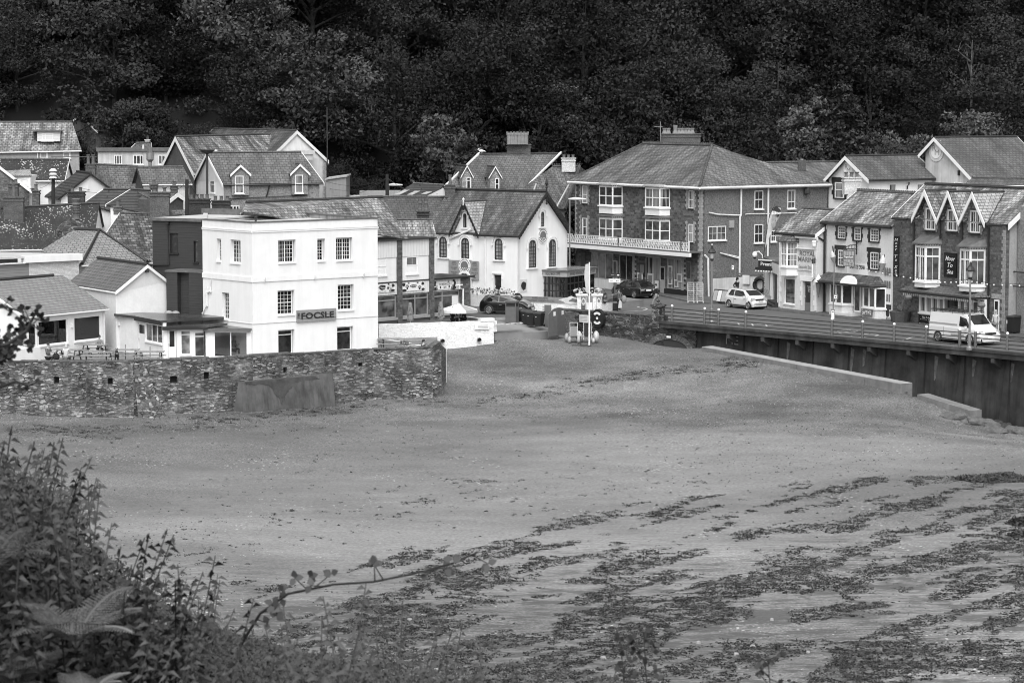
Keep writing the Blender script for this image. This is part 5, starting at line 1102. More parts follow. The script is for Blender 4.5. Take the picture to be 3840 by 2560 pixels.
def arch_win(par,fr,rc,frame='dark_paint',gl='glass_curtain',hood=True,nx=2,ny=4,sill=True,fw=.07):
 u0,u1,z0,z1=rc
 P3=lambda pts,v:[fr.w(u,v,z)for u,z in pts]
 po,zs=arch_pts(fr,u0,u1,z0,z1,0);pi,_=arch_pts(fr,u0+fw,u1-fw,z0+fw,z1-fw,0)
 m=MB();a=P3(po,.03);b=P3(pi,.03);n=len(a)
 for k in range(n):m.hexa([a[k],a[(k+1)%n],b[(k+1)%n],b[k],a[k]+fr.N*.035,a[(k+1)%n]+fr.N*.035,b[(k+1)%n]+fr.N*.035,b[k]+fr.N*.035])
 for q in range(1,nx):k=u0+(u1-u0)*q/nx;fr.box(m,k-.02,k+.02,.03,.055,z0+fw,z1-fw*1.1)
 for q in range(1,ny):k=z0+(zs-z0)*q/ny;fr.box(m,u0+fw,u1-fw,.03,.05,k-.015,k+.015)
 fr.box(m,u0+fw,u1-fw,.03,.06,zs-.03,zs+.02)
 o=m.build('window',frame,par);m=MB();m.slab(P3(pi,.005),fr.N*.02);m.build('pane',gl,o)
 po2,_=arch_pts(fr,u0,u1,z0,z1,0,.04);pq,_=arch_pts(fr,u0,u1,z0,z1,0,.13);m=MB();a=P3(po2,.002);b=P3(pq,.002);n=len(a)
 for k in range(1,n):m.hexa([a[k],a[(k+1)%n],b[(k+1)%n],b[k],a[k]+fr.N*.1,a[(k+1)%n]+fr.N*.1,b[(k+1)%n]+fr.N*.1,b[k]+fr.N*.1])
 m.build('surround','white_paint',o)
 if hood:
  ph,zs_=arch_pts(fr,u0,u1,z0,z1,0,.2);pg,_=arch_pts(fr,u0,u1,z0,z1,0,.27);m=MB();a=P3(ph,.1);b=P3(pg,.1)
  for k in range(2,n-1):m.hexa([a[k],a[k+1],b[k+1],b[k],a[k]+fr.N*.05,a[k+1]+fr.N*.05,b[k+1]+fr.N*.05,b[k]+fr.N*.05])
  for s in(u0-.3,u1+.2):fr.box(m,s-.02,s+.12,.1,.18,zs_-.12,zs_)
  m.build('hood_mould','white_smooth',o)
 if sill:m=MB();fr.box(m,u0-.22,u1+.22,0,.14,z0-.12,z0-.01);m.build('sill','white_smooth',o)
for x0,y0,x1,y1 in((725,1130,805,1348),(965,1142,1047,1362),(1330,1150,1412,1375)):arch_win(ch,fa,fa.rect('E',x0,y0,x1,y1))
arch_win(ch,fa,fa.rect('E',985,875,1020,1025),hood=True,nx=1,ny=1,fw=.04)
for x0,y0,x1,y1 in((1685,1165,1765,1460),(1903,1157,1980,1450)):arch_win(ch,fb,fb.rect('E',x0,y0,x1,y1),ny=6,nx=3)
arch_win(ch,fb,fb.rect('E',1818,858,1852,1015),nx=2,ny=3,fw=.05)
def oval_badge(par,fr,uc,zc,ru,rz,v,ring='sign_white'):
 m=MB();m.slab([fr.w(uc+ru*math.cos(t),v,zc+rz*math.sin(t))for t in[2*math.pi*k/20 for k in range(20)]],fr.N*.03);o=m.build('badge',ring,par)
 m=MB();m.slab([fr.w(uc+ru*.62*math.cos(t),v+.033,zc+rz*.62*math.sin(t))for t in[2*math.pi*k/20 for k in range(20)]],fr.N*.01);m.build('badge_centre','sign_grey',o)
 m=MB()
 for k in range(22):
  if k in(0,11):continue
  t=2*math.pi*k/22;c_=(uc+ru*.82*math.cos(t),zc+rz*.82*math.sin(t));m.slab([fr.w(c_[0]+ru*.09*math.cos(a),v+.033,c_[1]+rz*.08*math.sin(a))for a in(0.3,1.6,3.2,4.7)],fr.N*.006)
 m.build('badge_lettering','sign_dark',o)
 m=MB();[m.slab([fr.w(uc+ru*dx+ru*.1*math.cos(a),v+.045,zc+rz*dz+rz*.08*math.sin(a))for a in(0,1.57,3.14,4.71)],fr.N*.005)for dx,dz in((-.3,-.28),(0,-.28),(.3,-.28),(-.15,-.44),(.15,-.44))];m.build('badge_dots','sign_white',o)
 return o
u_,z_=fb.hit('E',1843,1117);oval_badge(ch,fb,u_,z_,.62,.62,.02)
r=fa.rect('E',833,1385,1157,1555);zb_=fa.hit('F',1110,432)[1];rr=(r[0],r[1],zb_,fa.hit('F',990,222)[1])
o=board(ch,fa,rr,'sign_wood',.11,.05);cu_=(rr[0]+rr[1])/2;oval_badge(o,fa,fa.hit('F',991,282,.2)[0],fa.hit('F',991,282,.2)[1],.6,.62,.162)
for xs_ in((845,915),(1068,1138)):
 a_,_=fa.hit('F',xs_[0],300,.16);b_,_=fa.hit('F',xs_[1],300,.16)
 for s,y0,y1 in(('AWARD\nWINNING\nPASTIES',235,280),('WESTCOUNTRY\nICE CREAM',300,330),('FRESHLY MADE\nCOFFEE',348,378),('CAKES',398,412)):
  if s=='CAKES' and xs_[0]<900:continue
  w_=.12*(b_-a_)if 'AWARD' in s else(.3*(b_-a_)if s=='CAKES' else 0);text(o,fa,(a_+w_,b_-w_,fa.hit('F',1000,y1,.16)[1],fa.hit('F',1000,y0,.16)[1]),s,'sign_ink',.165,bold=.01)
u0,u1,z0,z1=fa.rect('F',945,362,1045,600,.15);pts,_=arch_pts(fa,u0,u1,.3,z1,0);m=MB();m.slab([fa.w(u,.12,z)for u,z in pts],fa.N*.055);o=m.build('doorway','interior_dark',ch)
ph,zs_=arch_pts(fa,u0,u1,.3,z1,0,.02);pg,_=arch_pts(fa,u0,u1,.3,z1,0,.2);m=MB();a=[fa.w(u,.12,z)for u,z in ph];b=[fa.w(u,.12,z)for u,z in pg]
for k in range(1,len(a)-0):m.hexa([a[k],a[(k+1)%len(a)],b[(k+1)%len(a)],b[k],a[k]+fa.N*.1,a[(k+1)%len(a)]+fa.N*.1,b[(k+1)%len(a)]+fa.N*.1,b[k]+fa.N*.1])
m.build('door_arch','white_smooth',o)
u_=fa.hit('E',1218,1300,.1)[0];pipe(ch,[fa.w(u_,.1,zE-.15),fa.w(u_,.1,.4)],.07);pipe(ch,[fa.w(fa.hit('E',828,1148,.1)[0],.1,fa.hit('E',828,1148,.1)[1]),fa.w(fa.hit('E',1070,1045,.1)[0],.1,fa.hit('E',1070,1045,.1)[1])],.09)
chimney(ch,'E',778,892,560,700,209,1,'brick',ph=.8)
r=fb.rect('F',1577,428,1670,565);r=(.25,r[1],r[2],r[3]);o=board(ch,fb,r,'off_white',.02,.03,'poster');blobs(o,fb,[((r[0]+r[1])/2,r[3]-.5,.32,.33)],.055);text(o,fb,(r[0]+.15,r[1]-.15,r[2]+.18,r[2]+.45),'Bakery','sign_mid',.06)
# kiosk with dark glazing
k0_=fb.w(1.05,0,0);kz=.55
ka=GP('F',1672,612,kz);kb=GP('F',2105,628,kz);kb=Vector((kb.x,kb.y,0));ka=Vector((ka.x,ka.y,0));kc=P('H',372,700,kb.y+4.2);kc.z=0
fk=Fr(ka,kb);fk2=Fr(kb,kc)
kio=thing('kiosk','glazed dark framed kiosk with a lettered fascia built against the chapel gable','kiosk',(kb.x,kb.y,0))
zk=fk.hit('F',1890,395)[1];zk2=fk.hit('F',1890,372)[1];zkt=fk.hit('F',1890,355)[1]
def glazed(par,fr,L,z0,z1,n,rows):
 m=MB();w_=.07
 for i in range(n+1):u=L*i/n;ww=.12 if i%3==0 else.05;fr.box(m,u-ww/2,u+ww/2,-.1,0,z0,z1)
 for j in range(rows+1):z=z0+(z1-z0)*j/rows;fr.box(m,0,L,-.08,-.01,z-.04,z+.04)
 o=m.build('window','dark_paint',par);m=MB();fr.box(m,0,L,-.06,-.05,z0,z1);m.build('pane','glass_clear',o)
glazed(kio,fk,fk.len,.5,zk,11,3);glazed(kio,fk2,fk2.len,.5,zk,7,3)
box_block(kio,fk,0,fk.len,-3.9,-3.7,.1,zk,'interior_mid','back_wall');box_block(kio,fk,0,fk.len,-3.6,0,.1,.5,'white_paint','base')
for uu,hh,mt in((.6,1.4,'off_white'),(2.0,1.8,'interior_mid'),(3.6,1.1,'white_paint'),(5.0,1.7,'sign_mid'),(6.4,1.3,'off_white')):
 if uu<fk.len-.6:box_block(kio,fk,uu,uu+.7,-2.6,-2.2,.5,.5+hh,mt,'display_unit')
box_block(kio,fk2,.05,fk2.len,.0,.12,zk,zk+.42,'sign_mid','fascia');o=board(kio,fk,(-.2,fk.len+.1,zk,zk+.42),'sign_mid',0,.12,'fascia')
text(o,fk,(fk.hit('F',1660,380,.12)[0],fk.hit('F',1845,388,.12)[0],zk+.1,zk+.34),'WESTCOUNTRY ICE CREAM','sign_ink',.13,bold=.01);text(o,fk,(fk.hit('F',1875,388,.12)[0],fk.hit('F',2035,395,.12)[0],zk+.1,zk+.34),'FRESHLY MADE COFFEE','sign_ink',.13,bold=.01)
text(kio,fk2,(.3,fk2.len*.72,zk+.08,zk+.34),'AWARD WINNING PASTIES','sign_ink',.13,bold=.01);text(kio,fk2,(fk2.len*.76,fk2.len-.1,zk+.08,zk+.34),'WESTCOUNTRY','sign_ink',.13,bold=.01)
m=MB();m.slab([fk.w(-.3,.2,zk+.425),fk.w(fk.len+.2,.25,zk+.425),fk2.w(fk2.len+.2,.2,zk+.425),fk2.w(fk2.len,-3,zk+.425),fk.w(-.3,-4.2,zk+.425)],(0,0,.1));m.build('flat_roof','roof_felt',kio)
# white retaining wall, banners, piers, terrace
w0=P('F',990,730,203);w1=GP('F',1510,760,0);w2=GP('H',230,845,0);w0.z=w1.z=w2.z=0
tw=thing('retaining_wall','white painted roadside stone wall of the pasty shop terrace','wall',w1)
fw1=Fr(w0,w1);fw2=Fr(w1,w2);zA=fw1.hit('F',1250,600)[1];zB=fw2.hit('F',1900,690)[1]
box_block(tw,fw1,0,fw1.len,-.4,0,-.2,zA,'white_stone');box_block(tw,fw2,0,fw2.len,-.4,0,-.2,zB,'white_stone');
for x,y in((1100,727),):u_,z_=fw1.hit('F',x,y);m=MB();m.tube([fw1.w(u_,0,z_),fw1.w(u_,.1,z_)],.06,8);m.build('drain_pipe','iron',tw)
slabpoly('shop_terrace',[(w0.x,w0.y+.4),(w1.x,w1.y+.4),(w2.x,w2.y+.4),(w2.x+5,w2.y+6),(fb.w(ub,0,0).x+1,fb.w(ub,0,0).y+4),(fa.w(0,0,0).x-3,fa.w(0,0,0).y+3)],.5,.5,'terrace_floor','raised terrace floor of the pasty shop')
r=(fw2.hit('F',1515,640)[0],fw2.hit('F',2258,650)[0],zB+.05,fw2.hit('F',1900,618)[1])
plain('banner_grey',.2,.6,.2,2);ban=thing('banner','long creased grey banner with AWARD WINNING HANDMADE CORNISH PASTIES tied above the white wall','banner',fw2.w(r[0],0,zB));o=board(ban,fw2,r,'banner_grey',.03,.02,'cloth')
text(ban,fw2,(fw2.hit('F',1730,630)[0],fw2.hit('F',1900,630)[0],fw2.hit('F',1800,640)[1],fw2.hit('F',1800,620)[1]),'AWARD WINNING','sign_ink',.06);text(ban,fw2,(fw2.hit('F',1660,650)[0],fw2.hit('F',1975,655)[0],fw2.hit('F',1800,668)[1],fw2.hit('F',1800,647)[1]),'HANDMADE CORNISH PASTIES','sign_ink',.06)
m=MB();u_,z_=fw2.hit('F',1560,630);m.slab(blob(fw2,u_+.1,z_,.42,.38,.052,5,16,.03),fw2.N*.01);m.build('roundel','sign_dark',ban);text(ban,fw2,(u_-.22,u_+.42,z_-.22,z_+.22),'ROPE\nWALK','sign_white',.07)
m=MB();u_,z_=fw2.hit('F',2160,655);m.slab(blob(fw2,u_,z_,.85,.3,.052,8,12,.25),fw2.N*.008);m.build('picture','off_white',ban);m=MB();m.slab(blob(fw2,u_+.2,z_,.4,.14,.062,9,10,.3),fw2.N*.008);m.build('picture_detail','sign_grey',ban)
def pier(c,x0,x1,ytop,ybot,lab,D=None):
 a=GP(c,x0,ybot,0);b=GP(c,x1,ybot,0);b=Vector((b.x,a.y,0));q=Fr(a,b);zt_=q.hit(c,(x0+x1)/2,ytop)[1];t=thing('gate_pier',lab,'pier',a);box_block(t,q,0,q.len,-.8,0,-.1,zt_,'white_stone','pillar');box_block(t,q,-.1,q.len+.1,-.9,.1,zt_+.003,zt_+.12,'white_smooth','cap')
 o=board(t,q,(q.len*.42,q.len-.06,.25,zt_-.08),'sign_grey',.003,.03);oval_badge(o,q,q.len*.68,zt_-.42,q.len*.22,.27,.04)
 m=MB();[q.box(m,q.len*.5,q.len*.86,.034,.04,zt_-.85-k*.14,zt_-.80-k*.14)for k in range(8)if k not in(3,)];m.build('small_print','sign_dark',o);return t,q,zt_
pA=pier('H',186,287,665,850,'white gate pier left of the flagpole with grey notice board');pB=pier('H',357,452,665,845,'white gate pier right of the flagpole with grey notice board')
tw2=thing('retaining_wall','short white stone wall with banner ending beside the woman with bags','wall',GP('H',500,850,0));a=GP('H',452,850,0);b=GP('H',572,828,0);b.z=0;q=Fr(a,b);zt_=q.hit('H',500,735)[1];box_block(tw2,q,0,q.len,-.4,0,-.1,zt_,'white_stone')
bn=thing('banner','short grey banner above the wall end right of the gate piers','banner',q.w(.5,.03,zt_));board(bn,q,(.0,q.len,zt_-.02,q.hit('H',500,660)[1]),'banner_grey',.01,.02,'cloth');u_,z_=q.hit('H',485,692);m=MB();m.slab(blob(q,u_,z_,.42,.42,.035,5,16,.03),q.N*.01);m.build('roundel','sign_dark',bn);text(bn,q,(u_-.3,u_+.3,z_-.25,z_+.25),'ROPE\nWALK','sign_white',.05);text(bn,q,(u_+.5,q.len-.1,z_-.35,z_-.1),'HANDMADE','sign_ink',.05)
gp=thing('gate','closed white gate between the two gate piers','gate',GP('H',320,850,0));a=GP('H',287,850,0);b=GP('H',357,850,0);b.y=a.y;q=Fr(a,b);box_block(gp,q,.02,q.len-.02,-.4,-.34,.1,q.hit('H',320,742)[1],'white_smooth','gate_panel')
# house with crown pots behind
E0=P('E',748,610,225);E1=P('E',1655,600,228);R0=roofpt(E0,E1,R(40),'E',1145,228);R1=roofpt(E0,E1,R(40),'E',2035,240);R1.z=R0.z
R0n=R0;
o=thing('dormer_terrace','long dark slate roof with two narrow barged dormers and a six pot brick chimney','house',(E0.x,E0.y,0))
m=MB();roof_slab(m,[E0,E1,R1,R0]);dd=(R0-E0);run_=Vector((0,2*(R0.y-E0.y),0));roof_slab(m,[E1+run_,E0+run_,R0,R1]);m.build('roof','slate_mid',o);ff=Fr(E0,E1);m=MB();ff.box(m,.4,ff.len-.2,-3,-.3,0,E0.z-.1);m.build('wall','off_white',o)
for a,b in((E0,R0),(E1,R1)):m=MB();m.slab([a,b,b+Vector((0,0,.16)),a+Vector((0,0,.16))],(.12,0,0));m.build('bargeboard','white_smooth',o)
m=MB();m.tube([R0,R1],.12,6);m.build('ridge_tiles','ridge_dark',o)
c_=chimney(o,'E',1455,1712,120,300,231.5,0,'brick');
for k in range(6):m=MB();p=P('E',1478+k*37,122,231.2);m.lathe(p,[(.2,0),(.19,.8),(.24,.85),(.22,1.0),(.17,1.02)],8);[m.tube([p+Vector((.2*math.cos(t),.2*math.sin(t),.98)),p+Vector((.2*math.cos(t),.2*math.sin(t),1.12))],.05,4)for t in[j*math.pi/3 for j in range(6)]];m.build('pot','pale_pot',c_)
q=Fr(P('E',900,700,225.4),P('E',1500,700,226.6))
for pk,bl,br,wr,dx in(((1015,352),(950,478),(1085,478),(1015,478,1060,622),0),((1325,362),(1255,478),(1397,490),(1325,490,1370,630),0)):
 gabled_dormer(o,q,'E',pk,bl,br,4.5,'pale_brick','slate_brown',foot=q.hit('E',1000,640)[1],dv=.0,vw=.07);W(o,q,'E',*wr,nx=1,ny=1,trans=(.55 if pk[0]>1200 else.75,),v=.04)
m=MB();p=P('E',800,500,226);m.tube([p,p+Vector((0,0,2))],.03,4);[m.tube([p+Vector((-.3,0,z)),p+Vector((.4,0,z))],.02,4)for z in(.7,1.2,1.6,1.95)];m.build('aerial','iron',o)
gd=thing('seagull','small pale seagull standing on the ridge end of the dormer terrace roof','seagull',P('E',1168,222,R0.y));p=R0+Vector((.25,0,.28));m=MB();m.ball(p,.15,8,6,(1.6,.8,.8));m.ball(p+Vector((-.22,0,.14)),.07,6,4);m.tube([p+Vector((.2,0,0)),p+Vector((.42,0,-.06))],[.07,.02],5);m.tube([p+Vector((-.27,0,.13)),p+Vector((-.36,0,.12))],[.02,.008],4);m.tube([p,p+Vector((0,0,-.24))],.015,4);m.build('body','white_smooth',gd,smooth=True)
o=thing('hipped_slate_house','brown slate hipped roof with crested ridge and white brick chimney','house',P('E',2000,800,224))
E0=P('E',1660,800,224.5);E1=P('E',2085,828,225.5);R0=roofpt(E0,E1,R(42),'E',1950,362);R1=roofpt(E0,E1,R(42),'E',2245,372);R1.z=R0.z;m=MB();roof_slab(m,[P('E',1560,640,226.5),E0,E1,R1,R0]);roof_slab(m,[E1,E1+Vector((1.2,7,0)),R1+Vector((3,4.5,-2.2)),R1]);m.build('roof','slate_brown',o)
m=MB();m.tube([E1,R1+Vector((0,0,.05))],.14,5);m.tube([R0,R1],.12,5);[m.ball(R0+(R1-R0)*(k/12)+Vector((0,0,.18)),.09,5,3)for k in range(13)];m.build('ridge_tiles','ridge_tile',o);ff=Fr(E0+Vector((0,.4,0)),E1+Vector((0,.4,0)));box_block(o,ff,0,ff.len,-4,0,0,E1.z-.1,'pale_brick')
chimney(o,'E',2052,2200,268,420,229,3,'white_brick','clay_pot',style=0,ph=.32)
for r0,r1,e0,e1,D in(((1440,562),(1765,560),(1390,660),(1730,660),222),((1780,570),(2120,570),(1760,700),(1985,815),221.6)):
 E0=P('E',*e0,D);E1=P('E',*e1,D);a=roofpt(E0,E1,R(35),'E',*r0);b=roofpt(E0,E1,R(35),'E',*r1);m=MB();roof_slab(m,[E0,E1,b,a]);p_=m.build('dormer_roof','slate_brown',o);m=MB();m.slab([E1,b,b+Vector((0,0,.1)),E1+Vector((0,0,.1))],(.12,0,0));m.build('bargeboard','light_render',p_)
# the big stone hotel building
Hc=GP('H',1525,690,0);Hc.z=0;a1_=R(56);d1=Vector((-math.cos(a1_),math.sin(a1_),0));a2_=R(35);d2=Vector((math.cos(a2_),math.sin(a2_),0))
fh=Fr(Hc+d1,Hc);uh=fh.hit('G',165,900)[0];fh=Fr(Hc+d1*(1-uh),Hc);fr_=Fr(Hc,Hc+d2);uw=fr_.hit('I',1795,1000)[0]
hot=thing('hotel_building','big three storey dark stone building with bay windows, white lace balcony and hipped slate roof','building',Hc)
zE=(fh.hit('G',165,640)[1]+fh.hit('G',1525,692)[1])/2
zcan=(fh.hit('H',1500,238,1.2)[1]);ins3=.02
bays_px=[((425,655),(682,980),(425,1005),(682,1262)),((925,680),(1198,1000),(925,1035),(1198,1300))]
m=MB();hwall(m,fh,0,fh.len,0,zE,[],.4);m.build('front_wall','dark_stone',hot)
m=MB();hwall(m,fr_,0.01,uw,0,zE,[],.4);D_=11;q=Fr(fh.w(0,-D_,0),fh.w(0,0,0));q.box(m,0,q.len,-.4,-.01,0,zE);m.build('side_wall','pebbledash',hot)
e0=fh.w(-.5,.45,zE);e1=fh.w(fh.len+.45,.45,zE);ew=fr_.w(uw+.2,.45,zE);pr=R(29)
rdl=roofpt(e0,e1,pr,'G',905,240);rdr=roofpt(e0,e1,pr,'G',1655,242);zr=(rdl.z+rdr.z)/2;rdl.z=rdr.z=zr
bl_=fh.w(-.5,-D_,zE);wr0=P('G',2120,442,Hc.y+11);wr1=P('I',1975,635,Hc.y+15.5);wr1.z=wr0.z
m=MB();roof_slab(m,[e0,e1,rdr,rdl]);roof_slab(m,[e0,rdl,bl_]);roof_slab(m,[bl_,rdl,rdr,Vector((wr0.x,wr0.y+1,zE))])
nside=Vector((rdr.x,rdr.y,zr));roof_slab(m,[e1,ew,wr1,wr0,nside]);m.build('roof','slate_hotel',hot)
m=MB();up3=Vector((0,0,.04));m.tube([rdl+up3,rdr+up3],.13,5);m.tube([rdr+up3,e1+up3],.12,5);m.tube([rdl+up3,e0+up3],.1,5);m.tube([rdr+up3,wr0+up3,wr1+up3],.12,5);n_=34;[m.ball(rdl+(rdr-rdl)*(k/n_)+Vector((0,0,.17)),.08,5,3)for k in range(n_+1)];m.build('ridge_tiles','ridge_tile',hot)
m=MB();dz=Vector((0,0,-.1));m.tube([e0+dz,e1+dz],.1,6);m.tube([e1+dz,ew+dz],.1,6);m.build('gutter','white_smooth',hot)
m=MB();fh.box(m,0,fh.len+.25,.0,.3,zE-.25,zE-.11);fr_.box(m,0,uw,0,.3,zE-.25,zE-.11);m.build('soffit','white_smooth',hot)
c_=chimney(hot,'G',1105,1530,120,350,rdl.y-.6,0,'brick',depth=.9)
for x in(1140,1180,1255,1295,1330,1370,1405,1440):m=MB();hh=.75 if x==1255 else.5;m.lathe(P('G',x,124,rdl.y-.2),[(.24,0),(.2,.15),(.15,.3),(.2,hh-.05),(.2,hh),(.1,hh)],8);m.build('pot','pale_pot',c_)
m=MB();p=P('G',1100,330,rdl.y-1.4);m.tube([p,P('G',1092,-10,rdl.y-1.4)],.035,5);q_=P('G',1080,45,rdl.y-1.4);m.tube([q_+Vector((-.4,0,0)),q_+Vector((.3,0,0))],.02,4);m.build('aerial','galvanised',hot)
def bay(par,fr,c,x0,x1,y0,y1,proj,ytop,ybot,splay=.45,roofm='lead',frame='white_smooth',panes=((1,.48,.5),(1,.5,.5)),gl='glass_dark',nside=True,panel=True,dent=True,roof=True,topl=None,slope=.35,nlights=2,fw=.08,cols=(2,1)):
 """canted bay: two visible faces (left wide, right) between pixels x0..x1; returns z levels"""
 u0=fr.hit(c,x0,(y0+y1)/2,proj)[0]-splay;u1=fr.hit(c,x1,(y0+y1)/2)[0];zt=fr.hit(c,(x0+x1)/2,y0)[1];zb=fr.hit(c,(x0+x1)/2,y1)[1];ztt=fr.hit(c,(x0+x1)/2,ytop)[1];zbb=fr.hit(c,(x0+x1)/2,ybot)[1]
 A=fr.w(u0,0,0);B=fr.w(u0+splay,proj,0);C=fr.w(u1-splay,proj,0);Dd=fr.w(u1,0,0)
 m=MB();ring=[A,B,C,Dd];
 m.slab([Vector((p.x,p.y,zb-.1))for p in ring],(0,0,zbb-zb+.1 if zbb<zb else-.05));o=m.build('bay_window',frame,par)
 m=MB();m.slab([Vector((p.x,p.y,zt))for p in ring],(0,0,ztt-zt));m.build('bay_head',frame,o)
 for(a,b),nl in zip(((A,B),(B,C),(C,Dd)),(1,cols[0],cols[1])):
  q=Fr(a,b)
  if nl>0:win(par,q,(0,q.len,zb-.1,zt),v=.0,d=.08,nx=panes[0],ny=panes[1],mull=[k/nl for k in range(1,nl)],trans=panes[2],frame=frame,gl=gl,sill=None,fw=fw,name='bay_light')
 m=MB();q=Fr(B,C)
 for a,b in((A,B),(B,C),(C,Dd)):q=Fr(a,b);q.box(m,-.06,q.len+.06,.0,.12,zb-.2,zb-.1)
 m.build('sill',frame,o)
 if dent:
  m=MB();
  for a,b in((A,B),(B,C),(C,Dd)):
   q=Fr(a,b);n=max(2,int(q.len/.16));[q.box(m,q.len*(k+.25)/n,q.len*(k+.7)/n,.003,.05,ztt-.16,ztt-.04)for k in range(n)]
  m.build('dentils','sign_dark',o)
 if roof:
  m=MB();t=Vector((0,0,1));o2=[fr.w(u0-.18,0,ztt),fr.w(u0+splay-.12,proj+.2,ztt),fr.w(u1-splay+.12,proj+.2,ztt),fr.w(u1+.18,0,ztt)];hh=slope
  i2=[fr.w(u0+.05,.0,ztt+hh),fr.w(u1-.05,0,ztt+hh)]
  m.hexa([o2[0],o2[1],o2[2],o2[3],i2[0],lerp(o2[1],i2[0],.55)+Vector((0,0,0)),lerp(o2[2],i2[1],.55),i2[1]]);m.slab([p-Vector((0,0,.1))for p in o2],(0,0,.098));m.build('bay_roof',roofm,o)
 return u0,u1,zt,zb,ztt,zbb
BF=dict(panes=(1,1,(.5,)),splay=.42)
for k,(x0,x1,s)in enumerate(((425,682,0),(925,1198,20))):
 bay(hot,fh,'G',x0,x1,690+s,885+s,.75,662+s,985+s,cols=(2,1),gl='glass_curtain' if k else 'glass_dark',roofm='light_render',slope=.15,**BF);bay(hot,fh,'G',x0,x1,1040+s,1245+s,.75,1005+s,1300+s,cols=(2,1),gl='glass_mid',slope=.2,**BF)
for x0,y0,x1,y1 in((242,688,295,878),(240,1038,293,1230),(1400,740,1450,935),(1398,1105,1448,1300)):
 W(hot,fh,'G',x0,y0,x1,y1,nx=2 if x0>1000 else 1,ny=1,trans=(.5,),v=.05,gl='glass_curtain',sill='dark_paint');r=fh.rect('G',x0,y0,x1,y1);quoins(hot,fh,r[0]-.08,.02,r[2]-.1,r[3]+.25,'quoin_brick',(-1,),.22,.3,.18);quoins(hot,fh,r[1]+.08,.02,r[2]-.1,r[3]+.25,'quoin_brick',(1,),.22,.3,.18);box_block(hot,fh,r[0]-.05,r[1]+.05,0,.03,r[3]+.02,r[3]+.4,'brick','lintel')
quoins(hot,fh,fh.len,.02,0,zE-.3,'quoin_brick',(-1,),.22,.3,.16);quoins(hot,fh,0.02,.02,2.8,zE-.3,'quoin_brick',(1,),.22,.3,.16);quoins(hot,fr_,0,.02,0,zE-.3,'quoin_brick',(1,),.22,.25,.18)
zbt=fh.hit('G',1505,1312,1.2)[1];zbb=fh.hit('G',1500,1412,1.2)[1];m=MB();L0=-.9;L1=fh.len+.1;vB=1.25
bal=thing('balcony','white cast iron lace balcony above the shopfronts','balcony',fh.w(L1,vB,zbb))
fh.box(m,L0,L1,vB-.03,vB+.03,zbt-.04,zbt);fh.box(m,L0,L1,vB-.03,vB+.03,zbb,zbb+.04);n=int((L1-L0)/.33)
for k in range(n):
 u=L0+(L1-L0)*k/n;s=(L1-L0)/n;c_=fh.w(u+s/2,vB,(zbt+zbb)/2)
 m.tube([fh.w(u,vB,zbb),fh.w(u,vB,zbt)],.018,4,False)
 rr_=s*.42
 for cz,sg in((.28,1),(.72,-1)):
  zc_=zbb+(zbt-zbb)*cz;m.tube([fh.w(u+s/2+rr_*math.cos(t),vB,zc_+(zbt-zbb)*.2*math.sin(t))for t in[2*math.pi*j/8 for j in range(9)]],.016,3,False)
 m.tube([fh.w(u+s*.1,vB,zbb),fh.w(u+s*.5,vB,(zbt+zbb)/2),fh.w(u+s*.9,vB,zbb)],.016,3,False);m.tube([fh.w(u+s*.1,vB,zbt),fh.w(u+s*.5,vB,(zbt+zbb)/2),fh.w(u+s*.9,vB,zbt)],.016,3,False)
m.build('railing','white_smooth',bal)
for u in(L0,(L0+L1)*.48,L1-1.0,L1):m=MB();fh.box(m,u-.04,u+.04,vB-.04,vB+.04,zbb-.1,zbt+.12);m.build('post','dark_paint' if u not in(L0,L1)else 'white_smooth',bal)
m=MB();fh.box(m,L0,L1+.15,.0,vB+.1,zbb-.12,zbb-.02);m.build('deck','lead',bal);m=MB();fh.box(m,L0,L1+.2,vB-.1,vB+.14,zbb-.42,zbb-.123);m.build('fascia','white_smooth',bal)
zg_=zbb-.43;box_block(hot,fh,fh.hit('H',330,400)[0],fh.hit('H',1330,400)[0],.0,.08,zg_-.35,zg_+.2,'sign_mid','shop_fascia')
def shopwin(x0,x1,yb,n,gl,ny=(),fm='sign_mid',y0=200):r=fh.rect('H',x0,y0,x1,yb,.06);return win(hot,fh,(r[0],r[1],r[2],zg_-.36),v=.09,nx=1,ny=1,mull=[k/n for k in range(1,n)],trans=ny,frame=fm,gl=gl,sill=None,name='shop_window')
shopwin(340,580,478,3,'glass_mid');shopwin(650,797,495,2,'glass_dark');shopwin(935,1095,580,2,'glass_curtain');shopwin(1168,1328,590,2,'glass_curtain')
r=fh.rect('H',340,478,797,555,.08);box_block(hot,fh,r[0],r[1],0,.1,0,fh.hit('H',560,490,.08)[1],'off_white','stall_riser');box_block(hot,fh,fh.hit('H',1145,640)[0],fh.hit('H',1420,660)[0],0,.12,0,fh.hit('H',1280,600,.1)[1],'dark_paint','stall_riser')
def shopdoor(x0,x1,y0,gl='glass_dark',mat='sign_mid'):a=fh.hit('H',x0,y0)[0];b=fh.hit('H',x1,y0)[0];zt_=fh.hit('H',(x0+x1)/2,y0)[1];return door(hot,fh,(a,b,.1,zt_),v=.1,glz=.5,mat=mat,gl=gl)
shopdoor(585,635,275,'glass_mid');shopdoor(1100,1155,340);shopdoor(232,285,190,'dark_paint','brick');shopdoor(1380,1440,280,'glass_dark','wood_panel')
for x in(815,1350):a=fh.hit('H',x-18,400)[0];quoins(hot,fh,a,.08,0,zg_-.1,'quoin_brick',(1,),.2,.55,.3);
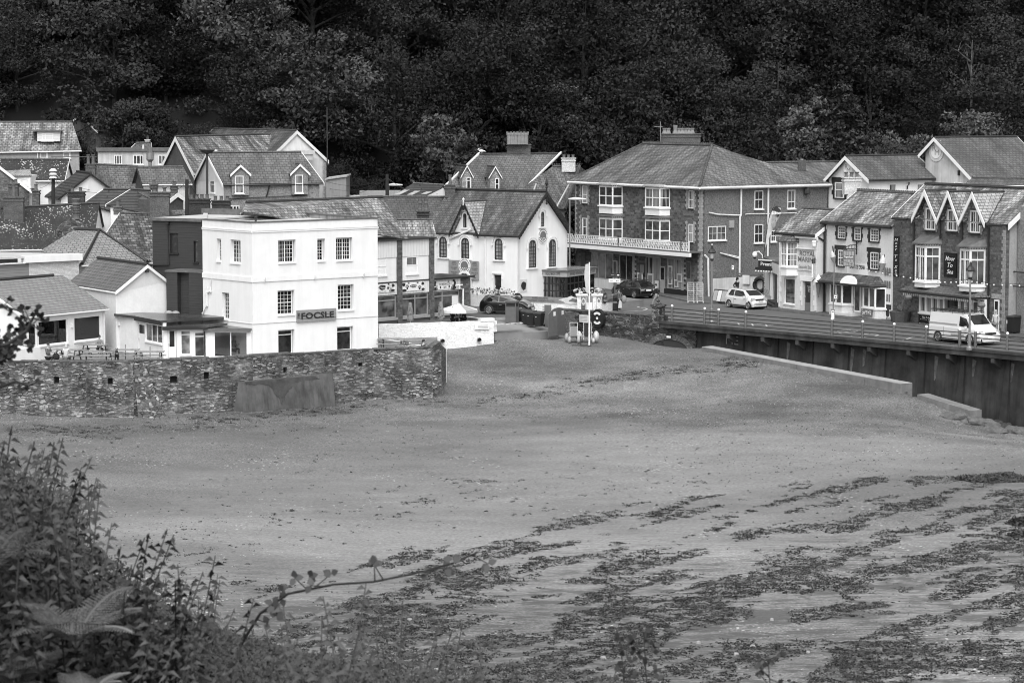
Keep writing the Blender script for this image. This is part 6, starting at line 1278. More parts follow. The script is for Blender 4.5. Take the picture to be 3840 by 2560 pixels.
for x,y,s,mt in((870,470,.5,'off_white'),(895,370,.55,'sign_dark'),(985,480,.5,'cloth_light'),(1055,540,.5,'sign_grey'),(1200,380,.35,'off_white'),(1200,440,.35,'sign_mid'),(1200,500,.35,'off_white'),(1300,470,.4,'cloth_light'),(1265,530,.35,'off_white')):
 u_,z_=fh.hit('H',x,y,.12);o_=board(hot,fh,(u_-s*.8,u_+s*.8,z_-s*.9,z_+s*.9),mt,.1,.03,'display_panel');board(o_,fh,(u_-s*.55,u_+s*.5,z_-s*.6,z_+s*.6),'sign_grey' if mt!='sign_grey' else 'off_white',.132,.01,'picture')
for c,x0,y0,x1,y1,kw in(('G',2120,742,2213,940,dict(nx=2,ny=1,trans=(.52,))),('G',2118,1108,2213,1308,dict(nx=2,ny=1,trans=(.5,))),('G',1615,1128,1808,1280,dict(nx=2,ny=2,mull=(.5,))),('I',1215,1055,1325,1325,dict(nx=2,ny=1,trans=(.37,))),('J',972,250,1045,410,dict(nx=2,ny=1,trans=(.5,)))):
 W(hot,fr_,c,x0,y0,x1,y1,v=.05,gl='glass_mid' if x0<2000 else 'glass_dark',sillo=.15,**kw)
pt=lambda c,x,y:fr_.w(fr_.hit(c,x,y,.1)[0],.1,fr_.hit(c,x,y,.1)[1])
pipe(hot,[pt('G',1975,690),pt('G',1972,1000),pt('G',1960,1030),pt('H',1955,440)],.08);pipe(hot,[pt('I',935,975),pt('I',932,1480),pt('J',925,620)],.08);pipe(hot,[pt('G',1625,980),pt('G',1720,1000),pt('G',1975,1010)],.06);pipe(hot,[pt('H',1745,200),pt('H',1955,245)],.05);pipe(hot,[pt('H',1745,200),pt('H',1955,262)],.05);pipe(hot,[pt('I',600,1410),pt('I',640,1402),pt('I',930,1400),pt('I',1345,1388)],.035)
m=MB();p=P('G',2268,640,Hc.y+8);m.tube([P('G',2268,640,Hc.y+8.5),P('G',2268,530,Hc.y+8.5)],.1,8);m.build('vent_pipe','pvc',hot);u_,z_=fr_.hit('J',392,155);board(hot,fr_,(u_-.25,u_+.25,z_-.3,z_+.3),'light_render',0,.12,'meter_box');u_,z_=fr_.hit('I',1465,1070);m=MB();m.lathe(fr_.w(u_,.25,z_-.3),[(.1,0),(.25,.1),(.25,.45),(.1,.6)],8);m.build('alarm_box','iron',hot)
chimney(hot,'I',1372,1482,620,780,wr0.y-.6,1,'brick','pale_pot',ph=.15,cap=False)
pipe(hot,[fr_.w(.3,.15,zbb-.3),fr_.w(.6,.25,zbb-.6),fr_.w(.7,.25,0.1)],.08)
# two RM gables
def inn(label,c,Dg,ang,peak,bl,br,Lr,roofm,wallr,mono=None,base=0):
 o0=P(c,*peak,Dg);q=Fr(o0,o0+Vector((math.cos(R(ang)),math.sin(R(ang)),0)))
 up_,zp=q.hit(c,*peak);ul,zl=q.hit(c,*bl);ur,zr_=q.hit(c,*br);Pk=q.w(up_,0,zp);E0=q.w(ul,0,zl);E1=q.w(ur,0,zr_);s=-q.N*Lr
 o,f_,g_=gable('inn_wing',label,'building',Pk,Pk+s,E1,E1+s,base,roof=roofm,wall='white_paint',endmat=wallr,back=(E0,E0+s),verge_w=.17,gutter='dark_paint',over=.4,ov_end=.4,ridge='ridge_dark')
 return o,q,f_,g_,Pk
def roundel(o,q,c,x,y,r):
 u_,z_=q.hit(c,x,y,-.35)
 for k,(rr_,mt,v)in enumerate(((r,'off_white',-.39),(r*.72,'white_smooth',-.355))):m=MB();m.slab([q.w(u_+rr_*.95*math.cos(t),v,z_+rr_*math.sin(t))for t in[2*math.pi*j/24 for j in range(24)]],q.N*.05);b_=m.build('roundel',mt,o)
 text(o,q,(u_-r*.42,u_+r*.02,z_-r*.05,z_+r*.42),'R','sign_mid',-.29,shear=0);text(o,q,(u_-r*.12,u_+r*.42,z_-r*.42,z_+.05),'M','sign_mid',-.29)
yw=fr_.w(uw,0,0).y
o,q,f_,g_,Pk=inn('white gabled wing with RM roundel and dark quoined windows','I',yw-2.2,-56,(2050,562),(1712,935),(2395,905),7.9,'slate_mid','white_roughcast')
roundel(o,q,'I',2092,742,.78)
r=q.rect('I',1905,945,2035,1170,-.35);win(o,q,r,nx=1,ny=1,trans=(.52,),v=-.3,gl='glass_curtain',sill='dark_paint',sillo=-.2);quoins(o,q,r[0]-.02,-.36,r[2]-.1,r[3]+.1,'dark_paint',(-1,),.38,.42,.26);quoins(o,q,r[1]+.02,-.36,r[2]-.1,r[3]+.1,'dark_paint',(1,),.38,.42,.26);box_block(o,q,r[0]-.45,r[1]+.45,-.4,-.33,r[3]+.03,r[3]+.42,'dark_paint','lintel')
for x0,x1 in((362,470),(765,880)):r=f_.rect('K',x0,890,x1,985);win(o,f_,(r[0],r[1],r[2]-.5,r[3]),nx=1,ny=1,mull=(.9,),v=.04,gl='glass_curtain')
pf=lambda x,y:f_.w(f_.hit('K',x,y,.1)[0],.1,f_.hit('K',x,y,.1)[1])
pipe(o,[pf(655,865),pf(655,895),pf(632,920),pf(630,965)],.06,'dark_paint')
o,q,f_,g_,Pk=inn('tallest white gable with RM roundel and long dark slate roof at the right edge','K',217,-56,(1020,215),(795,462),(1565,805),9.5,'slate_mid','stained_white')
roundel(o,q,'K',1050,402,.95)
u_,z_=q.hit('K',1375,730,-.35);box_block(o,q,u_-.12,u_+.12,-.4,-.33,z_-.2,z_+.2,'dark_paint','vent');r=q.rect('K',1315,865,1430,930,-.35);win(o,q,r,nx=1,ny=1,v=-.3)
o2,f2_,g2_=G2('inn_annexe','low dark slate annexe roof in front of the tallest gable','K',(1575,800),(2700,815),(1430,905,204),(2700,900,207),30,0,cat='building',roof='slate_mid',wall='white_paint',verge=None,gutter='pvc',ridge='ridge_tile')
chim_o=o
# shop row along the promenade
S0=GP('J',1085,1368,.11);S1=GP('L',890,1010,.11);S2=GP('L',2110,1158,.11)
for p in(S0,S1,S2):p.z=0
srow=Fr(S0,S2)
rmB=GP('J',1635,1430,.11);rmB.z=0;fm=Fr(S0,rmB)
mar=thing('seaside_store','small pale two storey shop with ROYAL MARINE lettering and oriel bay window','shop',S0)
zE=fm.hit('J',1350,285)[1];E0=fm.w(-.3,.3,zE);E1=fm.w(fm.len+.05,.3,zE);Rr0=roofpt(E0,E1,R(35),'I',1430,1315);Rr1=roofpt(E0,E1,R(35),'I',1830,1350);Rr1.z=Rr0.z;Rr1=Vector((E1.x+(Rr0.x-E0.x),E1.y+(Rr0.y-E0.y),Rr0.z))
m=MB();roof_slab(m,[E0,E1,Rr1,Rr0]);s2=(Rr0-E0);s2.z=0;roof_slab(m,[E1+2*s2,E0+2*s2,Rr0,Rr1]);m.build('roof','slate_weathered',mar);m=MB();m.tube([Rr0,Rr1],.12,5);m.build('ridge_tiles','ridge_tile',mar)
dep=s2.length*2-.6
doorr=fm.rect('J',1462,985,1578,1400,-.2);winr=fm.rect('J',1180,945,1335,1312,-.12)
m=MB();hwall(m,fm,0,fm.len,0,zE-.1,[(doorr[0],doorr[1],.0,doorr[3]),winr],.3)
m.slab([fm.w(fm.len,-.3,0),fm.w(fm.len,-dep,0),fm.w(fm.len,-dep,zE-.15),fm.w(fm.len,-dep/2-.1,Rr0.z-.2),fm.w(fm.len,-.3,zE-.05)],-fm.T*.3);fm.box(m,0,.3,-dep,-.301,0,zE-.1);m.slab([fm.w(0,-.3,zE-.1),fm.w(0,-dep,zE-.1),fm.w(0,-dep/2-.1,Rr0.z-.2)],fm.T*.3);m.build('wall','cream_render',mar)
win(mar,fm,winr,v=-.1,nx=1,ny=1,gl='glass_mid',sillo=.08);door(mar,fm,(doorr[0],doorr[1],.05,doorr[3]),v=-.2,glz=.7,mat='sign_grey',gl='sign_dark');r=fm.rect('J',1503,1005,1568,1232,-.2);text(mar,fm,(r[0],r[1]-.05,r[2]+.45,r[3]-.25),'7.30am\n10pm\n8am\n9pm','sign_white',-.17)
box_block(mar,fm,doorr[0]-.3,doorr[1]+.3,0,.05,doorr[3]+.02,doorr[3]+.4,'white_smooth','lintel');quoins(mar,fm,doorr[0]-.0,.02,.5,doorr[3],'white_smooth',(-1,),.35,.3,.12);quoins(mar,fm,fm.len,.02,.2,zE-.6,'white_smooth',(-1,),.38,.4,.24);quoins(mar,fm,0.02,.02,.2,zE-.5,'white_smooth',(1,),.38,.3,.16)
m=MB();fm.box(m,-.2,fm.len+.1,0,.25,zE-.35,zE-.12);m.build('soffit','white_smooth',mar);m=MB();m.tube([E0-Vector((0,0,.12)),E1-Vector((0,0,.12))],.09,6);m.build('gutter','dark_paint',mar)
m=MB();m.slab([E1+fm.T*.03,Rr1+fm.T*.03,Rr1+fm.T*.03+Vector((0,0,-.3)),E1+fm.T*.03+Vector((0,0,-.3))],fm.T*.05);m.build('bargeboard','white_smooth',mar)
bay(mar,fm,'J',1112,1362,405,742,.7,395,895,splay=.45,cols=(1,1),panes=(3,2,(.5,)),roofm='slate_mid',slope=.62,dent=False,gl='glass_curtain',fw=.09)
r=fm.rect('J',1360,515,1606,832,.03);o=board(mar,fm,r,'off_white',.0,.06);box_block(o,fm,r[0]-.05,r[1]+.05,.06,.2,r[3]-.02,r[3]+.08,'white_smooth','sign_light');hz=r[3]-r[2]
text(o,fm,(r[0]+.3,r[1]+.15,r[3]-hz*.33,r[3]-hz*.1),'ROYAL','sign_grey',.08,bold=.02);text(o,fm,(r[0]+.12,r[1]+.2,r[3]-hz*.6,r[3]-hz*.37),'MARINE','sign_grey',.08,bold=.02);text(o,fm,(r[0]+.2,r[0]+(r[1]-r[0])*.85,r[3]-hz*.9,r[3]-hz*.75),'Seaside Sto','sign_grey',.08)
u_,z_=fm.hit('J',1598,430,.3);m=MB();m.ball(fm.w(u_,.3,z_+.05),.17,8,6);m.lathe(fm.w(u_,.3,z_-.3),[(.08,0),(.14,.08),(.15,.25),(.1,.3)],8);m.tube([fm.w(u_,.3,z_+.15),fm.w(u_+.1,0,z_+.2)],.04);m.build('security_camera','white_smooth',mar)
u_,z_=fm.hit('J',1600,780,.5);q=fm.turned(u_-.05,R(0));q=Fr(fm.w(u_-.45,.12,0),fm.w(u_+.1,.75,0));rr=(0,q.len,z_-.75,z_+.6);board(mar,q,(0,q.len,rr[2],rr[3]-.35),'sign_white',-.04,.08,'hanging_sign');board(mar,q,(0,q.len,rr[3]-.345,rr[3]),'sign_dark',-.045,.09,'hanging_sign');text(mar,q,(.12,q.len-.12,rr[3]-.26,rr[3]-.1),'Premier','sign_white',.05);text(mar,q,(.06,q.len-.06,rr[2]+.15,rr[3]-.5),'Off\nLicence','sign_grey',.045)
pm=lambda c,x,y:Vector(fm.w(fm.len+.1,.0,0))
a=P('J',1612,320,E1.y+.1);b=P('J',1770,398,E1.y+.6);c_=P('J',1770,1410,S0.y-4);
# premier shop (single storey, between)
pr0=GP('J',858,1258,.11);pr0.z=0;fp=Fr(pr0,S0+Vector((0,.25,0)));prm=thing('corner_shop','low corner shop with dark Premier sign, string of bulbs and price board','shop',pr0)
zt_=fp.hit('J',960,660)[1];hd=fp.rect('J',975,872,1075,1250);m=MB();hwall(m,fp,-.0,fp.len,0,zt_-.2,[(hd[0],min(hd[1],fp.len-.05),.25,hd[3])],.25);fp.box(m,0,.25,-4,-.26,0,zt_-.2);m.build('wall','off_white',prm);box_block(prm,fp,hd[0]-.1,fp.len,-1.6,-1.5,0,zt_-.3,'interior_dark','inner_wall');box_block(prm,fp,hd[0]-.2,fp.len-.02,0,.5,.1,.3,'concrete_dark','step');box_block(prm,fp,hd[0]-.2,fp.len-.02,-.3,.25,.303,.45,'concrete_dark','step')
m=MB();fp.box(m,hd[0],hd[0]+.08,-.15,.02,.3,hd[3]);fp.box(m,hd[1]-.25,hd[1]-.18,-.15,.02,.3,hd[3]);m.build('door_frame','white_smooth',prm)
fq=Fr(P('J',780,738,203.6),P('J',1060,738,202.2));r=fq.rect('J',788,690,1056,785);o=board(prm,fq,r,'sign_dark',-.3,.3);text(o,fq,(r[0]+.25,r[1]-.08,r[2]+.12,r[3]-.1),'Premier','sign_white',.012,bold=.03);box_block(prm,fq,r[0]-.1,r[1]+.05,-.6,.25,r[2]-.22,r[2]-.01,'dark_paint','awning');box_block(prm,fq,r[0]+.1,r[1]-.1,.02,.12,r[3]+.01,r[3]+.09,'white_smooth','sign_light');box_block(prm,fp,.0,fp.len,-3.5,.0,zt_-.2,zt_-.05,'lead','flat_roof')
for k in range(8):m=MB();m.ball(fq.w(r[0]+(r[1]-r[0])*k/7,.28,r[2]-.3),.07,6,4);m.build('light_bulb','bulb',prm)
r=fp.rect('J',862,855,955,1180,.1);o=board(prm,fp,r,'sign_white',.02,.05,'price_board');hz=r[3]-r[2]
for k in range(8):zz=r[3]-hz*(.1+.085*k);m=MB();fp.box(m,r[0]+.05,r[0]+.05+.5*(.7+.3*math.sin(k*3)),.072,.08,zz-.045,zz+.03);m.build('price_text','sign_dark',o);m=MB();m.slab(blob(fp,r[1]-.2,zz,.1,.1,.072,k,8,.15),fp.N*.01);m.build('price_dot','sign_dark',o)
for k in range(4):zz=r[3]-hz*(.78+.055*k);m=MB();fp.box(m,r[0]+.08,r[1]-.25,.072,.078,zz-.02,zz+.02);m.build('small_print','sign_mid',o)
q=Fr(GP('J',118,1225,.11),pr0+Vector((-.1,0,0)));ww=thing('yard_wall','white painted yard wall in front of the pebbledashed side of the stone building','wall',q.o);m=MB();zl=q.hit('J',130,950)[1];zr_=q.hit('J',850,905)[1];m.hexa([q.w(0,-.3,0),q.w(q.len,-.3,0),q.w(q.len,0,0),q.w(0,0,0),q.w(0,-.3,zl),q.w(q.len,-.3,zr_),q.w(q.len,0,zr_),q.w(0,0,zl)]);m.build('wall','stained_white',ww);YW=q
box_block(ww,q,q.hit('J',480,900)[0],q.len,-.35,.1,zr_+.01,zr_+.12,'lead','coping');u_,z_=q.hit('J',622,960);box_block(ww,q,u_-.3,u_+.3,0,.18,z_-.35,z_+.35,'off_white','meter_box')
# ice cream parlour
s0=GP('L',165,925,.11);s0.z=0;fs=Fr(s0,S1);
sug=thing('ice_cream_parlour','pale roughcast sweet shop with dark quoined windows, slate canopy and ice cream cones','shop',s0)
zE=(fs.hit('L',165,-20)[1]+fs.hit('K',405,1432)[1])/2;E0=fs.w(-.35,.3,zE);E1=fs.w(fs.len+.1,.3,zE);Rr0=roofpt(E0,E1,R(36),'I',2045,1118);Rr1=roofpt(E0,E1,R(36),'K',800,975);zz=(Rr0.z+Rr1.z)/2;Rr0.z=Rr1.z=zz
s2=roofpt(E0,E1,R(36),'K',0,948)-E0;nrm=-fs.N*((Rr1-E1).dot(-fs.N));Rr0=E0+nrm;Rr0.z=zz;Rr1=E1+nrm;Rr1.z=zz
m=MB();roof_slab(m,[E0,E1,Rr1,Rr0]);roof_slab(m,[E1+2*nrm,E0+2*nrm,Rr0,Rr1]);m.build('roof','slate_weathered',sug);m=MB();m.tube([Rr0,Rr1],.12,5);n_=40;[m.ball(Rr0+(Rr1-Rr0)*(k/n_)+Vector((0,0,.13)),.07,4,3)for k in range(n_)];m.build('ridge_tiles','ridge_tile',sug)
dep=nrm.length*2-.5;m=MB();fs.box(m,0,fs.len,-.3,0,0,zE-.05);m.slab([fs.w(.0,-.301,0),fs.w(0,-dep,0),fs.w(0,-dep,zE-.1),fs.w(0,-dep/2,zz-.2),fs.w(0,-.301,zE-.05)],fs.T*.3);m.build('wall','cream_render',sug)
m=MB();m.slab([E0-fs.T*.03,Rr0-fs.T*.03,Rr0-fs.T*.03+Vector((0,0,-.2)),E0-fs.T*.03+Vector((0,0,-.2))],-fs.T*.05);m.build('bargeboard','white_smooth',sug);m=MB();m.tube([E0-Vector((0,0,.14)),E1-Vector((0,0,.14))],.11,6);m.build('gutter','dark_paint',sug)
chimney(sug,'I',2042,2285,870,1120,Rr0.y+.3,3,'white_brick',style=1,ph=.4,ang=.2)
for c,x0,y0,x1,y1 in(('L',298,-75,378,128),('L',478,-62,548,145),('L',652,-48,740,160),('L',298,255,362,425),('L',650,282,738,462)):
 r=fs.rect(c,x0,y0,x1,y1,.05);r=(r[0],r[1],r[2],min(r[3],zE-.35));win(sug,fs,r,nx=3 if x0 not in(478,)else 2,ny=2,trans=(.5,),v=.06,gl='glass_mid',sill='dark_paint',sillo=.16);quoins(sug,fs,r[0]-.01,.04,r[2]-.1,r[3]+.05,'dark_paint',(-1,),.3,.36,.26);quoins(sug,fs,r[1]+.01,.04,r[2]-.1,r[3]+.05,'dark_paint',(1,),.3,.18,.08)
 if r[3]<zE-.5:box_block(sug,fs,r[0]-.42,r[1]+.2,0,.08,r[3]+.06,r[3]+.36,'dark_paint','lintel')
zc0=fs.hit('L',500,520,.0)[1];zc1=fs.hit('L',500,622,1.1)[1];ua=fs.hit('L',190,485)[0];ub_=fs.hit('L',755,540)[0];pv=1.15
m=MB();lo_=[fs.w(ua-.6,0.02,zc1),fs.w(ua-.3,pv,zc1),fs.w(ub_+.35,pv,zc1),fs.w(ub_+.75,.02,zc1)];hi_=[fs.w(ua,.02,zc0),fs.w(ub_,.02,zc0)]
roof_slab(m,[lo_[1],lo_[2],hi_[1],hi_[0]],.08);roof_slab(m,[lo_[0],lo_[1],hi_[0]],.08);roof_slab(m,[lo_[2],lo_[3],hi_[1]],.08);m.build('canopy','slate_brown',sug);m=MB();m.tube([p-Vector((0,0,.1))for p in lo_],.09,5);m.build('canopy_gutter','dark_paint',sug)
u_,z_=fs.hit('L',430,585,1.0);m=MB();c_=fs.w(u_,1.0,z_-.25);m.slab([c_+fs.T*(1.0*math.cos(t))+Vector((0,0,.62*math.sin(t)))+fs.N*(.12-.15*math.sin(t))for t in[math.pi*k/12 for k in range(13)]],fs.N*.08);m.build('shell_ornament','white_smooth',sug)
zs_=.95;zh=fs.hit('L',500,640,.6)[1]
for(xa,xb,ys,yt,cols)in((205,405,840,612,(1,1)),(565,768,885,655,(2,1))):
 r=fs.rect('L',xa,yt,xb,ys,.6);A=fs.w(r[0],0,0);B=fs.w(r[0]+.02,.6,0);C=fs.w(r[1]-.55,.75,0);Dd=fs.w(r[1]-.05,.1,0);q1=Fr(B,C);q2=Fr(C,Dd)
 win(sug,q1,(0,q1.len,r[2],zh),v=0,d=.1,nx=1,ny=1,mull=(.5,),fw=.11,gl='glass_mid',sill='white_smooth',name='bay_window');win(sug,q2,(0,q2.len,r[2],zh),v=0,d=.1,nx=1,ny=1,fw=.1,gl='glass_dark',sill='white_smooth',name='bay_window')
 m=MB();m.slab([Vector((p.x,p.y,.1))for p in(A,B,C,Dd)],(0,0,r[2]-.2));m.build('bay_base','cream_render',sug)
hd=fs.rect('L',468,632,545,910,.1);door(sug,fs,(hd[0],hd[1],.35,hd[3]),v=.1,glz=.93,mat='white_smooth',gl='glass_mid',lit=.13);box_block(sug,fs,fs.hit('L',320,935)[0],hd[1],0,1.0,.1,.28,'cream_render','step')
r=fs.rect('L',415,640,455,850,.1);o=board(sug,fs,r,'sign_white',.02,.04,'price_board');[board(o,fs,((r[0]+r[1])/2-.1,(r[0]+r[1])/2+.1,r[2]+.15+k*.45,r[2]+.42+k*.45),'sign_grey',.065,.01,'price_text')for k in range(4)]
r=fs.rect('L',552,892,668,968,.8);q=fs;o=board(sug,fs,r,'sign_grey',.78,.05);text(o,fs,(r[0]+.12,r[1]-.12,r[2]+.3,r[3]-.3),'SugaRush','sign_white',.84,shear=.25,bold=.02)
m=MB();rnd=random.Random(2);[m.slab(blob(fs,rnd.uniform(r[0]+.1,r[1]-.1),zz_,.04,.04,.832,k,5),fs.N*.006)for k in range(26)for zz_ in(r[2]+rnd.uniform(.08,.22)if k%2 else r[3]-rnd.uniform(.08,.25),)];m.build('sprinkles','sign_white',o)
r=fs.rect('L',195,850,312,925,.75);o=board(sug,fs,r,'sign_grey',.62,.04);m=MB();[m.slab(blob(fs,r[0]+(r[1]-r[0])*(i+.5)/8,r[2]+(r[3]-r[2])*(j+.5)/3,.09,.12,.665,i,8,.05),fs.N*.006)for i in range(8)for j in range(3)];m.build('pictures','sign_white',o)
r=fs.rect('L',398,415,618,505,.05);o=board(sug,fs,(r[0],r[1],r[2]-.1,r[3]+.1),'sign_white',.02,.05);text(o,fs,(r[0]+.35,r[1]-.3,(r[2]+r[3])/2,r[3]-.0),'DAIRY ICE CREAM','sign_dark',.08,bold=.02);text(o,fs,(r[0]+.9,r[1]-1.0,r[2]+.18,(r[2]+r[3])/2-.12),'SOLD HERE','sign_dark',.08)
r=fs.rect('L',792,672,872,845,.05);o=board(sug,fs,r,'sign_white',.02,.04);m=MB();[fs.box(m,r[0]+.1+i*.26,r[0]+.28+i*.26,.062,.068,r[2]+.2+j*.95,r[2]+.75+j*.95)for i in range(4)for j in range(3)if r[0]+.28+i*.26<r[1]];m.build('pictures','sign_grey',o);r2=fs.rect('L',788,848,872,898,.05);board(sug,fs,r2,'sign_dark',.02,.05);r2=fs.rect('L',808,905,872,990,.05);o=board(sug,fs,r2,'sign_white',.02,.04,'poster');m=MB();uc_,zc_=(r2[0]+r2[1])/2,(r2[2]*.4+r2[3]*.6);m.slab([fs.w(uc_+.22*math.cos(t),.062,zc_+.3*math.sin(t))for t in[k*.5236 for k in range(12)]],fs.N*.005);m.build('emblem','sign_dark',o)
u_,z_=fs.hit('L',492,250,.1);hs=thing('hanging_sign','dark hanging SugaRush FOOD FOR FUN sign on a scrolled iron bracket','sign',fs.w(u_,.5,z_));a_=P('L',355,255,s0.y-3.6);b_=P('L',480,262,s0.y-4.3);q=Fr(a_,b_);zt_=q.hit('L',415,255)[1];zb_=q.hit('L',415,435)[1]
o=board(hs,q,(0,q.len,zb_,zt_),'sign_grey',-.04,.08,'sign_board');hz=zt_-zb_;text(hs,q,(.1,q.len-.1,zb_+hz*.5,zb_+hz*.66),'SugaRush','sign_white',.045,shear=.25,bold=.02);text(hs,q,(.1,q.len-.1,zb_+hz*.24,zb_+hz*.44),'FOOD FOR FUN','sign_white',.045)
m=MB();[q.box(m,.08+i*q.len*.235,.08+q.len*(.235*i+.19),.045,.052,z0_,z0_+.3)for i in range(4)for z0_ in(zb_+.06,zt_-.38)];m.build('pictures','light_render',hs)
m=MB();w0_=fs.w(u_,.05,zt_+.35);w1_=fs.w(u_,.05,zt_-.35);e_=q.w(0,0,zt_+.08);m.tube([w0_+Vector((0,0,.3)),w1_],.05,5);m.tube([w0_,(w0_+e_)/2+Vector((0,0,.12)),e_],.03,5);m.tube([fs.w(u_,.05,zt_+.08),q.w(q.len,0,zt_+.08),e_],.045,5);m.tube([w0_,fs.w(u_+1.0,.5,zt_+.75)],.025,4);m.build('bracket','iron',hs)
for k in range(3):m=MB();c_=lerp(fs.w(u_,.1,zt_+.25),e_,.2+k*.25);m.tube([c_+(e_-w0_).normalized()*(.14*math.cos(t))+Vector((0,0,.14*math.sin(t)))for t in[j*.785 for j in range(9)]],.018,4);m.build('scroll','iron',hs)
def big_cone(c,x,y,yb,D,lab,flip=False):
 top=P(c,x,y,D);bot=P(c,x-(15 if not flip else-30),yb,D);t=thing('ice_cream_model',lab,'model',bot);h=(top-bot).length
 m=MB();m.tube([bot,lerp(bot,top,.5)],[.06,.26],10);m.build('cone','light_render',t);m=MB();pts=[(.27,.5),(.33,.55),(.24,.62),(.3,.66),(.2,.74),(.24,.78),(.12,.88),(.13,.9),(.03,1)];d=(top-bot);mm=MB();mm.tube([bot+d*k for r_,k in pts],[r_*h/1.45 for r_,k in pts],12);mm.build('whipped_top','white_smooth',t,smooth=True)
 m=MB();a=bot+d*.85;m.tube([a+Vector((.08,0,0)),a+Vector((.2 if flip is False else.02,0,.5))],.05,5);m.build('flake','dark_paint',t);return t
big_cone('L',232,262,400,s0.y-1.0,'big ice cream cone model with dark flake left of the hanging sign',True);big_cone('L',790,310,490,S1.y+.9,'big ice cream cone model with dark flake leaning beside the right upper window')
def soft_ice(c,x,y,D):
 p=P(c,x,y,D);t=thing('ice_cream_model','upright cone model with spread whipped top at the corner of the pale shop','model',p);m=MB();m.lathe(p,[(.42,0),(.45,.06),(.3,.12),(.34,.18),(.2,.26),(.22,.32),(.1,.42),(.02,.6)],12);m.build('whipped_top','white_smooth',t,smooth=True);m=MB();m.lathe(p+Vector((0,0,-1.15)),[(.03,0),(.22,1.1)],10);m.build('cone','sign_grey',t)
soft_ice('J',1662,998,194.5)
pipe(sug,[fs.w(-.05,.15,zE-.1),fs.w(-.05,.15,0.1)],.09,'dark_paint');pipe(mar,[fm.w(fm.len+.02,.2,mz)for mz in(fm.hit('J',1620,320)[1],)]+[fs.w(-.1,.2,fs.hit('J',1770,395)[1])],.07,'dark_paint')
# gift shop with three gables
fg=Fr(S1,S2);gift=thing('gift_shop','dark stone gift shop with three steep white barged gables and two tall bay windows','shop',S1)
zE=fg.hit('K',1990,1468)[1];zE2=fg.hit('K',680,1385)[1];zE=(zE+zE2)/2;Lg=fg.len;E0=fg.w(.45,.1,zE);E1=fg.w(Lg+.25,.1,zE);pr=R(38);Rp=roofpt(E0,E1,pr,'K',1570,918);nrm=-fg.N*((Rp-E0).dot(-fg.N));zz=Rp.z;E0=fg.w(-.1,.1,zE);Rr0=E0+nrm;Rr0.z=zz;Rr1=E1+nrm;Rr1.z=zz
m=MB();roof_slab(m,[E0,E1,Rr1,Rr0]);roof_slab(m,[E1+2*nrm,E0+2*nrm,Rr0,Rr1]);m.build('roof','slate_weathered',gift);m=MB();m.tube([Rr0,Rr1],.14,5);m.build('ridge_tiles','ridge_dark',gift)
dep=nrm.length*2-.7;m=MB();fg.box(m,0.01,Lg,-.3,0,0,zE-.05);m.build('wall','brown_stone',gift);m=MB();m.slab([fg.w(Lg,-.301,0),fg.w(Lg,-dep,0),fg.w(Lg,-dep,zE-.1),fg.w(Lg,-dep/2,zz-.25),fg.w(Lg,-.301,zE-.05)],-fg.T*.3);m.build('side_wall','light_render',gift)
m=MB();o_=fg.T*.05;m.slab([E1+o_,Rr1+o_,Rr1+o_+Vector((0,0,-.4)),E1+o_+Vector((0,0,-.4))],fg.T*.06);m.slab([E0-o_,Rr0-o_,Rr0-o_+Vector((0,0,-.2)),E0-o_+Vector((0,0,-.2))],-fg.T*.06);m.build('bargeboard','white_smooth',gift)
quoins(gift,fg,Lg,.02,.2,zE-.4,'quoin_brick',(-1,),.24,.42,.28);quoins(gift,fg,.06,.02,.2,zE-.3,'brick',(1,),.24,1.0,.85)
gpx=[((903,985),(695,1385),(1060,1335),(900,1240,1040,1560)),((1225,1003),(1058,1338),(1380,1355),(1218,1262,1362,1575)),((1545,1015),(1382,1358),(1755,1432),(1545,1275,1690,1600))]
for pk,bl,br,wr in gpx:
 ul=fg.hit('K',*bl,.5)[0];ur=fg.hit('K',*br,.5)[0];uc,zp=fg.hit('K',*pk,.5);uc=(ul+ur)/2;hw=(ur-ul)/2;zb_=zE+.05;bd=(zp-zE)/math.tan(pr)-.35
 m=MB()
 for s in(-1,1):roof_slab(m,[fg.w(uc+s*hw,.5,zb_),fg.w(uc,.5,zp),fg.w(uc,-bd,zp),fg.w(uc+s*hw,.3,zb_)],.08)
 d_=m.build('dormer_roof','slate_pale' if pk[0]>1500 else 'slate_weathered',gift);m=MB();m.tube([fg.w(uc,.5,zp+.02),fg.w(uc,-bd,zp+.02)],.09,5);m.build('ridge_tiles','ridge_dark',d_)
 m=MB();m.slab([fg.w(uc-hw+.12,.0,zE-.5),fg.w(uc+hw-.12,.0,zE-.5),fg.w(uc+hw-.12,.0,zb_-.05),fg.w(uc,.0,zp-.25),fg.w(uc-hw+.12,.0,zb_-.05)],fg.N*.02);m.build('dormer_wall','brown_stone',gift)
 m=MB();dz=Vector((0,0,-.42))
 for s in(-1,1):a=fg.w(uc+s*(hw+.0),.515,zb_-.02);b=fg.w(uc,.515,zp+.06);m.slab([a,b,b+dz,a+dz*.8],fg.N*.06)
 m.build('bargeboard','white_smooth',gift)
 r=fg.rect('K',*wr[:2],wr[2],wr[3],.03);win(gift,fg,r,v=.07,nx=2,ny=1,mull=(.55,),trans=(.45,),fw=.1,gl='glass_mid',sill='dark_paint',sillo=.16);quoins(gift,fg,r[0]-.01,.04,r[2]-.1,r[3]+.1,'quoin_brick',(-1,),.22,.3,.18);quoins(gift,fg,r[1]+.01,.04,r[2]-.1,r[3]+.1,'quoin_brick',(1,),.22,.3,.18);box_block(gift,fg,r[0]-.25,r[1]+.25,.02,.06,r[3]+.12,r[3]+.42,'quoin_brick','lintel')
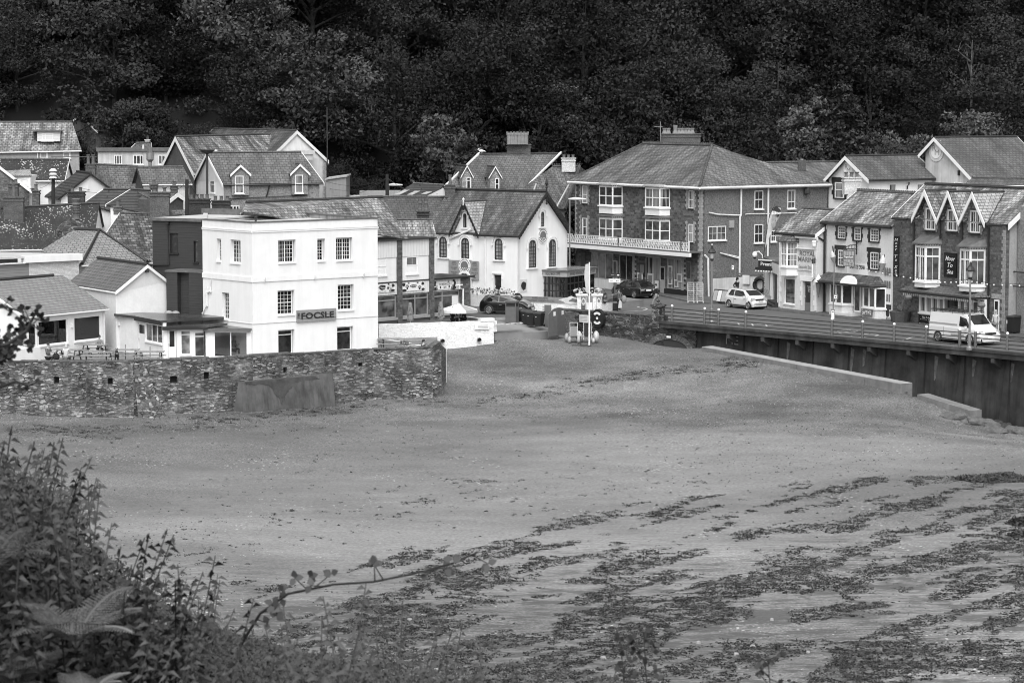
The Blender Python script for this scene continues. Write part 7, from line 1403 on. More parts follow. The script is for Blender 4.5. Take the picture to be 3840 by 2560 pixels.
pg=lambda c,x,y:fg.w(fg.hit(c,x,y,.12)[0],.12,fg.hit(c,x,y,.12)[1])
pipe(gift,[pg('K',665,1400),pg('K',725,1450),pg('L',1120,0),pg('L',1122,600)],.08,'dark_paint');pipe(gift,[pg('K',1105,1310),pg('L',1410,0),pg('L',1410,130)],.07,'dark_paint');pipe(gift,[pg('K',1428,1345),pg('L',1645,0),pg('L',1645,140)],.07,'dark_paint');pipe(gift,[pg('K',1755,1480),pg('K',1815,1530),pg('L',1935,60),pg('L',1930,1000)],.08,'dark_paint')
m=MB();m.tube([fg.w(0.3,.4,zE-.1),fg.w(fg.hit('K',690,1390)[0],.4,zE-.1)],.08);m.tube([fg.w(fg.hit('K',1740,1460)[0],.4,zE-.1),fg.w(Lg,.4,zE-.1)],.08);m.build('gutter','dark_paint',gift)
for x0,x1,y0,y1,yt,yb_ in((1135,1412,205,570,170,650),(1622,1903,240,615,205,695)):bay(gift,fg,'L',x0,x1,y0,y1,.95,yt,yb_,splay=.5,cols=(2,1),panes=(2,1,(.72,)),roofm='lead',slope=.55,gl='glass_mid',fw=.12)
r=fg.rect('L',1452,285,1590,548,.06);o=board(gift,fg,r,'sign_black',.02,.06);hz=r[3]-r[2]
for k,s in enumerate(('Moor','To','Sea')):w_=(r[1]-r[0])*(.12,.3,.25)[k];text(o,fg,(r[0]+w_,r[1]-w_,r[3]-hz*(.33+.27*k),r[3]-hz*(.14+.27*k)),s,'sign_white',.085,shear=.3,bold=.01)
r=fg.rect('L',905,105,965,540,.06);o=board(gift,fg,r,'sign_black',.05,.05);hz=r[3]-r[2];y_=.05
for s,dy in(('M',.085),('o',.055),('o',.055),('r',.06),('',.06),('T',.085),('o',.06),('',.06),('S',.085),('e',.06),('a',.06)):
 if s:w_=(r[1]-r[0])*(.22 if s in 'MTS' else.33);text(o,fg,(r[0]+w_,r[1]-w_,r[3]-hz*(y_+dy*.85),r[3]-hz*y_),s,'sign_white',.105,shear=.25)
 y_+=dy+.02
zc0=fg.hit('L',1500,655,0)[1];zc1=fg.hit('L',1480,735,1.0)[1];ua=fg.hit('L',1130,640)[0];ub_=fg.hit('L',1895,740,.2)[0];pv=1.1
m=MB();lo_=[fg.w(ua-.35,0.02,zc1),fg.w(ua-.35,pv,zc1),fg.w(ub_+.1,pv,zc1),fg.w(ub_+.4,.02,zc1)];hi_=[fg.w(ua+.1,.02,zc0),fg.w(ub_+.1,.02,zc0)]
roof_slab(m,[lo_[1],lo_[2],hi_[1],hi_[0]],.08);roof_slab(m,[lo_[0],lo_[1],hi_[0]],.08);roof_slab(m,[lo_[2],lo_[3],hi_[1]],.08);m.build('canopy','slate_new_dark',gift);m=MB();m.tube([p-Vector((0,0,.1))for p in lo_[:3]],.08,5);m.build('canopy_gutter','dark_paint',gift)
m=MB();n_=36
for k in range(n_):u=ua+(ub_-ua)*(k+.5)/n_;m.poly([fg.w(u-.1,1.05,zc1-.15),fg.w(u+.1,1.05,zc1-.15),fg.w(u,1.05,zc1-.42)])
m.build('bunting','cloth_light',gift)
for x0,x1,yb_,n_ in((1172,1445,945,4),(1598,1890,960,4)):
 r=fg.rect('L',x0,800,x1,yb_,.4);zt_=zc1-.15;win(gift,fg,(r[0],r[1],r[2]+.0,zt_),v=.35,d=.3,nx=1,ny=1,mull=[k/n_ for k in range(1,n_)],trans=(.8,),fw=.1,gl='glass_curtain',sill='white_smooth',sillo=.4,name='shop_window');box_block(gift,fg,r[0],r[1],0,.3,.1,r[2]-.02,'white_paint','stall_riser')
hd=fg.rect('L',1490,800,1580,1000,.1);door(gift,fg,(hd[0],hd[1],.15,zc1-.2),v=.1,glz=.6,mat='dark_paint');box_block(gift,fg,fg.hit('L',1450,850,.3)[0],hd[0]-.02,0,.3,.1,zc1-.15,'light_render','pilaster')
r=fg.rect('L',1172,962,1340,1052,.42);o=board(gift,fg,r,'sign_black',.36,.05);text(o,fg,(r[0]+.2,r[0]+2.0,r[2]+.25,r[3]-.3),'Local Crafts','sign_white',.415,shear=.25,bold=.01);text(o,fg,(r[0]+.45,r[0]+1.3,r[3]-.24,r[3]-.1),'Moor To Sea','sign_white',.415,shear=.25)
hd=fg.rect('L',1990,790,2048,1110,.1);door(gift,fg,(hd[0],hd[1],.1,hd[3]),v=.08,glz=.45,gl='glass_dark');box_block(gift,fg,hd[0]-.3,hd[1]+.3,.0,.05,hd[3]+.02,hd[3]+.35,'quoin_brick','lintel')
zf=fg.w(Lg+8,-3,0);q=Fr(fg.w(Lg+.1,-.9,0),fg.w(Lg+9,-.9,0));o=thing('rendered_house','grey rendered side wall at the right edge with an empty black sign frame','house',q.o);box_block(o,q,0.05,9,-6,0,0,zE+1.2,'grey_roughcast');r=q.rect('L',2125,490,2323,645,.2);m=MB();[m.tube([q.w(a_,.2,b_),q.w(c_,.2,d_)],.05,4)for a_,b_,c_,d_ in((r[0],r[2],r[1]+3,r[2]),(r[0],r[3],r[1]+3,r[3]),(r[0],r[2],r[0],r[3]),(r[0]+2.1,r[2],r[0]+2.1,r[3]))];m.build('sign_frame','iron',o)
# PEOPLE, VEHICLES, STREET THINGS
def skin_mb(nodes,edges,sub=1,root=0):
 bm=bmesh.new();vs=[bm.verts.new(p)for p,r in nodes];[bm.edges.new((vs[a],vs[b]))for a,b in edges];me=bpy.data.meshes.new('s');bm.to_mesh(me);bm.free()
 ob=bpy.data.objects.new('s',me);col.objects.link(ob);ob.modifiers.new('a','SKIN');sm=ob.modifiers.new('b','SUBSURF');sm.levels=sub;sm.render_levels=sub
 for k,(p,r)in enumerate(nodes):d=me.skin_vertices[0].data[k];d.radius=(r,r)if not isinstance(r,tuple)else r;d.use_root=(k==root)
 m2=bpy.data.meshes.new_from_object(ob.evaluated_get(bpy.context.evaluated_depsgraph_get()));m=MB();m.v=[v.co.copy()for v in m2.vertices];m.f=[tuple(p.vertices)for p in m2.polygons]
 bpy.data.objects.remove(ob);bpy.data.meshes.remove(me);bpy.data.meshes.remove(m2);return m
def V(*a):return Vector(a)
def hand(m,w_,d,side):
 d=d.normalized();s=d.cross(V(0,1,0));s=s.normalized()if s.length>.1 else V(1,0,0);n=d.cross(s).normalized()
 m.tube([w_,w_+d*.04,w_+d*.085],[.026,.036,.034],6)
 for k,L in enumerate((.065,.08,.075,.058)):
  b=w_+d*.08+s*(.03-.02*k);m.tube([b,b+d*L*.5+n*.006,b+d*L*.85+n*.026],[.0095,.009,.007],5)
 b=w_+d*.025+s*.034;m.tube([b,b+d*.03+s*.022,b+d*.062+s*.026+n*.01],[.011,.01,.008],5)
def person(label,loc,rz,pose='stand',top='cloth_dark',leg='denim',hair='hair_dark',hood=False,skirt=False,arm=None,sc_=1.0,lean=0,long_hair=False):
 """local: faces -Y, x to its left"""
 t=thing('person',label,'person',loc,rz,local=True);t.scale=(sc_,)*3
 hz=.93 if pose!='sit' else.47;dy=-lean
 hip=V(0,0,hz);ch_=V(0,dy*.6,hz+.32);sh=V(0,dy,hz+.5);nk=V(0,dy*1.1-.01,hz+.575);hd=V(0,dy*1.25-.03,hz+.70)
 if pose=='stand':kn=[V(.1,-.02,.5),V(-.1,-.0,.5)];an=[V(.11,.02,.09),V(-.11,.02,.09)]
 elif pose=='walk':kn=[V(.09,-.22,.52),V(-.09,.04,.5)];an=[V(.09,-.32,.11),V(-.09,.38,.2)]
 else:kn=[V(.13,-.43,.47),V(-.13,-.43,.47)];an=[V(.13,-.42,.09),V(-.13,-.42,.09)]
 el=[V(.24,dy+.03,hz+.22),V(-.24,dy+.03,hz+.22)];wr=[V(.25,dy-.06,hz-.02),V(-.25,dy-.06,hz-.02)]
 if pose=='walk':el=[V(.24,.1,hz+.24),V(-.24,-.1,hz+.24)];wr=[V(.24,.12,hz+.0),V(-.24,-.26,hz+.05)]
 if pose=='sit':el=[V(.25,dy-.12,hz+.24),V(-.25,dy-.12,hz+.24)];wr=[V(.12,dy-.36,hz+.27),V(-.12,dy-.36,hz+.27)]
 if arm:
  for k,(e_,w_)in arm.items():el[k]=Vector(e_);wr[k]=Vector(w_)
 N=[(hip,.125),(ch_,.135),(sh,.105),(nk,.055),(hd,.085),(hd+V(0,0,.09),.07)];Ed=[(0,1),(1,2),(2,3),(3,4),(4,5)]
 for k,sx in((0,1),(1,-1)):
  i=len(N);N+=[(V(.09*sx,0,hz-.05),.088),(kn[k],.058),(an[k],.036),(an[k]+V(0,-.12,-.05),.034)];Ed+=[(0,i),(i,i+1),(i+1,i+2),(i+2,i+3)]
  i=len(N);N+=[(sh+V(.17*sx,0,-.03),.055),(el[k],.04),(wr[k],.027)];Ed+=[(2,i),(i,i+1),(i+1,i+2)]
 m=skin_mb(N,Ed);[hand(m,wr[k],wr[k]-el[k],k)for k in(0,1)]
 m.tube([hd+V(0,-.085,.05),hd+V(0,-.112,.02),hd+V(0,-.09,.01)],[.008,.014,.008],5);[m.ball(hd+V(.082*s,0,.03),.022,5,4,(.4,.8,1))for s in(-1,1)]
 body=m.build('body','skin',t,smooth=True)
 m=MB();[m.ball(hd+V(.032*s,-.088,.05),.011,5,3)for s in(-1,1)];m.box(hd+V(-.025,-.094,-.03),hd+V(.025,-.086,-.022));m.build('face_details','hair_dark',body)
 tn=[(hip+V(0,0,-.08),.15 if not skirt else.2),(ch_,.16),(sh,.13),(nk+V(0,0,-.02),.065)];te=[(0,1),(1,2),(2,3)]
 for k,sx in((0,1),(1,-1)):i=len(tn);tn+=[(sh+V(.18*sx,0,-.03),.072),(el[k],.058),(lerp(el[k],wr[k],.9),.042)];te+=[(2,i),(i,i+1),(i+1,i+2)]
 skin_mb(tn,te).build('jacket',top,t,smooth=True)
 ln=[(hip+V(0,0,-.04),.145)];le=[]
 for k,sx in((0,1),(1,-1)):i=len(ln);ln+=[(V(.095*sx,0,hz-.1),.105),(kn[k],.075),(an[k]+V(0,0,.03),.058)];le+=[(0,i),(i,i+1),(i+1,i+2)]
 skin_mb(ln,le).build('trousers',leg,t,smooth=True)
 for k in(0,1):m=MB();m.ball(an[k]+V(0,-.07,-.045),.075,8,5,(.65,1.7,.6));m.build('shoe','sign_dark',t,smooth=True)
 m=MB();m.ball(hd+V(0,.018,.07),.108 if not hood else.125,10,7,(.86,1.0,.95))
 if hood:m.ball(hd+V(0,.05,-.04),.12,8,6,(.9,.8,1.1))
 if long_hair:m.ball(hd+V(0,.05,-.06),.11,8,6,(.95,.7,1.5))
 m.build('hood' if hood else 'hair',top if hood else hair,t,smooth=True);return t
def G_(c,x,y,z=0.):p=GP(c,x,y,z);return(p.x,p.y,p.z)
person('person in navy padded jacket and jeans striding across the road by the estate car',G_('H',1045,785),R(-80),'walk','cloth_dark','cloth_mid')
w_=person('person with long dark hair carrying a large pale shoulder bag by the gate piers',G_('H',645,838),R(-70),'stand','cloth_grey','cloth_dark',long_hair=True,arm={1:((-.2,-.2,1.3),(-.15,-.5,1.25))})
p_=GP('H',645,838);b=thing('shoulder_bag','large pale shoulder bag hanging from the woman by the gate piers','bag',(p_.x+.35,p_.y-.05,.95));m=MB();c_=Vector(b.location);m.ball(c_,.3,10,8,(.7,.45,1.0));m.build('bag_body','cloth_mid',b,smooth=True);m=MB();m.tube([c_+V(-.1,0,.25),c_+V(-.22,0,.52),c_+V(-.28,0,.3)],.018,4);m.build('strap','cloth_mid',b)
b=thing('carrier_bag','white carrier bag held low in the hand of the woman by the piers','bag',(p_.x+.05,p_.y-.35,.3));m=MB();c_=Vector(b.location);m.slab([c_+V(-.14,0,0),c_+V(.14,0,.02),c_+V(.1,0,.5),c_+V(.0,0,.62),c_+V(-.1,0,.48)],(0,.09,0));m.build('bag_body','cloth_light',b)
pw=YW.w(YW.hit('J',540,1125)[0],.7,.1)
person('person in a dark hooded coat walking along the white yard wall',tuple(pw),R(50),'walk','cloth_dark','cloth_dark',hood=True,arm={1:((-.35,.1,1.2),(-.42,-.05,.95))})
person('person with pale hair standing behind the white van by the gift shop door',G_('L',2012,1190),R(-40),'stand','cloth_light','cloth_mid',hair='hair_pale',long_hair=True)
TZ=-.7
person('person in a grey hooded sweater with sunglasses sitting at the left end of the terrace',G_('B',525,1345,TZ),R(60),'sit','cloth_grey','cloth_dark')
person('person in a pale hooded top seen from behind on the terrace',G_('B',718,1352,TZ),R(170),'sit','cloth_light','cloth_grey',hood=True,lean=.08)
person('person with dark hair and grey gilet leaning over the upper picnic table',G_('B',1080,1250,TZ),R(20),'sit','cloth_mid','cloth_dark',lean=.12)
def inside(c,x,y,off,z=-.75):u,_=REST_F.hit(c,x,y,off);q=REST_F.w(u,off,z);return tuple(q)
person('person in a white shirt sitting behind the left restaurant window',inside('B',505,1100,-.7,-.55),R(-10),'sit','cloth_light','cloth_dark',hair='hair_pale')
person('person in dark clothes behind the right restaurant window, left of the pair',inside('B',850,1050,-.8,-.4),R(60),'sit','cloth_grey','cloth_dark')
person('person raising a hand to the face behind the right restaurant window',inside('B',985,1030,-.9,-.4),R(-30),'sit','cloth_grey','cloth_dark',arm={0:((.25,-.15,.75),(.1,-.2,1.05))})
sx=P('D',515,1200,169.2);person('person in a pale jumper sitting in the sun room of the lean-to',(sx.x,sx.y,-.62),R(70),'sit','cloth_mid','cloth_dark',hair='hair_pale')
def at_(c,x,y,z,D):p=P(c,x,y,D);return(p.x,p.y,z)
person('person in a green-grey hooded coat from behind at the right picnic tables',at_('F',368,1180,TZ-.38,170),R(175),'sit','cloth_grey','cloth_dark',hood=True,lean=.05)
person('person with brown hair in a dark jacket at the right picnic tables',at_('F',545,1180,TZ-.3,170.3),R(120),'sit','cloth_dark','cloth_dark')
person('person in black under the open cafe parasol, left of its pole',at_('F',868,880,-.12,186.5),R(160),'sit','cloth_dark','cloth_dark')
person('person with loose hair under the open cafe parasol, right of its pole',at_('F',990,880,-.12,187.2),R(-130),'sit','cloth_dark','cloth_dark',long_hair=True)
dg=thing('dog','black and tan shepherd dog standing beside a picnic table','dog',G_('B',1272,1330,TZ),R(10),local=True)
Nn=[(V(0,.25,.5),.11),(V(0,0,.52),.12),(V(0,-.25,.56),.13),(V(0,-.38,.72),.075),(V(0,-.43,.82),.07),(V(0,-.58,.79),.035),(V(0,.42,.42),.035),(V(0,.55,.25),.02)];Ed=[(0,1),(1,2),(2,3),(3,4),(4,5),(0,6),(6,7)]
for s in(-1,1):
 i=len(Nn);Nn+=[(V(.09*s,-.28,.38),.055),(V(.09*s,-.27,.2),.032),(V(.09*s,-.28,.03),.03)];Ed+=[(2,i),(i,i+1),(i+1,i+2)]
 i=len(Nn);Nn+=[(V(.09*s,.18,.36),.07),(V(.09*s,.36,.2),.03),(V(.09*s,.3,.03),.028)];Ed+=[(0,i),(i,i+1),(i+1,i+2)]
m=skin_mb(Nn,Ed,root=1);[m.tube([V(.045*s,-.42,.87),V(.055*s,-.42,.97)],[.03,.006],4)for s in(-1,1)];m.build('body','cloth_dark',dg,smooth=True);m=MB();m.ball(V(0,-.37,.6),.09,8,5,(1,.8,1));m.ball(V(0,-.6,.79),.035,6,4);m.build('tan_markings','cloth_mid',dg,smooth=True)
bp=thing('backpack','black backpack on the terrace between the two seated people','backpack',G_('B',612,1345,TZ));m=MB();c_=Vector(bp.location)+V(0,0,.45);m.ball(c_,.24,8,6,(1,.7,1));m.tube([c_+V(-.1,-.1,.2),c_+V(0,-.1,.32),c_+V(.1,-.1,.2)],.02,4);m.build('bag_body','cloth_dark',bp)
def picnic(label,loc,rz,group='picnic tables on the terrace',stand=True,proto=[None]):
 if proto[0]is None:
  t=thing('picnic_table',label,'picnic table',loc,rz,group,local=True);m=MB();[m.box((-.9,-.36+.148*k,.72),(.9,-.36+.148*k+.14,.76))for k in range(5)];m.build('tabletop','wood_pale',t)
  for s in(-1,1):m=MB();[m.box((-.9,s*.72-.14+.145*k,.42),(.9,s*.72-.005+.145*k,.46))for k in range(2)];m.build('bench','wood_pale',t)
  for x in(-.62,.62):
   m=MB();m.box((x-.02,-.82,.36),(x+.02,.82,.42));m.box((x+.022,-.34,.66),(x+.06,.34,.718));m.build('crossbar','wood_dark',t)
   for s in(-1,1):m=MB();m.hexa([(x+.022,s*.62-.05,0),(x+.07,s*.62-.05,0),(x+.07,s*.62+.05,0),(x+.022,s*.62+.05,0),(x+.022,s*.28-.05,.715),(x+.07,s*.28-.05,.715),(x+.07,s*.28+.05,.715),(x+.022,s*.28+.05,.715)]);m.build('leg','wood_dark',t)
  proto[0]=t;return t
 return dup(proto[0],loc,rz,label)
picnic('weathered picnic table with benches nearest the left restaurant window',G_('B',735,1318,TZ),R(-16));picnic('picnic table under the right restaurant window with a person leaning over it',G_('B',1020,1262,TZ),R(-14));picnic('picnic table in the middle with a parasol pole, in front of the white block',G_('B',1082,1345,TZ),R(-2));picnic('picnic table beside the dog in front of the lean-to',G_('B',1365,1318,TZ),R(0));picnic('picnic table in front of the white lean-to door',G_('B',1635,1340,TZ),R(-2));picnic('picnic table close to the right side wall of the white pub',at_('F',195,1180,TZ,174.0),R(-4));picnic('picnic table with the two coated people right of the pub',at_('F',430,1185,TZ,172.8),R(-6));picnic('picnic table just behind the wall with a dark cup on it',G_('B',1040,1385,TZ),R(4))
for x,y0,y1,D,lb in((1085,1180,1320,166.3,'in the centre picnic table'),(1366,1135,1330,167.0,'in the picnic table by the dog'),(1634,1155,1335,166.3,'in the picnic table by the lean-to')):
 a=P('B',x,y0,D);t=thing('parasol_pole','bare wooden parasol pole standing up '+lb,'pole',(a.x,a.y,TZ));m=MB();m.tube([V(a.x,a.y,TZ),a],.035,6);m.build('pole','wood_pale',t)
q0=P('F',932,760,186.9);t=thing('parasol','open white and grey striped parasol on the cafe terrace','parasol',(q0.x,q0.y,0));top=P('F',932,690,186.9);rad=1.42;n_=8
for nm,mt,ks in(('canopy','white_smooth',(0,2,3,4,6,7)),('canopy','sign_mid',(1,5))):
 m=MB()
 for k in ks:a0=2*math.pi*(k-2.5-.5)/n_+.39;a1=a0+2*math.pi/n_;e=lambda a,r_,z:V(q0.x+r_*math.cos(a),q0.y+r_*math.sin(a),z);m.poly([top,e(a0,rad,q0.z+.02),e(a1,rad,q0.z+.02)]);m.poly([e(a0,rad,q0.z+.02),e(a0,rad+.02,q0.z-.16),e(a1,rad+.02,q0.z-.16),e(a1,rad,q0.z+.02)])
 m.build(nm,mt,t)
m=MB();m.tube([V(q0.x,q0.y,0),top+V(0,0,.1)],.025,6);m.build('pole','white_smooth',t)
for x,y0,y1,D,lb in((402,712,878,184.3,'folded patterned parasol on the cafe terrace nearest the pub'),(736,698,865,185.6,'folded patterned parasol in front of the last cafe window')):
 a=P('F',x,y0,D);b=P('F',x,y1,D);t=thing('folded_parasol',lb,'parasol',(a.x,a.y,0));m=MB();m.lathe(b,[(.24,0),(.26,.1),(.2,.7),(.1,1.3),(.04,(a-b).z)],7);m.build('cover','cloth_mid',t);m=MB();m.tube([V(a.x,a.y,0),a+V(0,0,.08)],.03,5);m.build('pole','white_smooth',t);rnd=random.Random(x);m=MB()
 for k in range(14):an_=rnd.uniform(3.2,6.2);z=rnd.uniform(.1,1.1);r_=.265-.11*z;m.ball(b+V(r_*math.cos(an_),r_*math.sin(an_),z),.06,5,4)
 m.build('print','sign_grey',t)
# vehicles
def vehicle(name,label,cat,loc,head,W_,st,glass,wheels,wr,paint,trim='dark_paint',lights=(),rear=(),plate=None,extra=None,sc_=1):
 """st: (x, half width, z bottom, z shoulder, z top, half width at top) front is +x"""
 t=thing(name,label,cat,loc,head,local=True);t.scale=(sc_,)*3;m=MB();n=0
 ring=lambda s:[(s[0],-s[1]*.93,s[2]),(s[0],-s[1],s[2]+.2),(s[0],-s[1],s[3]-.12),(s[0],-s[1]*.97,s[3]),(s[0],-s[5],s[4]-.03),(s[0],-s[5]*.9,s[4]),(s[0],s[5]*.9,s[4]),(s[0],s[5],s[4]-.03),(s[0],s[1]*.97,s[3]),(s[0],s[1],s[3]-.12),(s[0],s[1],s[2]+.2),(s[0],s[1]*.93,s[2])]
 for s in st:m.v+=[Vector(p)for p in ring(s)]
 for i in range(len(st)-1):
  for j in range(12):j2=(j+1)%12;m.f.append((i*12+j,i*12+j2,i*12+12+j2,i*12+12+j))
 m.f.append(tuple(range(12)));m.f.append(tuple(range((len(st)-1)*12,len(st)*12)));body=m.build('body',paint,t)
 md=body.modifiers.new('bevel','BEVEL');md.width=.03;md.segments=2;md.limit_method='ANGLE';md.angle_limit=R(20)
 def itp(x):
  for a,b in zip(st,st[1:]):
   if a[0]<=x<=b[0]:k=(x-a[0])/(b[0]-a[0]);return[a[i]+(b[i]-a[i])*k for i in range(6)]
  return st[0]if x<st[0][0]else st[-1]
 def side(x,k,s,o=.006):q=itp(x);y=q[1]*.97+(q[5]-q[1]*.97)*k;return V(x,s*(y+o),q[3]+(q[4]-.03-q[3])*k)
 for poly in glass['side']:
  for s in(-1,1):m=MB();m.slab([side(x,k,s)for x,k in poly],(0,s*.004,0));m.build('side_window','car_glass',t)
 for nm,(xa,xb)in glass['ends'].items():
  A=itp(xa);B=itp(xb);o=V(.008 if xb<xa else-.008,0,.012);m=MB();ya=A[5]*.9-.03;yb=B[5]*.9-.02
  m.slab([V(xa,-ya,A[4])+o,V(xa,ya,A[4])+o,V(xb,yb,B[4])+o,V(xb,-yb,B[4])+o],V(0,0,.004));m.build(nm,'car_glass',t)
 for x in wheels:
  for s in(-1,1):
   m=MB();c_=V(x,s*(itp(x)[1]+.004),wr);m.slab([c_+V((wr+.06)*math.cos(a),0,(wr+.06)*math.sin(a))for a in[2*math.pi*k/18 for k in range(18)]if wr+(wr+.06)*math.sin(a)>.12],(0,s*.004,0));m.build('wheel_arch','interior_dark',t)
   m=MB();m.wheel((x,s*(W_-.1),wr),wr,.22);w0=m.build('wheel','tyre',t,smooth=False);m=MB();yy=s*(W_+.012)
   m.lathe((0,0,0),[(wr*.2,0),(wr*.2,.01)],8);m=MB();n_=9
   for k in range(n_):a=2*math.pi*k/n_;d_=.16;m.slab([V(x+wr*.12*math.cos(a-.5),yy,wr+wr*.12*math.sin(a-.5)),V(x+wr*.64*math.cos(a-d_),yy,wr+wr*.64*math.sin(a-d_)),V(x+wr*.64*math.cos(a+d_),yy,wr+wr*.64*math.sin(a+d_)),V(x+wr*.12*math.cos(a+.5),yy,wr+wr*.12*math.sin(a+.5))],(0,s*.006,0))
   m.tube([V(x+wr*.66*math.cos(a),yy,wr+wr*.66*math.sin(a))for a in[2*math.pi*k/16 for k in range(17)]],.018,4,False);m.build('rim','rim',w0)
 xf=st[-1][0];xr=st[0][0]
 for(y,z,w_,h,mt,nm,fr_x)in lights:
  for s in((-1,1)if y else(1,)):m=MB();x_=fr_x;m.box((x_-.1,s*y-w_/2,z-h/2),(x_+.02,s*y+w_/2,z+h/2));m.build(nm,mt,t)
 m=MB();[m.box((itp(0)[0]+glass['mirror'],s*(W_+.02),st[len(st)//2][3]-.02),(glass['mirror']+.1,s*(W_+.2),st[len(st)//2][3]+.13))for s in(-1,1)];m.build('mirror',paint,t)
 m=MB();[m.box((xr+.5,s*W_*.985,.22),(xf-.5,s*W_*1.0,.3))for s in(-1,1)];m.build('sill',trim,t)
 for s in(-1,1):
  for x in glass.get('seams',()):q=itp(x);m=MB();m.box((x-.008,s*(q[1]+.001)-.002,q[2]+.22),(x+.008,s*(q[1]+.001)+.002,q[3]-.1));m.build('door_seam','dark_paint',t)
  for x in glass.get('handles',()):q=itp(x);m=MB();m.box((x-.09,s*(q[1]+.012)-.012,q[3]-.2),(x+.09,s*(q[1]+.012)+.012,q[3]-.165));m.build('handle','dark_paint' if paint=='car_white' else 'rim',t)
 return t
HB=lambda L,W_,H,hood,x1,x2,x3,x4:[(-L/2,W_*.8,.35,.62,.7,W_*.7),(-L/2+.06,W_*.9,.24,.78,.9,W_*.76),(x1,W_*.95,.2,.9,1.0,W_*.78),(x2,W_,.18,.93,H-.06,W_*.74),(x2+.35,W_,.18,.92,H,W_*.76),((x2+x3)/2,W_,.18,.9,H,W_*.78),(x3,W_,.18,.88,H-.05,W_*.74),(x4,W_,.18,hood+.0,hood+.05,W_*.86),(L/2-.55,W_*.96,.2,hood-.1,hood-.02,W_*.8),(L/2-.12,W_*.86,.2,.58,.66,W_*.7),(L/2,W_*.72,.26,.5,.56,W_*.6)]
sideg=lambda x2,x3,x4,mid:[[(x2+.12,.12),(mid-.04,.1),(mid-.04,.92),(x2+.38,.9)],[(mid+.04,.1),(x4-.28,.12),(x3-.06,.9),(mid+.04,.92)]]
st=HB(3.97,.87,1.42,.98,-1.86,-1.55,.35,1.12)
vehicle('parked_car','black three door hatchback passing behind the wheelie bins','car',G_('F',1458,800),R(-14),.87,st,dict(side=sideg(-1.55,.35,1.12,-.45),ends=dict(windscreen=(1.08,.4),rear_window=(-1.8,-1.5)),mirror=.75,seams=(-.5,.9),handles=(-.3,)),(-1.2,1.25),.32,'car_black',lights=[(.6,.66,.36,.13,'lamp_glass','headlight',1.87),(0,.5,.8,.2,'dark_paint','grille',1.97),(0,.45,.5,.1,'sign_white','number_plate',1.99)])
st=[(-2.35,.78,.38,.62,.8,.7),(-2.3,.86,.25,.85,.95,.74),(-2.15,.9,.2,.95,1.05,.74),(-1.75,.91,.18,.98,1.38,.66),(-1.2,.91,.18,.96,1.46,.68),(-.2,.91,.18,.94,1.48,.7),(.55,.91,.18,.92,1.42,.66),(1.3,.91,.18,.94,1.0,.8),(1.9,.88,.2,.84,.9,.76),(2.3,.8,.2,.6,.7,.66),(2.4,.66,.26,.5,.58,.56)]
cr_=vehicle('parked_car','black estate car with roof bars seen from behind in front of the stone building','car',G_('H',800,678),R(121),.91,st,dict(side=[[(-1.75,.2),(-.98,.1),(-.98,.9),(-1.45,.85)],[(-.9,.1),(.0,.1),(.0,.92),(-.9,.92)],[(.08,.1),(1.0,.12),(.5,.9),(.08,.92)]],ends=dict(windscreen=(1.25,.6),rear_window=(-2.1,-1.78)),mirror=.9,seams=(-.95,.04,.95),handles=(-.75,.2)),(-1.45,1.4),.34,'car_black',lights=[(.62,.78,.36,.14,'sign_mid','tail_light',-2.27),(0,.86,.9,.03,'rim','chrome_strip',-2.27),(0,.74,.52,.12,'sign_white','number_plate',-2.29)],sc_=.93)
m=MB();[m.box((x-.03,-.72,1.52),(x+.03,.72,1.56))for x in(-1.2,.2)];[m.tube([V(-1.6,s*.62,1.44),V(-1.5,s*.62,1.53),V(.4,s*.62,1.53),V(.5,s*.62,1.44)],.02,4)for s in(-1,1)];m.build('roof_rack','dark_paint',cr_)
st=HB(3.56,.82,1.48,.98,-1.66,-1.42,.5,1.22)
cw=vehicle('parked_car','small white three door car parked by the kerb beside the corner shop','car',G_('J',615,1375),R(-58),.82,st,dict(side=sideg(-1.42,.5,1.22,-.55),ends=dict(windscreen=(1.18,.56),rear_window=(-1.62,-1.38)),mirror=.85,seams=(-.55,.95),handles=(-.35,)),(-1.15,1.25),.3,'car_white',lights=[(.58,.78,.32,.2,'lamp_glass','headlight',1.60),(0,.76,.7,.1,'dark_paint','grille',1.68),(0,.58,.5,.11,'sign_white','number_plate',1.77),(0,.38,.9,.12,'dark_paint','air_intake',1.76)])
st=[(-2.48,.93,.34,1.0,1.86,.82),(-2.42,.98,.22,1.15,1.94,.84),(-1.0,.99,.2,1.15,1.97,.85),(.55,.99,.2,1.12,1.97,.85),(.95,.99,.2,1.1,1.93,.8),(1.62,.99,.2,1.08,1.3,.82),(1.95,.97,.2,1.02,1.1,.82),(2.38,.9,.2,.72,.84,.74),(2.48,.78,.26,.55,.64,.62)]
vn=vehicle('van','white panel van with black roof rack parked behind the promenade railing','van',G_('L',1680,1262),R(-57),.99,st,dict(side=[[(.45,.08),(1.5,.06),(1.02,.8),(.45,.85)]],ends=dict(windscreen=(1.6,.98)),mirror=1.15,seams=(.38,1.4,-1.0),handles=(.5,)),(-1.55,1.5),.34,'car_white',lights=[(.72,.82,.32,.22,'lamp_glass','headlight',2.3),(0,.72,.95,.26,'dark_paint','grille',2.42),(0,.5,.5,.12,'sign_white','number_plate',2.5),(0,.36,1.7,.2,'dark_paint','bumper',2.44)])
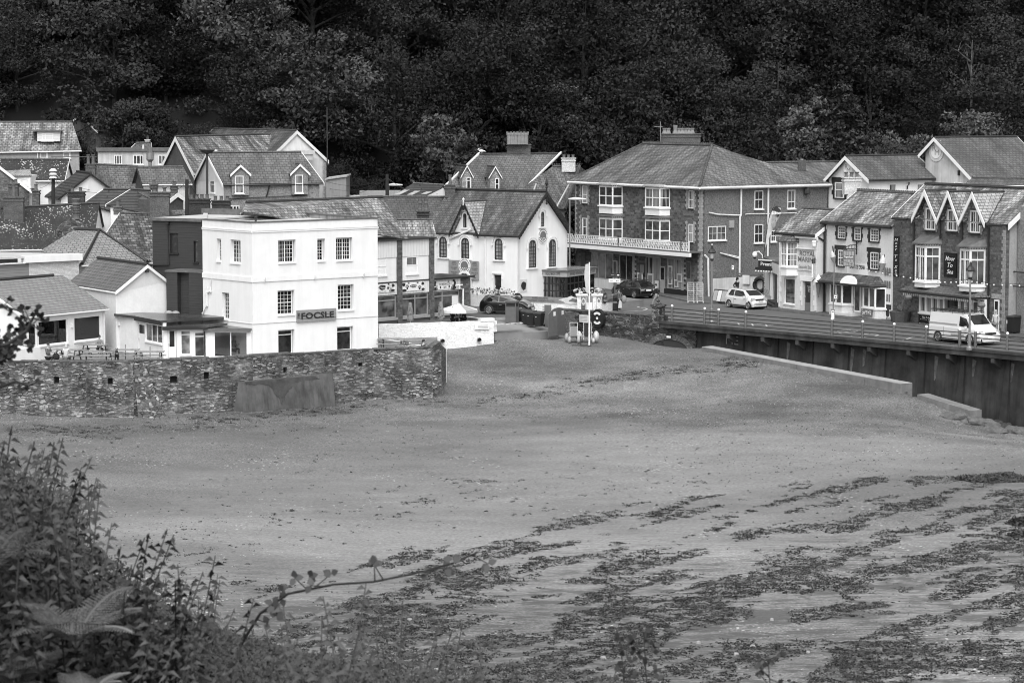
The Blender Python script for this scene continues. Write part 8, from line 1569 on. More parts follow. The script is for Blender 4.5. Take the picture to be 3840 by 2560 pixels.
m=MB();[m.box((x-.02,-.85,2.06),(x+.02,.85,2.1))for x in[-2.3+.42*k for k in range(8)]];[m.tube([V(-2.4,y,2.1),V(.75,y,2.1),V(.9,y,2.02)],.02,4)for y in(-.85,-.4,0,.4,.85)];[m.tube([V(-2.4,y,2.2),V(.7,y,2.2)],.018,4)for y in(-.85,.85)];[m.tube([V(x,y,1.93),V(x,y,2.2)],.018,4)for x in(-2.3,-1.3,-.3,.6)for y in(-.85,.85)];m.build('roof_rack','dark_paint',vn)
m=MB();[m.box((-.3,s*.992-.004,.52),(.95,s*.992+.006,.66))for s in(-1,1)];[m.box((-2.45,s*.992-.004,1.22),(.3,s*.992+.004,1.3))for s in(-1,1)];m.build('side_moulding','sign_mid',vn)
text(cw,Fr((1.771+.0,-.23,0),(1.771,.23,0))if False else Fr((1.795,.23,0),(1.795,-.23,0)),(.03,.43,.54,.62),'WJ13 UKW','sign_dark',-.005)
# bins
def bin_(label,loc,rz,W_=.58,H=1.07,proto=[None]):
 if proto[0]:return dup(proto[0],loc,rz,label)
 t=thing('wheelie_bin',label,'bin',loc,rz,'dark wheelie bins beside the slipway',local=True);m=MB();w0=.22;w1=.29;m.hexa([(-w0,-.26,.06),(w0,-.26,.06),(w0,.22,.06),(-w0,.22,.06),(-w1,-.36,H-.1),(w1,-.36,H-.1),(w1,.34,H-.1),(-w1,.34,H-.1)]);m.build('body','dark_paint',t)
 m=MB();m.hexa([(-w1-.03,-.4,H-.098),(w1+.03,-.4,H-.098),(w1+.03,.38,H-.06),(-w1-.03,.38,H-.06),(-w1,-.36,H-.03),(w1,-.36,H-.03),(w1,.36,H+.05),(-w1,.36,H+.05)]);m.build('lid','iron',t)
 for s in(-1,1):m=MB();m.tube([V(s*.22,.28,.1),V(s*.28,.28,.1)],.1,10);m.build('wheel','tyre',t)
 m=MB();m.box((-.16,-.335,.72),(-.06,-.325,.77));m.build('sticker','sign_white',t);proto[0]=t;return t
sb=-.42
ps=[P('F',x,y,0)if False else GP('F',x,y,-.35)for x,y in((1600,905),(1668,918),(1722,930),(1808,940))]
for k,(p,lb)in enumerate(zip(ps,('left end of the wheelie bin row, next to the litter bin','second wheelie bin from the litter bin','second wheelie bin from the slatted post','wheelie bin at the right end of its row, with white stickers'))):bin_(lb,(p.x,p.y,-.38),R(-22-2*k))
p=GP('F',1515,895,-.2);t=thing('litter_bin','square hooded litter bin left of the wheelie bins','bin',(p.x,p.y,-.2),R(-20),local=True);m=MB();m.box((-.42,-.35,0),(.38,.35,1.15));m.box((-.42,-.35,1.4),(.38,.35,1.5));[m.box((x,y,1.15),(x+.06,y+.06,1.4))for x in(-.42,.32)for y in(-.35,.29)];m.box((-.48,-.42,1.5),(.44,.42,1.58));m.build('casing','rail_paint',t);m=MB();m.box((-.34,-.27,1.15),(.3,.29,1.39));m.build('opening','interior_dark',t)
a=GP('F',1908,1010,-.72);b=GP('F',2088,985,-.75);mid=lerp(a,b,.52)+V(0,-.25,0);t=thing('changing_screen','dark two leaf screen with a rounded top at the head of the beach','screen',a)
for k,(p0,p1,h0,h1)in enumerate(((a,mid,1.35,1.75),(mid,b,1.75,1.45))):
 q=Fr(p0,p1);n_=6;pts=[q.w(0,0,-1.0),q.w(q.len,0,-1.0)]+[q.w(q.len*(1-j/n_),0,-.74+(h1+(h0-h1)*(j/n_)+.1*math.sin(math.pi*j/n_)))for j in range(n_+1)];m=MB();m.slab(pts,-q.N*.06);m.build('leaf','rail_paint',t);board(t,q,(q.len*.55,q.len*.8,.45,.75),'sign_white',.003,.01,'notice')
p=GP('F',1862,960,-.6);t=thing('slatted_post','narrow dark slatted gate post between the bins and the screen','post',p);q=Fr(p,p+V(1,-.1,0));box_block(t,q,0,.5,-.1,0,-.7,1.1,'rail_paint','post');m=MB();[q.box(m,-.14,-.01,-.08,-.02,-.4+k*.16,-.3+k*.16)for k in range(9)];m.build('slats','light_render',t)
t=thing('wall_end','rough pale stone end of the beach head wall beside the screen','wall',GP('F',2100,950,-.8));box_block(t,Fr(GP('F',2090,960,-.8),GP('F',2140,955,-.8)),0,1.0,-.6,.05,-1.6,.36,'grey_stone','stones')
q=frS;u,z=q.hit('H',437,905);t=thing('life_ring_housing','black life ring housing with white marks on the beach head wall','life ring',q.w(u,.1,z));m=MB();m.slab([q.w(u+.58*math.cos(a)*(1-.12*math.sin(a)),.05,z+.68*math.sin(a))for a in[2*math.pi*k/20 for k in range(20)]],q.N*.3);m.build('housing','dark_paint',t)
for s in(1,-1):m=MB();aa=(.75,1.0,1.3,1.57,1.84,2.14,2.39);m.slab([q.w(u+.46*math.cos(a),.355,z+s*.46*math.sin(a))for a in aa]+[q.w(u+.27*math.cos(a),.355,z+s*.3*math.sin(a))for a in aa[::-1]],q.N*.01);m.build('ring_mark','sign_white',t)
m=MB();m.slab([q.w(u+.1*math.cos(a),.355,z+.1*math.sin(a))for a in[.785*k for k in range(8)]],q.N*.01);m.build('ring_mark','sign_white',t)
u,z=q.hit('H',272,912);t=thing('notice_board','pale notice board fixed to the beach head wall left of the flagpole','notice',q.w(u,.1,z));o=board(t,q,(u-.45,u+.4,z-.28,z+.28),'off_white',.06,.05,'board');m=MB();[q.box(m,u-.35,u+.3,.112,.116,z-.18+k*.1,z-.15+k*.1)for k in range(4)];m.build('small_print','sign_mid',o)
def beach_chair(label,c,x,y,D,v=0):
 p=P(c,x,y,D);t=thing('beach_wheelchair',label,'wheelchair',(p.x,p.y,beach_z(p.x,p.y)),0,local=True)
 for(wx,wy,wr)in((-.5,.2,.34),(.5,.2,.34))if v==0 else((-.62,0,.42),(.62,0,.42)):m=MB();m.ball((wx,wy,wr),wr,12,8,(.55,1,1));m.build('balloon_wheel','wheel_pale' if v else 'light_render',t,smooth=True)
 for(wx,wy,wr)in((-.33,-.5,.24),(.33,-.5,.24))if v==0 else((.4,-.6,.2),):m=MB();m.ball((wx,wy,wr),wr,10,7,(.6,1,1));m.build('balloon_wheel','wheel_pale' if v else 'light_render',t,smooth=True)
 m=MB();s_=.27;[m.tube([V(k*s_,-.45,.45),V(k*s_,.1,.5),V(k*s_,.28,1.25),V(k*s_,.42,1.4)],.022,5)for k in(-1,1)];m.tube([V(-s_,.42,1.4),V(s_,.42,1.4)],.022,5);m.tube([V(-.5,.2,.4),V(.5,.2,.4)],.025,5);[m.tube([V(k*.3,-.5,.26),V(k*s_,-.42,.5)],.02,5)for k in(-1,1)];[m.tube([V(k*.33,.18,.75),V(k*.36,-.35,.72)],.022,5)for k in(-1,1)];m.build('frame','pale_metal',t)
 m=MB();m.hexa([(-.25,-.42,.48),(.25,-.42,.48),(.25,.12,.5),(-.25,.12,.5),(-.25,-.42,.52),(.25,-.42,.52),(.25,.12,.54),(-.25,.12,.54)]);m.hexa([(-.25,.1,.54),(.25,.1,.54),(.25,.14,.54),(-.25,.14,.54),(-.25,.26,1.15),(.25,.26,1.15),(.25,.3,1.15),(-.25,.3,1.15)]);m.build('seat','sign_grey' if v==0 else 'cloth_dark',t)
beach_chair('beach wheelchair with grey seat and fat balloon tyres beside the screen','H',150,1080,186.6);beach_chair('beach wheelchair with pale balloon wheels just left of the flagpole','H',300,1088,186.9,1)
p=BP('H',318,1210);t=thing('flagpole','white flagpole with a hanging pale flag at the top of the beach','flagpole',p);tp=P('H',320,300,p.y);tp=V(p.x,p.y,tp.z);m=MB();m.tube([p-V(0,0,.3),tp],[.065,.045],8);m.build('pole','white_smooth',t);m=MB();m.box(p+V(-1.25,-.2,-.1),p+V(.15,.2,.06));m.tube([p+V(-.6,0,0),p+V(-.6,0,.7)],.04,5);m.build('base','iron',t)
m=MB();[m.hexa([tp+V(-.05,-.02,-.1-k*.5),tp+V(-.28-.08*math.sin(k),-.06,-.15-k*.5),tp+V(-.28-.08*math.sin(k),.0,-.15-k*.5),tp+V(-.05,.04,-.1-k*.5),tp+V(-.05,-.02,-.62-k*.5),tp+V(-.28-.08*math.sin(k+1),-.06,-.65-k*.5),tp+V(-.28-.08*math.sin(k+1),0,-.65-k*.5),tp+V(-.05,.04,-.62-k*.5)])for k in range(4)];m.build('flag','cloth_light',t)
def lamp(label,x,y0,y1,c,first=[None]):
 p=GP(c,x,y1,0);p=p-frE.N*0;top=P(c,x,y0,p.y).z
 t=thing('street_lamp',label,'street lamp',p,0,'ornate lamp posts on the promenade');z=top;m=MB();m.lathe(p,[(.2,0),(.2,.15),(.12,.25),(.1,1.0),(.12,1.05),(.07,1.1),(.065,z-1.25),(.09,z-1.15),(.05,z-1.1)],10);m.tube([p+V(-.35,0,z-1.9),p+V(.35,0,z-1.9)],.025,5);m.build('post','grey_metal',t)
 m=MB();m.lathe(p,[(.09,z-1.1),(.2,z-.65)],6);m.build('lantern','lamp_glass',t);m=MB();m.lathe(p,[(.28,z-.66),(.3,z-.6),(.18,z-.4),(.1,z-.34),(.08,z-.15),(.02,z-.1)],8);m.build('lantern_cap','dark_paint',t);m=MB();m.lathe(p,[(.12,z-1.2),(.14,z-1.05)],8);m.build('collar','dark_paint',t);m=MB();m.ball(p+V(0,0,z-.06),.07,8,5);m.build('finial','pale_metal',t)
lamp('ornate grey lamp post at the bridge end of the promenade, left of the white car',1650,100,968,'H');lamp('ornate grey lamp post in front of the white van',1727,368,1340,'L')
def modern_lamp(label,c,x,y0,y1,D,dx):
 a=P(c,x,y0,D);b=P(c,x,y1,D);t=thing('street_lamp',label,'street lamp',b);m=MB();m.tube([b,a],.07,6);m.build('post','galvanised',t);m=MB();m.tube([a+V(-.1*dx,0,0),a+V(.4*dx,0,.02),a+V(1.3*dx,-.2,.0)],[.05,.14,.05],6);m.build('lamp_head','pale_metal',t)
modern_lamp('plain modern street lamp beside the chapel-like shop gable','E',2138,715,1510,206,1);modern_lamp('modern street lamp head beside the telegraph pole below the wood','E',165,562,700,216,.9)
p=GP('H',597,700,0);t=thing('direction_sign','road sign post with brown Wildlife and Dinosaur Park sign and white parking arrow sign','sign',p);q=Fr(V(p.x-1,p.y+.1,0),V(p.x+1,p.y-.1,0));m=MB();m.tube([p,V(p.x,p.y,q.hit('H',597,420)[1])],.05,6);m.build('post','rail_paint',t)
r=q.rect('H',533,420,662,462,.1);o=board(t,q,r,'sign_dark',.06,.04);text(o,q,(r[0]+.6,r[1]-.4,r[2]+.12,r[3]-.12),'Wildlife &\nDinosaur Park','sign_white',.105);text(o,q,(r[1]-.3,r[1]-.12,r[2]+.12,r[3]-.1),'I','sign_white',.105);text(o,q,(r[0]+.15,r[0]+.45,r[2]+.2,r[3]-.15),'V','sign_white',.105)
r=q.rect('H',530,480,658,520,.1);o=board(t,q,r,'sign_white',.06,.04);text(o,q,(r[0]+.1,r[0]+.35,r[2]+.12,r[3]-.12),'<','sign_dark',.105,bold=.02);[board(o,q,(r[0]+.5+k*.56,r[0]+.95+k*.56,r[2]+.12,r[3]-.12),'sign_mid' if k<2 else 'sign_dark',.101,.006,'symbol_panel')for k in range(4)if r[0]+.95+k*.56<r[1]];text(o,q,(r[0]+.6,r[0]+.82,r[2]+.18,r[3]-.18),'P','sign_dark',.11)
p=GP('H',598,825,0);t=thing('litter_bin','dark round litter bin behind the woman with bags','bin',p);m=MB();m.lathe(p,[(.24,0),(.26,.1),(.26,.9),(.3,.95),(.28,1.1),(.1,1.2)],12);m.build('body','dark_paint',t);m=MB();m.lathe(p,[(.265,.6),(.265,.68)],12);m.build('band','sign_mid',t)
def cage(lb,x):
 p=GP('H',x,742,.11);t=thing('roll_cage',lb,'trolley',p);z1=P('H',x,525,p.y).z;h=z1-.12;m=MB();w_=.36
 [m.tube([p+V(sx*w_,sy*.35,.12),p+V(sx*w_,sy*.35,h)],.018,4)for sx in(-1,1)for sy in(-1,1)];[m.tube([p+V(-w_,sy*.35,.15+k*.16),p+V(w_,sy*.35,.15+k*.16)],.009 if k%5 else.018,4)for sy in(-1,1)for k in range(int((h-.1)/.16)+1)];[m.tube([p+V(sx*w_,-.35,.15+k*.32),p+V(sx*w_,.35,.15+k*.32)],.01,4)for sx in(-1,1)for k in range(int(h/.32))];m.build('frame','pale_metal',t)
 for sx in(-1,1):m=MB();m.tube([p+V(sx*w_-.03,-.35,.07),p+V(sx*w_+.03,-.35,.07)],.07,8);m.build('castor','pale_metal',t)
cage('left of two wire roll cages by the stone building corner',1440);cage('right of two wire roll cages by the stone building corner',1505)
for k,(x,lb)in enumerate(((165,'left of three leaning poster boards by the yard wall'),(225,'middle of three leaning poster boards, the palest'),(285,'right of three leaning poster boards by the white car'))):
 p=GP('J',x,1285+k*6,.11);t=thing('poster_board',lb,'sign board',p,0);q=Fr(p,p+V(.5,-.45,0));m=MB();m.hexa([q.w(-.35,0,.11),q.w(.35,0,.11),q.w(.35,.05,.11),q.w(-.35,.05,.11),q.w(-.3,-.3,1.1),q.w(.3,-.3,1.1),q.w(.3,-.25,1.1),q.w(-.3,-.25,1.1)]);m.build('frame','dark_paint',t);m=MB();m.hexa([q.w(-.28,.05,.2),q.w(.28,.05,.2),q.w(.28,.06,.2),q.w(-.28,.06,.2),q.w(-.25,-.22,1.02),q.w(.25,-.22,1.02),q.w(.25,-.21,1.02),q.w(-.25,-.21,1.02)]);m.build('poster',('sign_mid','off_white','light_render')[k],t)
u,z=YW.hit('J',812,1035,.2);c_=YW.w(u,.2,z);t=thing('inner_tube','big black inner tube hanging on the yard wall','tyre',c_);m=MB();m.tube([c_+YW.T*(.48*math.cos(a))+V(0,0,.52*math.sin(a))for a in[2*math.pi*k/20 for k in range(21)]],.16,8,False);m.build('tube','black_rubber',t,smooth=True)
b=P('J',868,600,205.5);tp=P('I',1060,1290,205.0);t=thing('feather_flag','tall ice cream feather flag leaning above the corner shop','flag',b);N_=[P(*a)for a in(('J',868,560,205.5),('J',905,300,205.4),('J',940,100,205.3),('I',950,1440,205.2),('I',1000,1320,205.1),('I',1060,1288,205),('I',1110,1310,205),('I',1120,1360,205),('J',1105,30,205.1),('J',1050,130,205.2),('J',960,320,205.3),('J',880,520,205.5))]
m=MB();m.slab(N_,(0,.02,0));m.build('banner','off_white',t);m=MB();k_=[P(*a)for a in(('I',985,1345,204.97),('I',1060,1290,204.97),('I',1118,1350,204.97),('I',1100,1420,204.97),('I',1070,1450,204.97),('I',1040,1400,204.97))];m.slab(k_,(0,.01,0));m.build('banner_head','sign_dark',t);m=MB();m.tube([P('J',862,640,205.6),b]+N_[1:7],.035,5);m.build('pole','iron',t)
q=Fr(P('I',985,1385,204.9),P('I',1112,1385,204.9));text(t,q,(0,q.len,q.hit('I',1050,1412)[1],q.hit('I',1050,1360)[1]),'Gimo','sign_white',.03,shear=.2,bold=.04)
for x,y,s in((1015,1470,.28),(1010,1545,.3)):m=MB();m.ball(P('I',x,y,205),s,8,6,(.6,.15,1.2));m.build('lolly_picture','light_render',t)
a=P('J',850,650,204);t=thing('security_camera','white dome camera on a swan neck above the corner shop sign','camera',a);m=MB();m.tube([a,P('J',850,610,204),P('J',800,555,204),P('J',735,558,204)],.045,6);m.build('arm','pvc',t);c_=P('J',737,600,204);m=MB();m.ball(c_,.2,10,7,(1,1,1.2));m.build('dome','white_smooth',t,smooth=True);m=MB();m.ball(c_-V(0,0,.22),.13,8,5);m.build('lens','black_gloss',t)
def bus_pole(lb,c,x,y0,y1,D,flag,case):
 b=P(c,x,y1,D);a=P(c,x+(20 if x>200 else 0),y0,D);t=thing('bus_stop_pole',lb,'bus stop',b);m=MB();m.tube([b,a],.045,6);m.build('post','grey_metal',t);q=Fr(b-V(1,0,0),b+V(1,0,0))
 for nm,r_ in(('flag',flag),('timetable',case)):
  if r_:r=q.rect(c,*r_,.06);o=board(t,q,r,'sign_grey',.05,.06,nm+'_case');board(o,q,(r[0]+.04,r[1]-.04,r[2]+.06,r[3]-.06),'sign_white',.112,.006,nm);m=MB();q.box(m,r[0]+.08,r[1]-.08,.12,.124,r[3]-.2,r[3]-.14);m.build('print','sign_dark',o)
bus_pole('tall bus stop post with white timetable behind the railing','L',238,345,1185,GP('L',238,1180).y,(248,735,292,790),(218,900,262,1015));bus_pole('short bus stop sign above the white yard wall','J',448,745,910,210,(395,745,440,825),None)
p=GP('L',975,1050,.0);t=thing('barrel_planter','dark half barrel planter with spiky grasses outside the gift shop','planter',p);m=MB();m.lathe(p,[(.62,0),(.7,.4),(.78,.85),(.7,.85)],14);m.build('barrel','wood_dark',t);m=MB();rnd=random.Random(1)
for k in range(60):a=rnd.uniform(0,6.28);d=V(math.cos(a),math.sin(a),0)*rnd.uniform(.2,.7);s=d.cross(V(0,0,1))*.04;m.poly([p+V(0,0,.8)+s+d*.3,p+V(0,0,.8)-s+d*.3,p+d+V(0,0,rnd.uniform(1.0,1.7))])
plain('leaf_grey',.12,.7,.3);m.build('grasses','leaf_grey',t)
p=GP('L',2195,1170,.0);t=thing('waste_container','large black wheeled waste container at the right edge of the pavement','bin',p,R(-58),local=True);m=MB();m.hexa([(-.62,-.5,.2),(.62,-.5,.2),(.62,.5,.2),(-.62,.5,.2),(-.68,-.55,1.2),(.68,-.55,1.2),(.68,.55,1.2),(-.68,.55,1.2)]);m.build('body','dark_paint',t);m=MB();m.hexa([(-.72,-.6,1.203),(.72,-.6,1.203),(.72,.6,1.203),(-.72,.6,1.203),(-.7,-.56,1.28),(.7,-.56,1.28),(.7,.56,1.38),(-.7,.56,1.38)]);m.build('lid','iron',t)
for sx in(-1,1):
 for sy in(-1,1):m=MB();m.tube([V(sx*.5-.03,sy*.4,.1),V(sx*.5+.03,sy*.4,.1)],.1,8);m.build('castor','tyre',t)
q=Fr((-.5,-.56,0),(.5,-.56,0));board(t,q,(.25,.6,.75,1.0),'sign_white',0.0,.01,'sticker')
for x,y,lb in((1065,768,'hanging basket left of the gift shop canopy'),(1860,855,'hanging basket in front of the right gift shop window')):u,z=fg.hit('L',x,y,1.3);c_=fg.w(u,1.3,z);t=thing('hanging_basket',lb,'basket',c_);m=MB();m.ball(c_,.28,8,6,(1,1,.7));m.build('plant','leaf_grey',t);m=MB();[m.tube([c_+V(dx,0,.1),c_+V(0,0,.6)],.01,3)for dx in(-.2,.2)];m.build('chains','iron',t)
t=thing('string_lights','sagging string of pale bulbs in front of the shops','lights',fg.w(0,1.5,5));pts=[P('L',x,y,D)for x,y,D in((255,345,191),(600,455,188),(900,510,185),(1200,558,182),(1500,590,180),(1730,575,178),(1950,612,176),(2323,625,173),(2600,600,171))];m=MB();m.tube(pts,.015,3);m.build('cable','iron',t)
for a,b in zip(pts[1:],pts[2:]):
 for k in range(4):m=MB();m.ball(lerp(a,b,(k+.5)/4)-V(0,0,.12),.06,6,4);m.build('bulb','bulb',t)
def tpole(lb,c,x,y0,y1,D,arms=True):
 a=P(c,x,y0,D);b=P(c,x,y1,D);t=thing('telegraph_pole',lb,'telegraph pole',b);m=MB();m.tube([b-V(0,0,2),a],[.17,.13],8);m.build('pole','bark',t);return t,a
t1,a1p=tpole('telegraph pole with three white insulator caps among the rooftops','A',578,600,1010,199)
for k in range(3):m=MB();m.lathe(P('A',578,645+38*k,198.8),[(.32,0),(.24,.12),(.12,.22)],10);m.build('insulator_cap','off_white',t1)
t2,a2p=tpole('weathered telegraph pole beside the tall brick chimney','A',2035,735,1110,190.5);t3,a3p=tpole('dark telegraph pole in front of the wood above the cafe roof','E',150,445,690,215)
wi=thing('overhead_wires','thin black overhead wires between the telegraph poles','wires',a3p);m=MB()
def wire(a,b,sag=.5):m.tube([lerp(a,b,k/8)-V(0,0,sag*4*(k/8)*(1-k/8))for k in range(9)],.014,3)
for e in(('C',1520,640,222),('C',1560,720,222),('C',1600,800,221),('E',410,560,225),('E',700,660,212)):wire(a3p-V(0,0,.3),P(*e))
for e in(('A',420,820,205),('A',1060,880,203),('A',830,1000,200),('A',1080,850,204)):wire(P('A',585,700,199),P(*e),.3)
wire(a2p,P('C',240,960,193),.1);wire(a2p,P('A',1850,830,202),.4);m.build('wire','iron',wi)
plain('flower_pale',.45,.7,.4,8)
def posy(lb,base,w_,n_,seed,r_=.1):
 t=thing('flower_display',lb,'flowers',base);rnd=random.Random(seed);m=MB();m2=MB()
 for k in range(n_):c_=base+V(rnd.uniform(-w_,w_),rnd.uniform(-.2,.2),rnd.uniform(.05,.45));(m if k%3 else m2).ball(c_,rnd.uniform(.5,1.2)*r_,5,4)
 m.build('blooms','flower_pale',t);m2.build('leaves','leaf_grey',t)
for(t_,q,zt_),lb in((pA,'flower heads on the left white gate pier'),(pB,'flower heads on the right white gate pier')):posy(lb,q.w(q.len/2,-.4,zt_+.1),.55,30,5+int(zt_*100)%7)
posy('flower pot on the white wall pier below the plain door',P('F',1455,585,199.5),.5,26,9);u0=fw1.len
for k in range(7):posy(('flowering border plants on the white terrace wall, '+('below the arched doorway','beside the arched doorway','left of the downpipe','at the downpipe','right of the downpipe','below the tall door','next to the flower pot')[k]),fw1.w(u0*(k+.7)/8,-.3,zA),.55,26,20+k,.085)
a=GP('F',1000,600,1.2);p=P('F',1003,590,201);t=thing('ice_cream_model','white ice cream cone model by the arched doorway','model',p);m=MB();m.lathe(p,[(.05,-.5),(.2,.1),(.32,.15),(.3,.35),(.22,.45),(.26,.55),(.12,.8),(.03,.95)],10);m.build('whipped_top','white_smooth',t,smooth=True);m=MB();m.tube([p+V(-.1,0,.7),p+V(.05,0,1.1)],.05,5);m.build('flake','white_smooth',t)
# VEGETATION
def leafmat(name,lo,hi,rough=.6,isl=.5):
 m,t,n,l,b=newmat(name);geo=n.new('ShaderNodeNewGeometry');oi=n.new('ShaderNodeObjectInfo');tc=n.new('ShaderNodeTexCoord')
 f=mth(n,l,'MULTIPLY',geo.outputs['Random Per Island'],isl);f=mth(n,l,'ADD',f,mth(n,l,'MULTIPLY',oi.outputs['Random'],.8));f=mth(n,l,'ADD',f,mth(n,l,'MULTIPLY',nz(n,l,tc.outputs['Object'],.55,3),.9));f=mth(n,l,'SUBTRACT',f,.4)
 l.new(ramp(n,l,f,[(.25,lo),(.95,hi)]),b.inputs['Base Color']);b.inputs['Roughness'].default_value=rough;b.inputs['Specular IOR Level'].default_value=.08;MATS[name]=m
leafmat('leaf_dark',.006,.04,.8);leafmat('leaf_mid',.014,.10,.8);leafmat('leaf_pale',.06,.22);leafmat('fern_leaf',.025,.16,.6,.3);leafmat('weed_leaf',.003,.075,.6,.75);leafmat('seaweed',.01,.075,.5,.9);leafmat('pebble',.03,.27,.8,1.1)
def leaf(m,c,s,rnd,up=.6,asp=.6):
 n=V(rnd.gauss(0,1),rnd.gauss(0,1)-.3,rnd.gauss(0,1)+up).normalized();a=n.cross(V(rnd.gauss(0,1),rnd.gauss(0,1),rnd.gauss(0,1))).normalized();b=n.cross(a)*asp;i=len(m.v)
 m.v+=[c-a*s,c+b*s-a*s*.2,c+a*s+n*s*.15,c-b*s-a*s*.2];m.f.append((i,i+1,i+2,i+3))
def crown_mb(seed,rx,rz,ncl,nl,ls,cz,shape='round'):
 rnd=random.Random(seed);m=MB();limbs=[]
 for k in range(ncl):
  while True:
   p=V(rnd.uniform(-1,1),rnd.uniform(-1,1),rnd.uniform(-.8,1))
   if.3<p.length<1:break
  if shape=='cone':z_=rnd.random()**1.4;rr=(1-z_)*rx+.3;a=rnd.uniform(0,6.28);c=V(rr*math.cos(a),rr*math.sin(a),z_*rz*2-rz+cz);cr=.5+.5*(1-z_)
  else:c=V(p.x*rx,p.y*rx,p.z*rz+cz);cr=rnd.uniform(.7,1.5)*rx*.3
  limbs.append(c)
  for j in range(nl):
   d=V(rnd.gauss(0,1),rnd.gauss(0,1),rnd.gauss(0,1)).normalized();d.z=d.z*.55+.12;leaf(m,c+d*cr*rnd.uniform(.55,1.1),ls*rnd.uniform(.6,1.3),rnd)
 return m,limbs
def tree_proto(seed,h,rx,mat='leaf_dark',ncl=46,nl=200,ls=.14,shape='round',label='',nm='broadleaf_tree',bare=False):
 t=thing(nm,label,'tree',(0,0,0),local=True);rz=h*.52;cz=h*.46;m,limbs=crown_mb(seed,rx,rz,ncl,nl,ls,cz,shape)
 if not bare:m.build('crown',mat,t)
 rnd=random.Random(seed+5);tr=MB();tr.tube([V(0,0,-1),V(.1,0,h*.25),V(0,.1,h*.5),V(.05,0,h*.85)],[h*.02,h*.016,h*.01,.03],7)
 for c in limbs[::2]:s=V(0,0,max(.15*h,c.z-rnd.uniform(1,2.5)));mid=lerp(s,c,.5)+V(rnd.uniform(-.3,.3),0,.2);tr.tube([s,mid,c],[.09,.05,.02],4,False);[tr.tube([lerp(mid,c,.6),lerp(mid,c,.6)+V(rnd.uniform(-.8,.8),rnd.uniform(-.6,.6),rnd.uniform(.2,1.0))],[.03,.01],3,False)for _ in range(3 if bare else 0)]
 tr.build('trunk','bark' if not bare else 'bark_pale',t);return t
GRP='broadleaf trees of the dense wood on the hillside';LB={'d':'dark broadleaf tree in the dense hillside wood','m':'mid grey lighter leaved tree in the dense hillside wood'}
protos=[('d',tree_proto(11,8.5,3.9,label=LB['d'])),('d',tree_proto(12,9.5,3.4,label=LB['d'])),('d',tree_proto(13,8,4.4,label=LB['d'])),('m',tree_proto(14,8.5,3.7,'leaf_mid',label=LB['m'])),('d',tree_proto(15,10,4.0,ls=.11,nl=260,label=LB['d']))]
MARK=['the far left house','the flat white house','the grey gable house','the tall pale gable','the metal shed','the garden wall','the dormer terrace','the crown chimney pots','the hotel chimney','the long slate wing','the first roundel gable','the tallest slate roof']
ROWS=['lowest row','second row','third row','fourth row','fifth row','sixth row','seventh row','eighth row','ninth row','tenth row','highest row']
rnd=random.Random(77);used=set();spots=[]
for r_ in range(11):
 y=240+r_*5.2
 for k in range(27):
  x=-66+k*5.9+(2.5 if r_%2 else 0)+rnd.uniform(-1.3,1.3);yy=y+rnd.uniform(-2,2)
  if abs(x)>.2*yy+2:continue
  if x<-22 and yy<241:continue
  if len(spots)>275:continue
  spots.append((x,yy))
spots+=[(-50+3.1*k,235.5+1.5*(k%3))for k in range(12)]
for i,(x,y)in enumerate(spots):
 k=rnd.choice((0,1,2,3,4,0,4)if x>-12 else(3,1,3,3,4,0))if i>=5 else i;kd,pt_=protos[k];s=rnd.uniform(.95,1.5)if y>239.5 or x>-13 else.5;loc=(x,y,hill_z(x,y)-.6);rz_=rnd.uniform(0,6.28)
 if k not in used:used.add(k);t=pt_;t.location=loc;t.rotation_euler=(0,0,rz_);t.scale=(s,s,s*rnd.uniform(.9,1.15))
 else:t=dup(pt_,loc,rz_,None,(s,s,s*rnd.uniform(.9,1.15)))
 t['group']=GRP;pxx=1920+FPX*x/y;nz_=max(0,min(len(MARK)-1,int((pxx+80)/4000*len(MARK))));w0=4000/len(MARK);ff=((pxx+80)-nz_*w0)/w0;side_='left part' if ff<.33 else('middle' if ff<.66 else 'right part');row=min(10,max(0,int((y-237.4)/5.2)))
 lw_=y<=239.5 and x<=-13;t['label']=('low ' if lw_ else '')+('dark' if kd=='d' else 'paler grey')+(' bush before the wood, above ' if lw_ else ' tree, '+ROWS[row]+' of the wood, above ')+side_+' of '+MARK[nz_]
def place(t,c,x,ybase,D,s=1,rz_=0):p=P(c,x,ybase,D);t.location=p;t.scale=(s,)*3;t.rotation_euler=(0,0,rz_);return t
place(tree_proto(21,7,2.9,'leaf_mid',40,80,.2,label='lighter grey tree standing in front of the wood right of the telegraph pole'),'E',760,620,232)
place(tree_proto(31,6.5,2.6,'leaf_mid',60,60,.2,'cone','conical dark conifer behind the RM gables','conifer_tree'),'I',2010,640,228)
place(tree_proto(32,6,2.2,'leaf_mid',34,70,.18,label='bushy tree left of the conifer behind the long slate roof'),'I',1450,660,229)
place(tree_proto(33,3.2,2.6,'leaf_pale',30,60,.16,label='pale silvery bush showing above the tallest slate roof',nm='silver_bush'),'K',1530,330,236)
for sd,x,y,D,s,lb in((41,790,560,236,.9,'bushy dark tree between the far house and the hill cottage'),(42,1330,420,234,.75,'dark bushy tree above the flat roofed white house'),(43,1500,400,237,.8,'dark tree behind the cottage chimney'),(44,1720,430,238,.8,'dark tree left of the grey gable peak')):place(tree_proto(sd,6,2.9,'leaf_dark',36,80,.2,label=lb),'A',x,y,D,s)
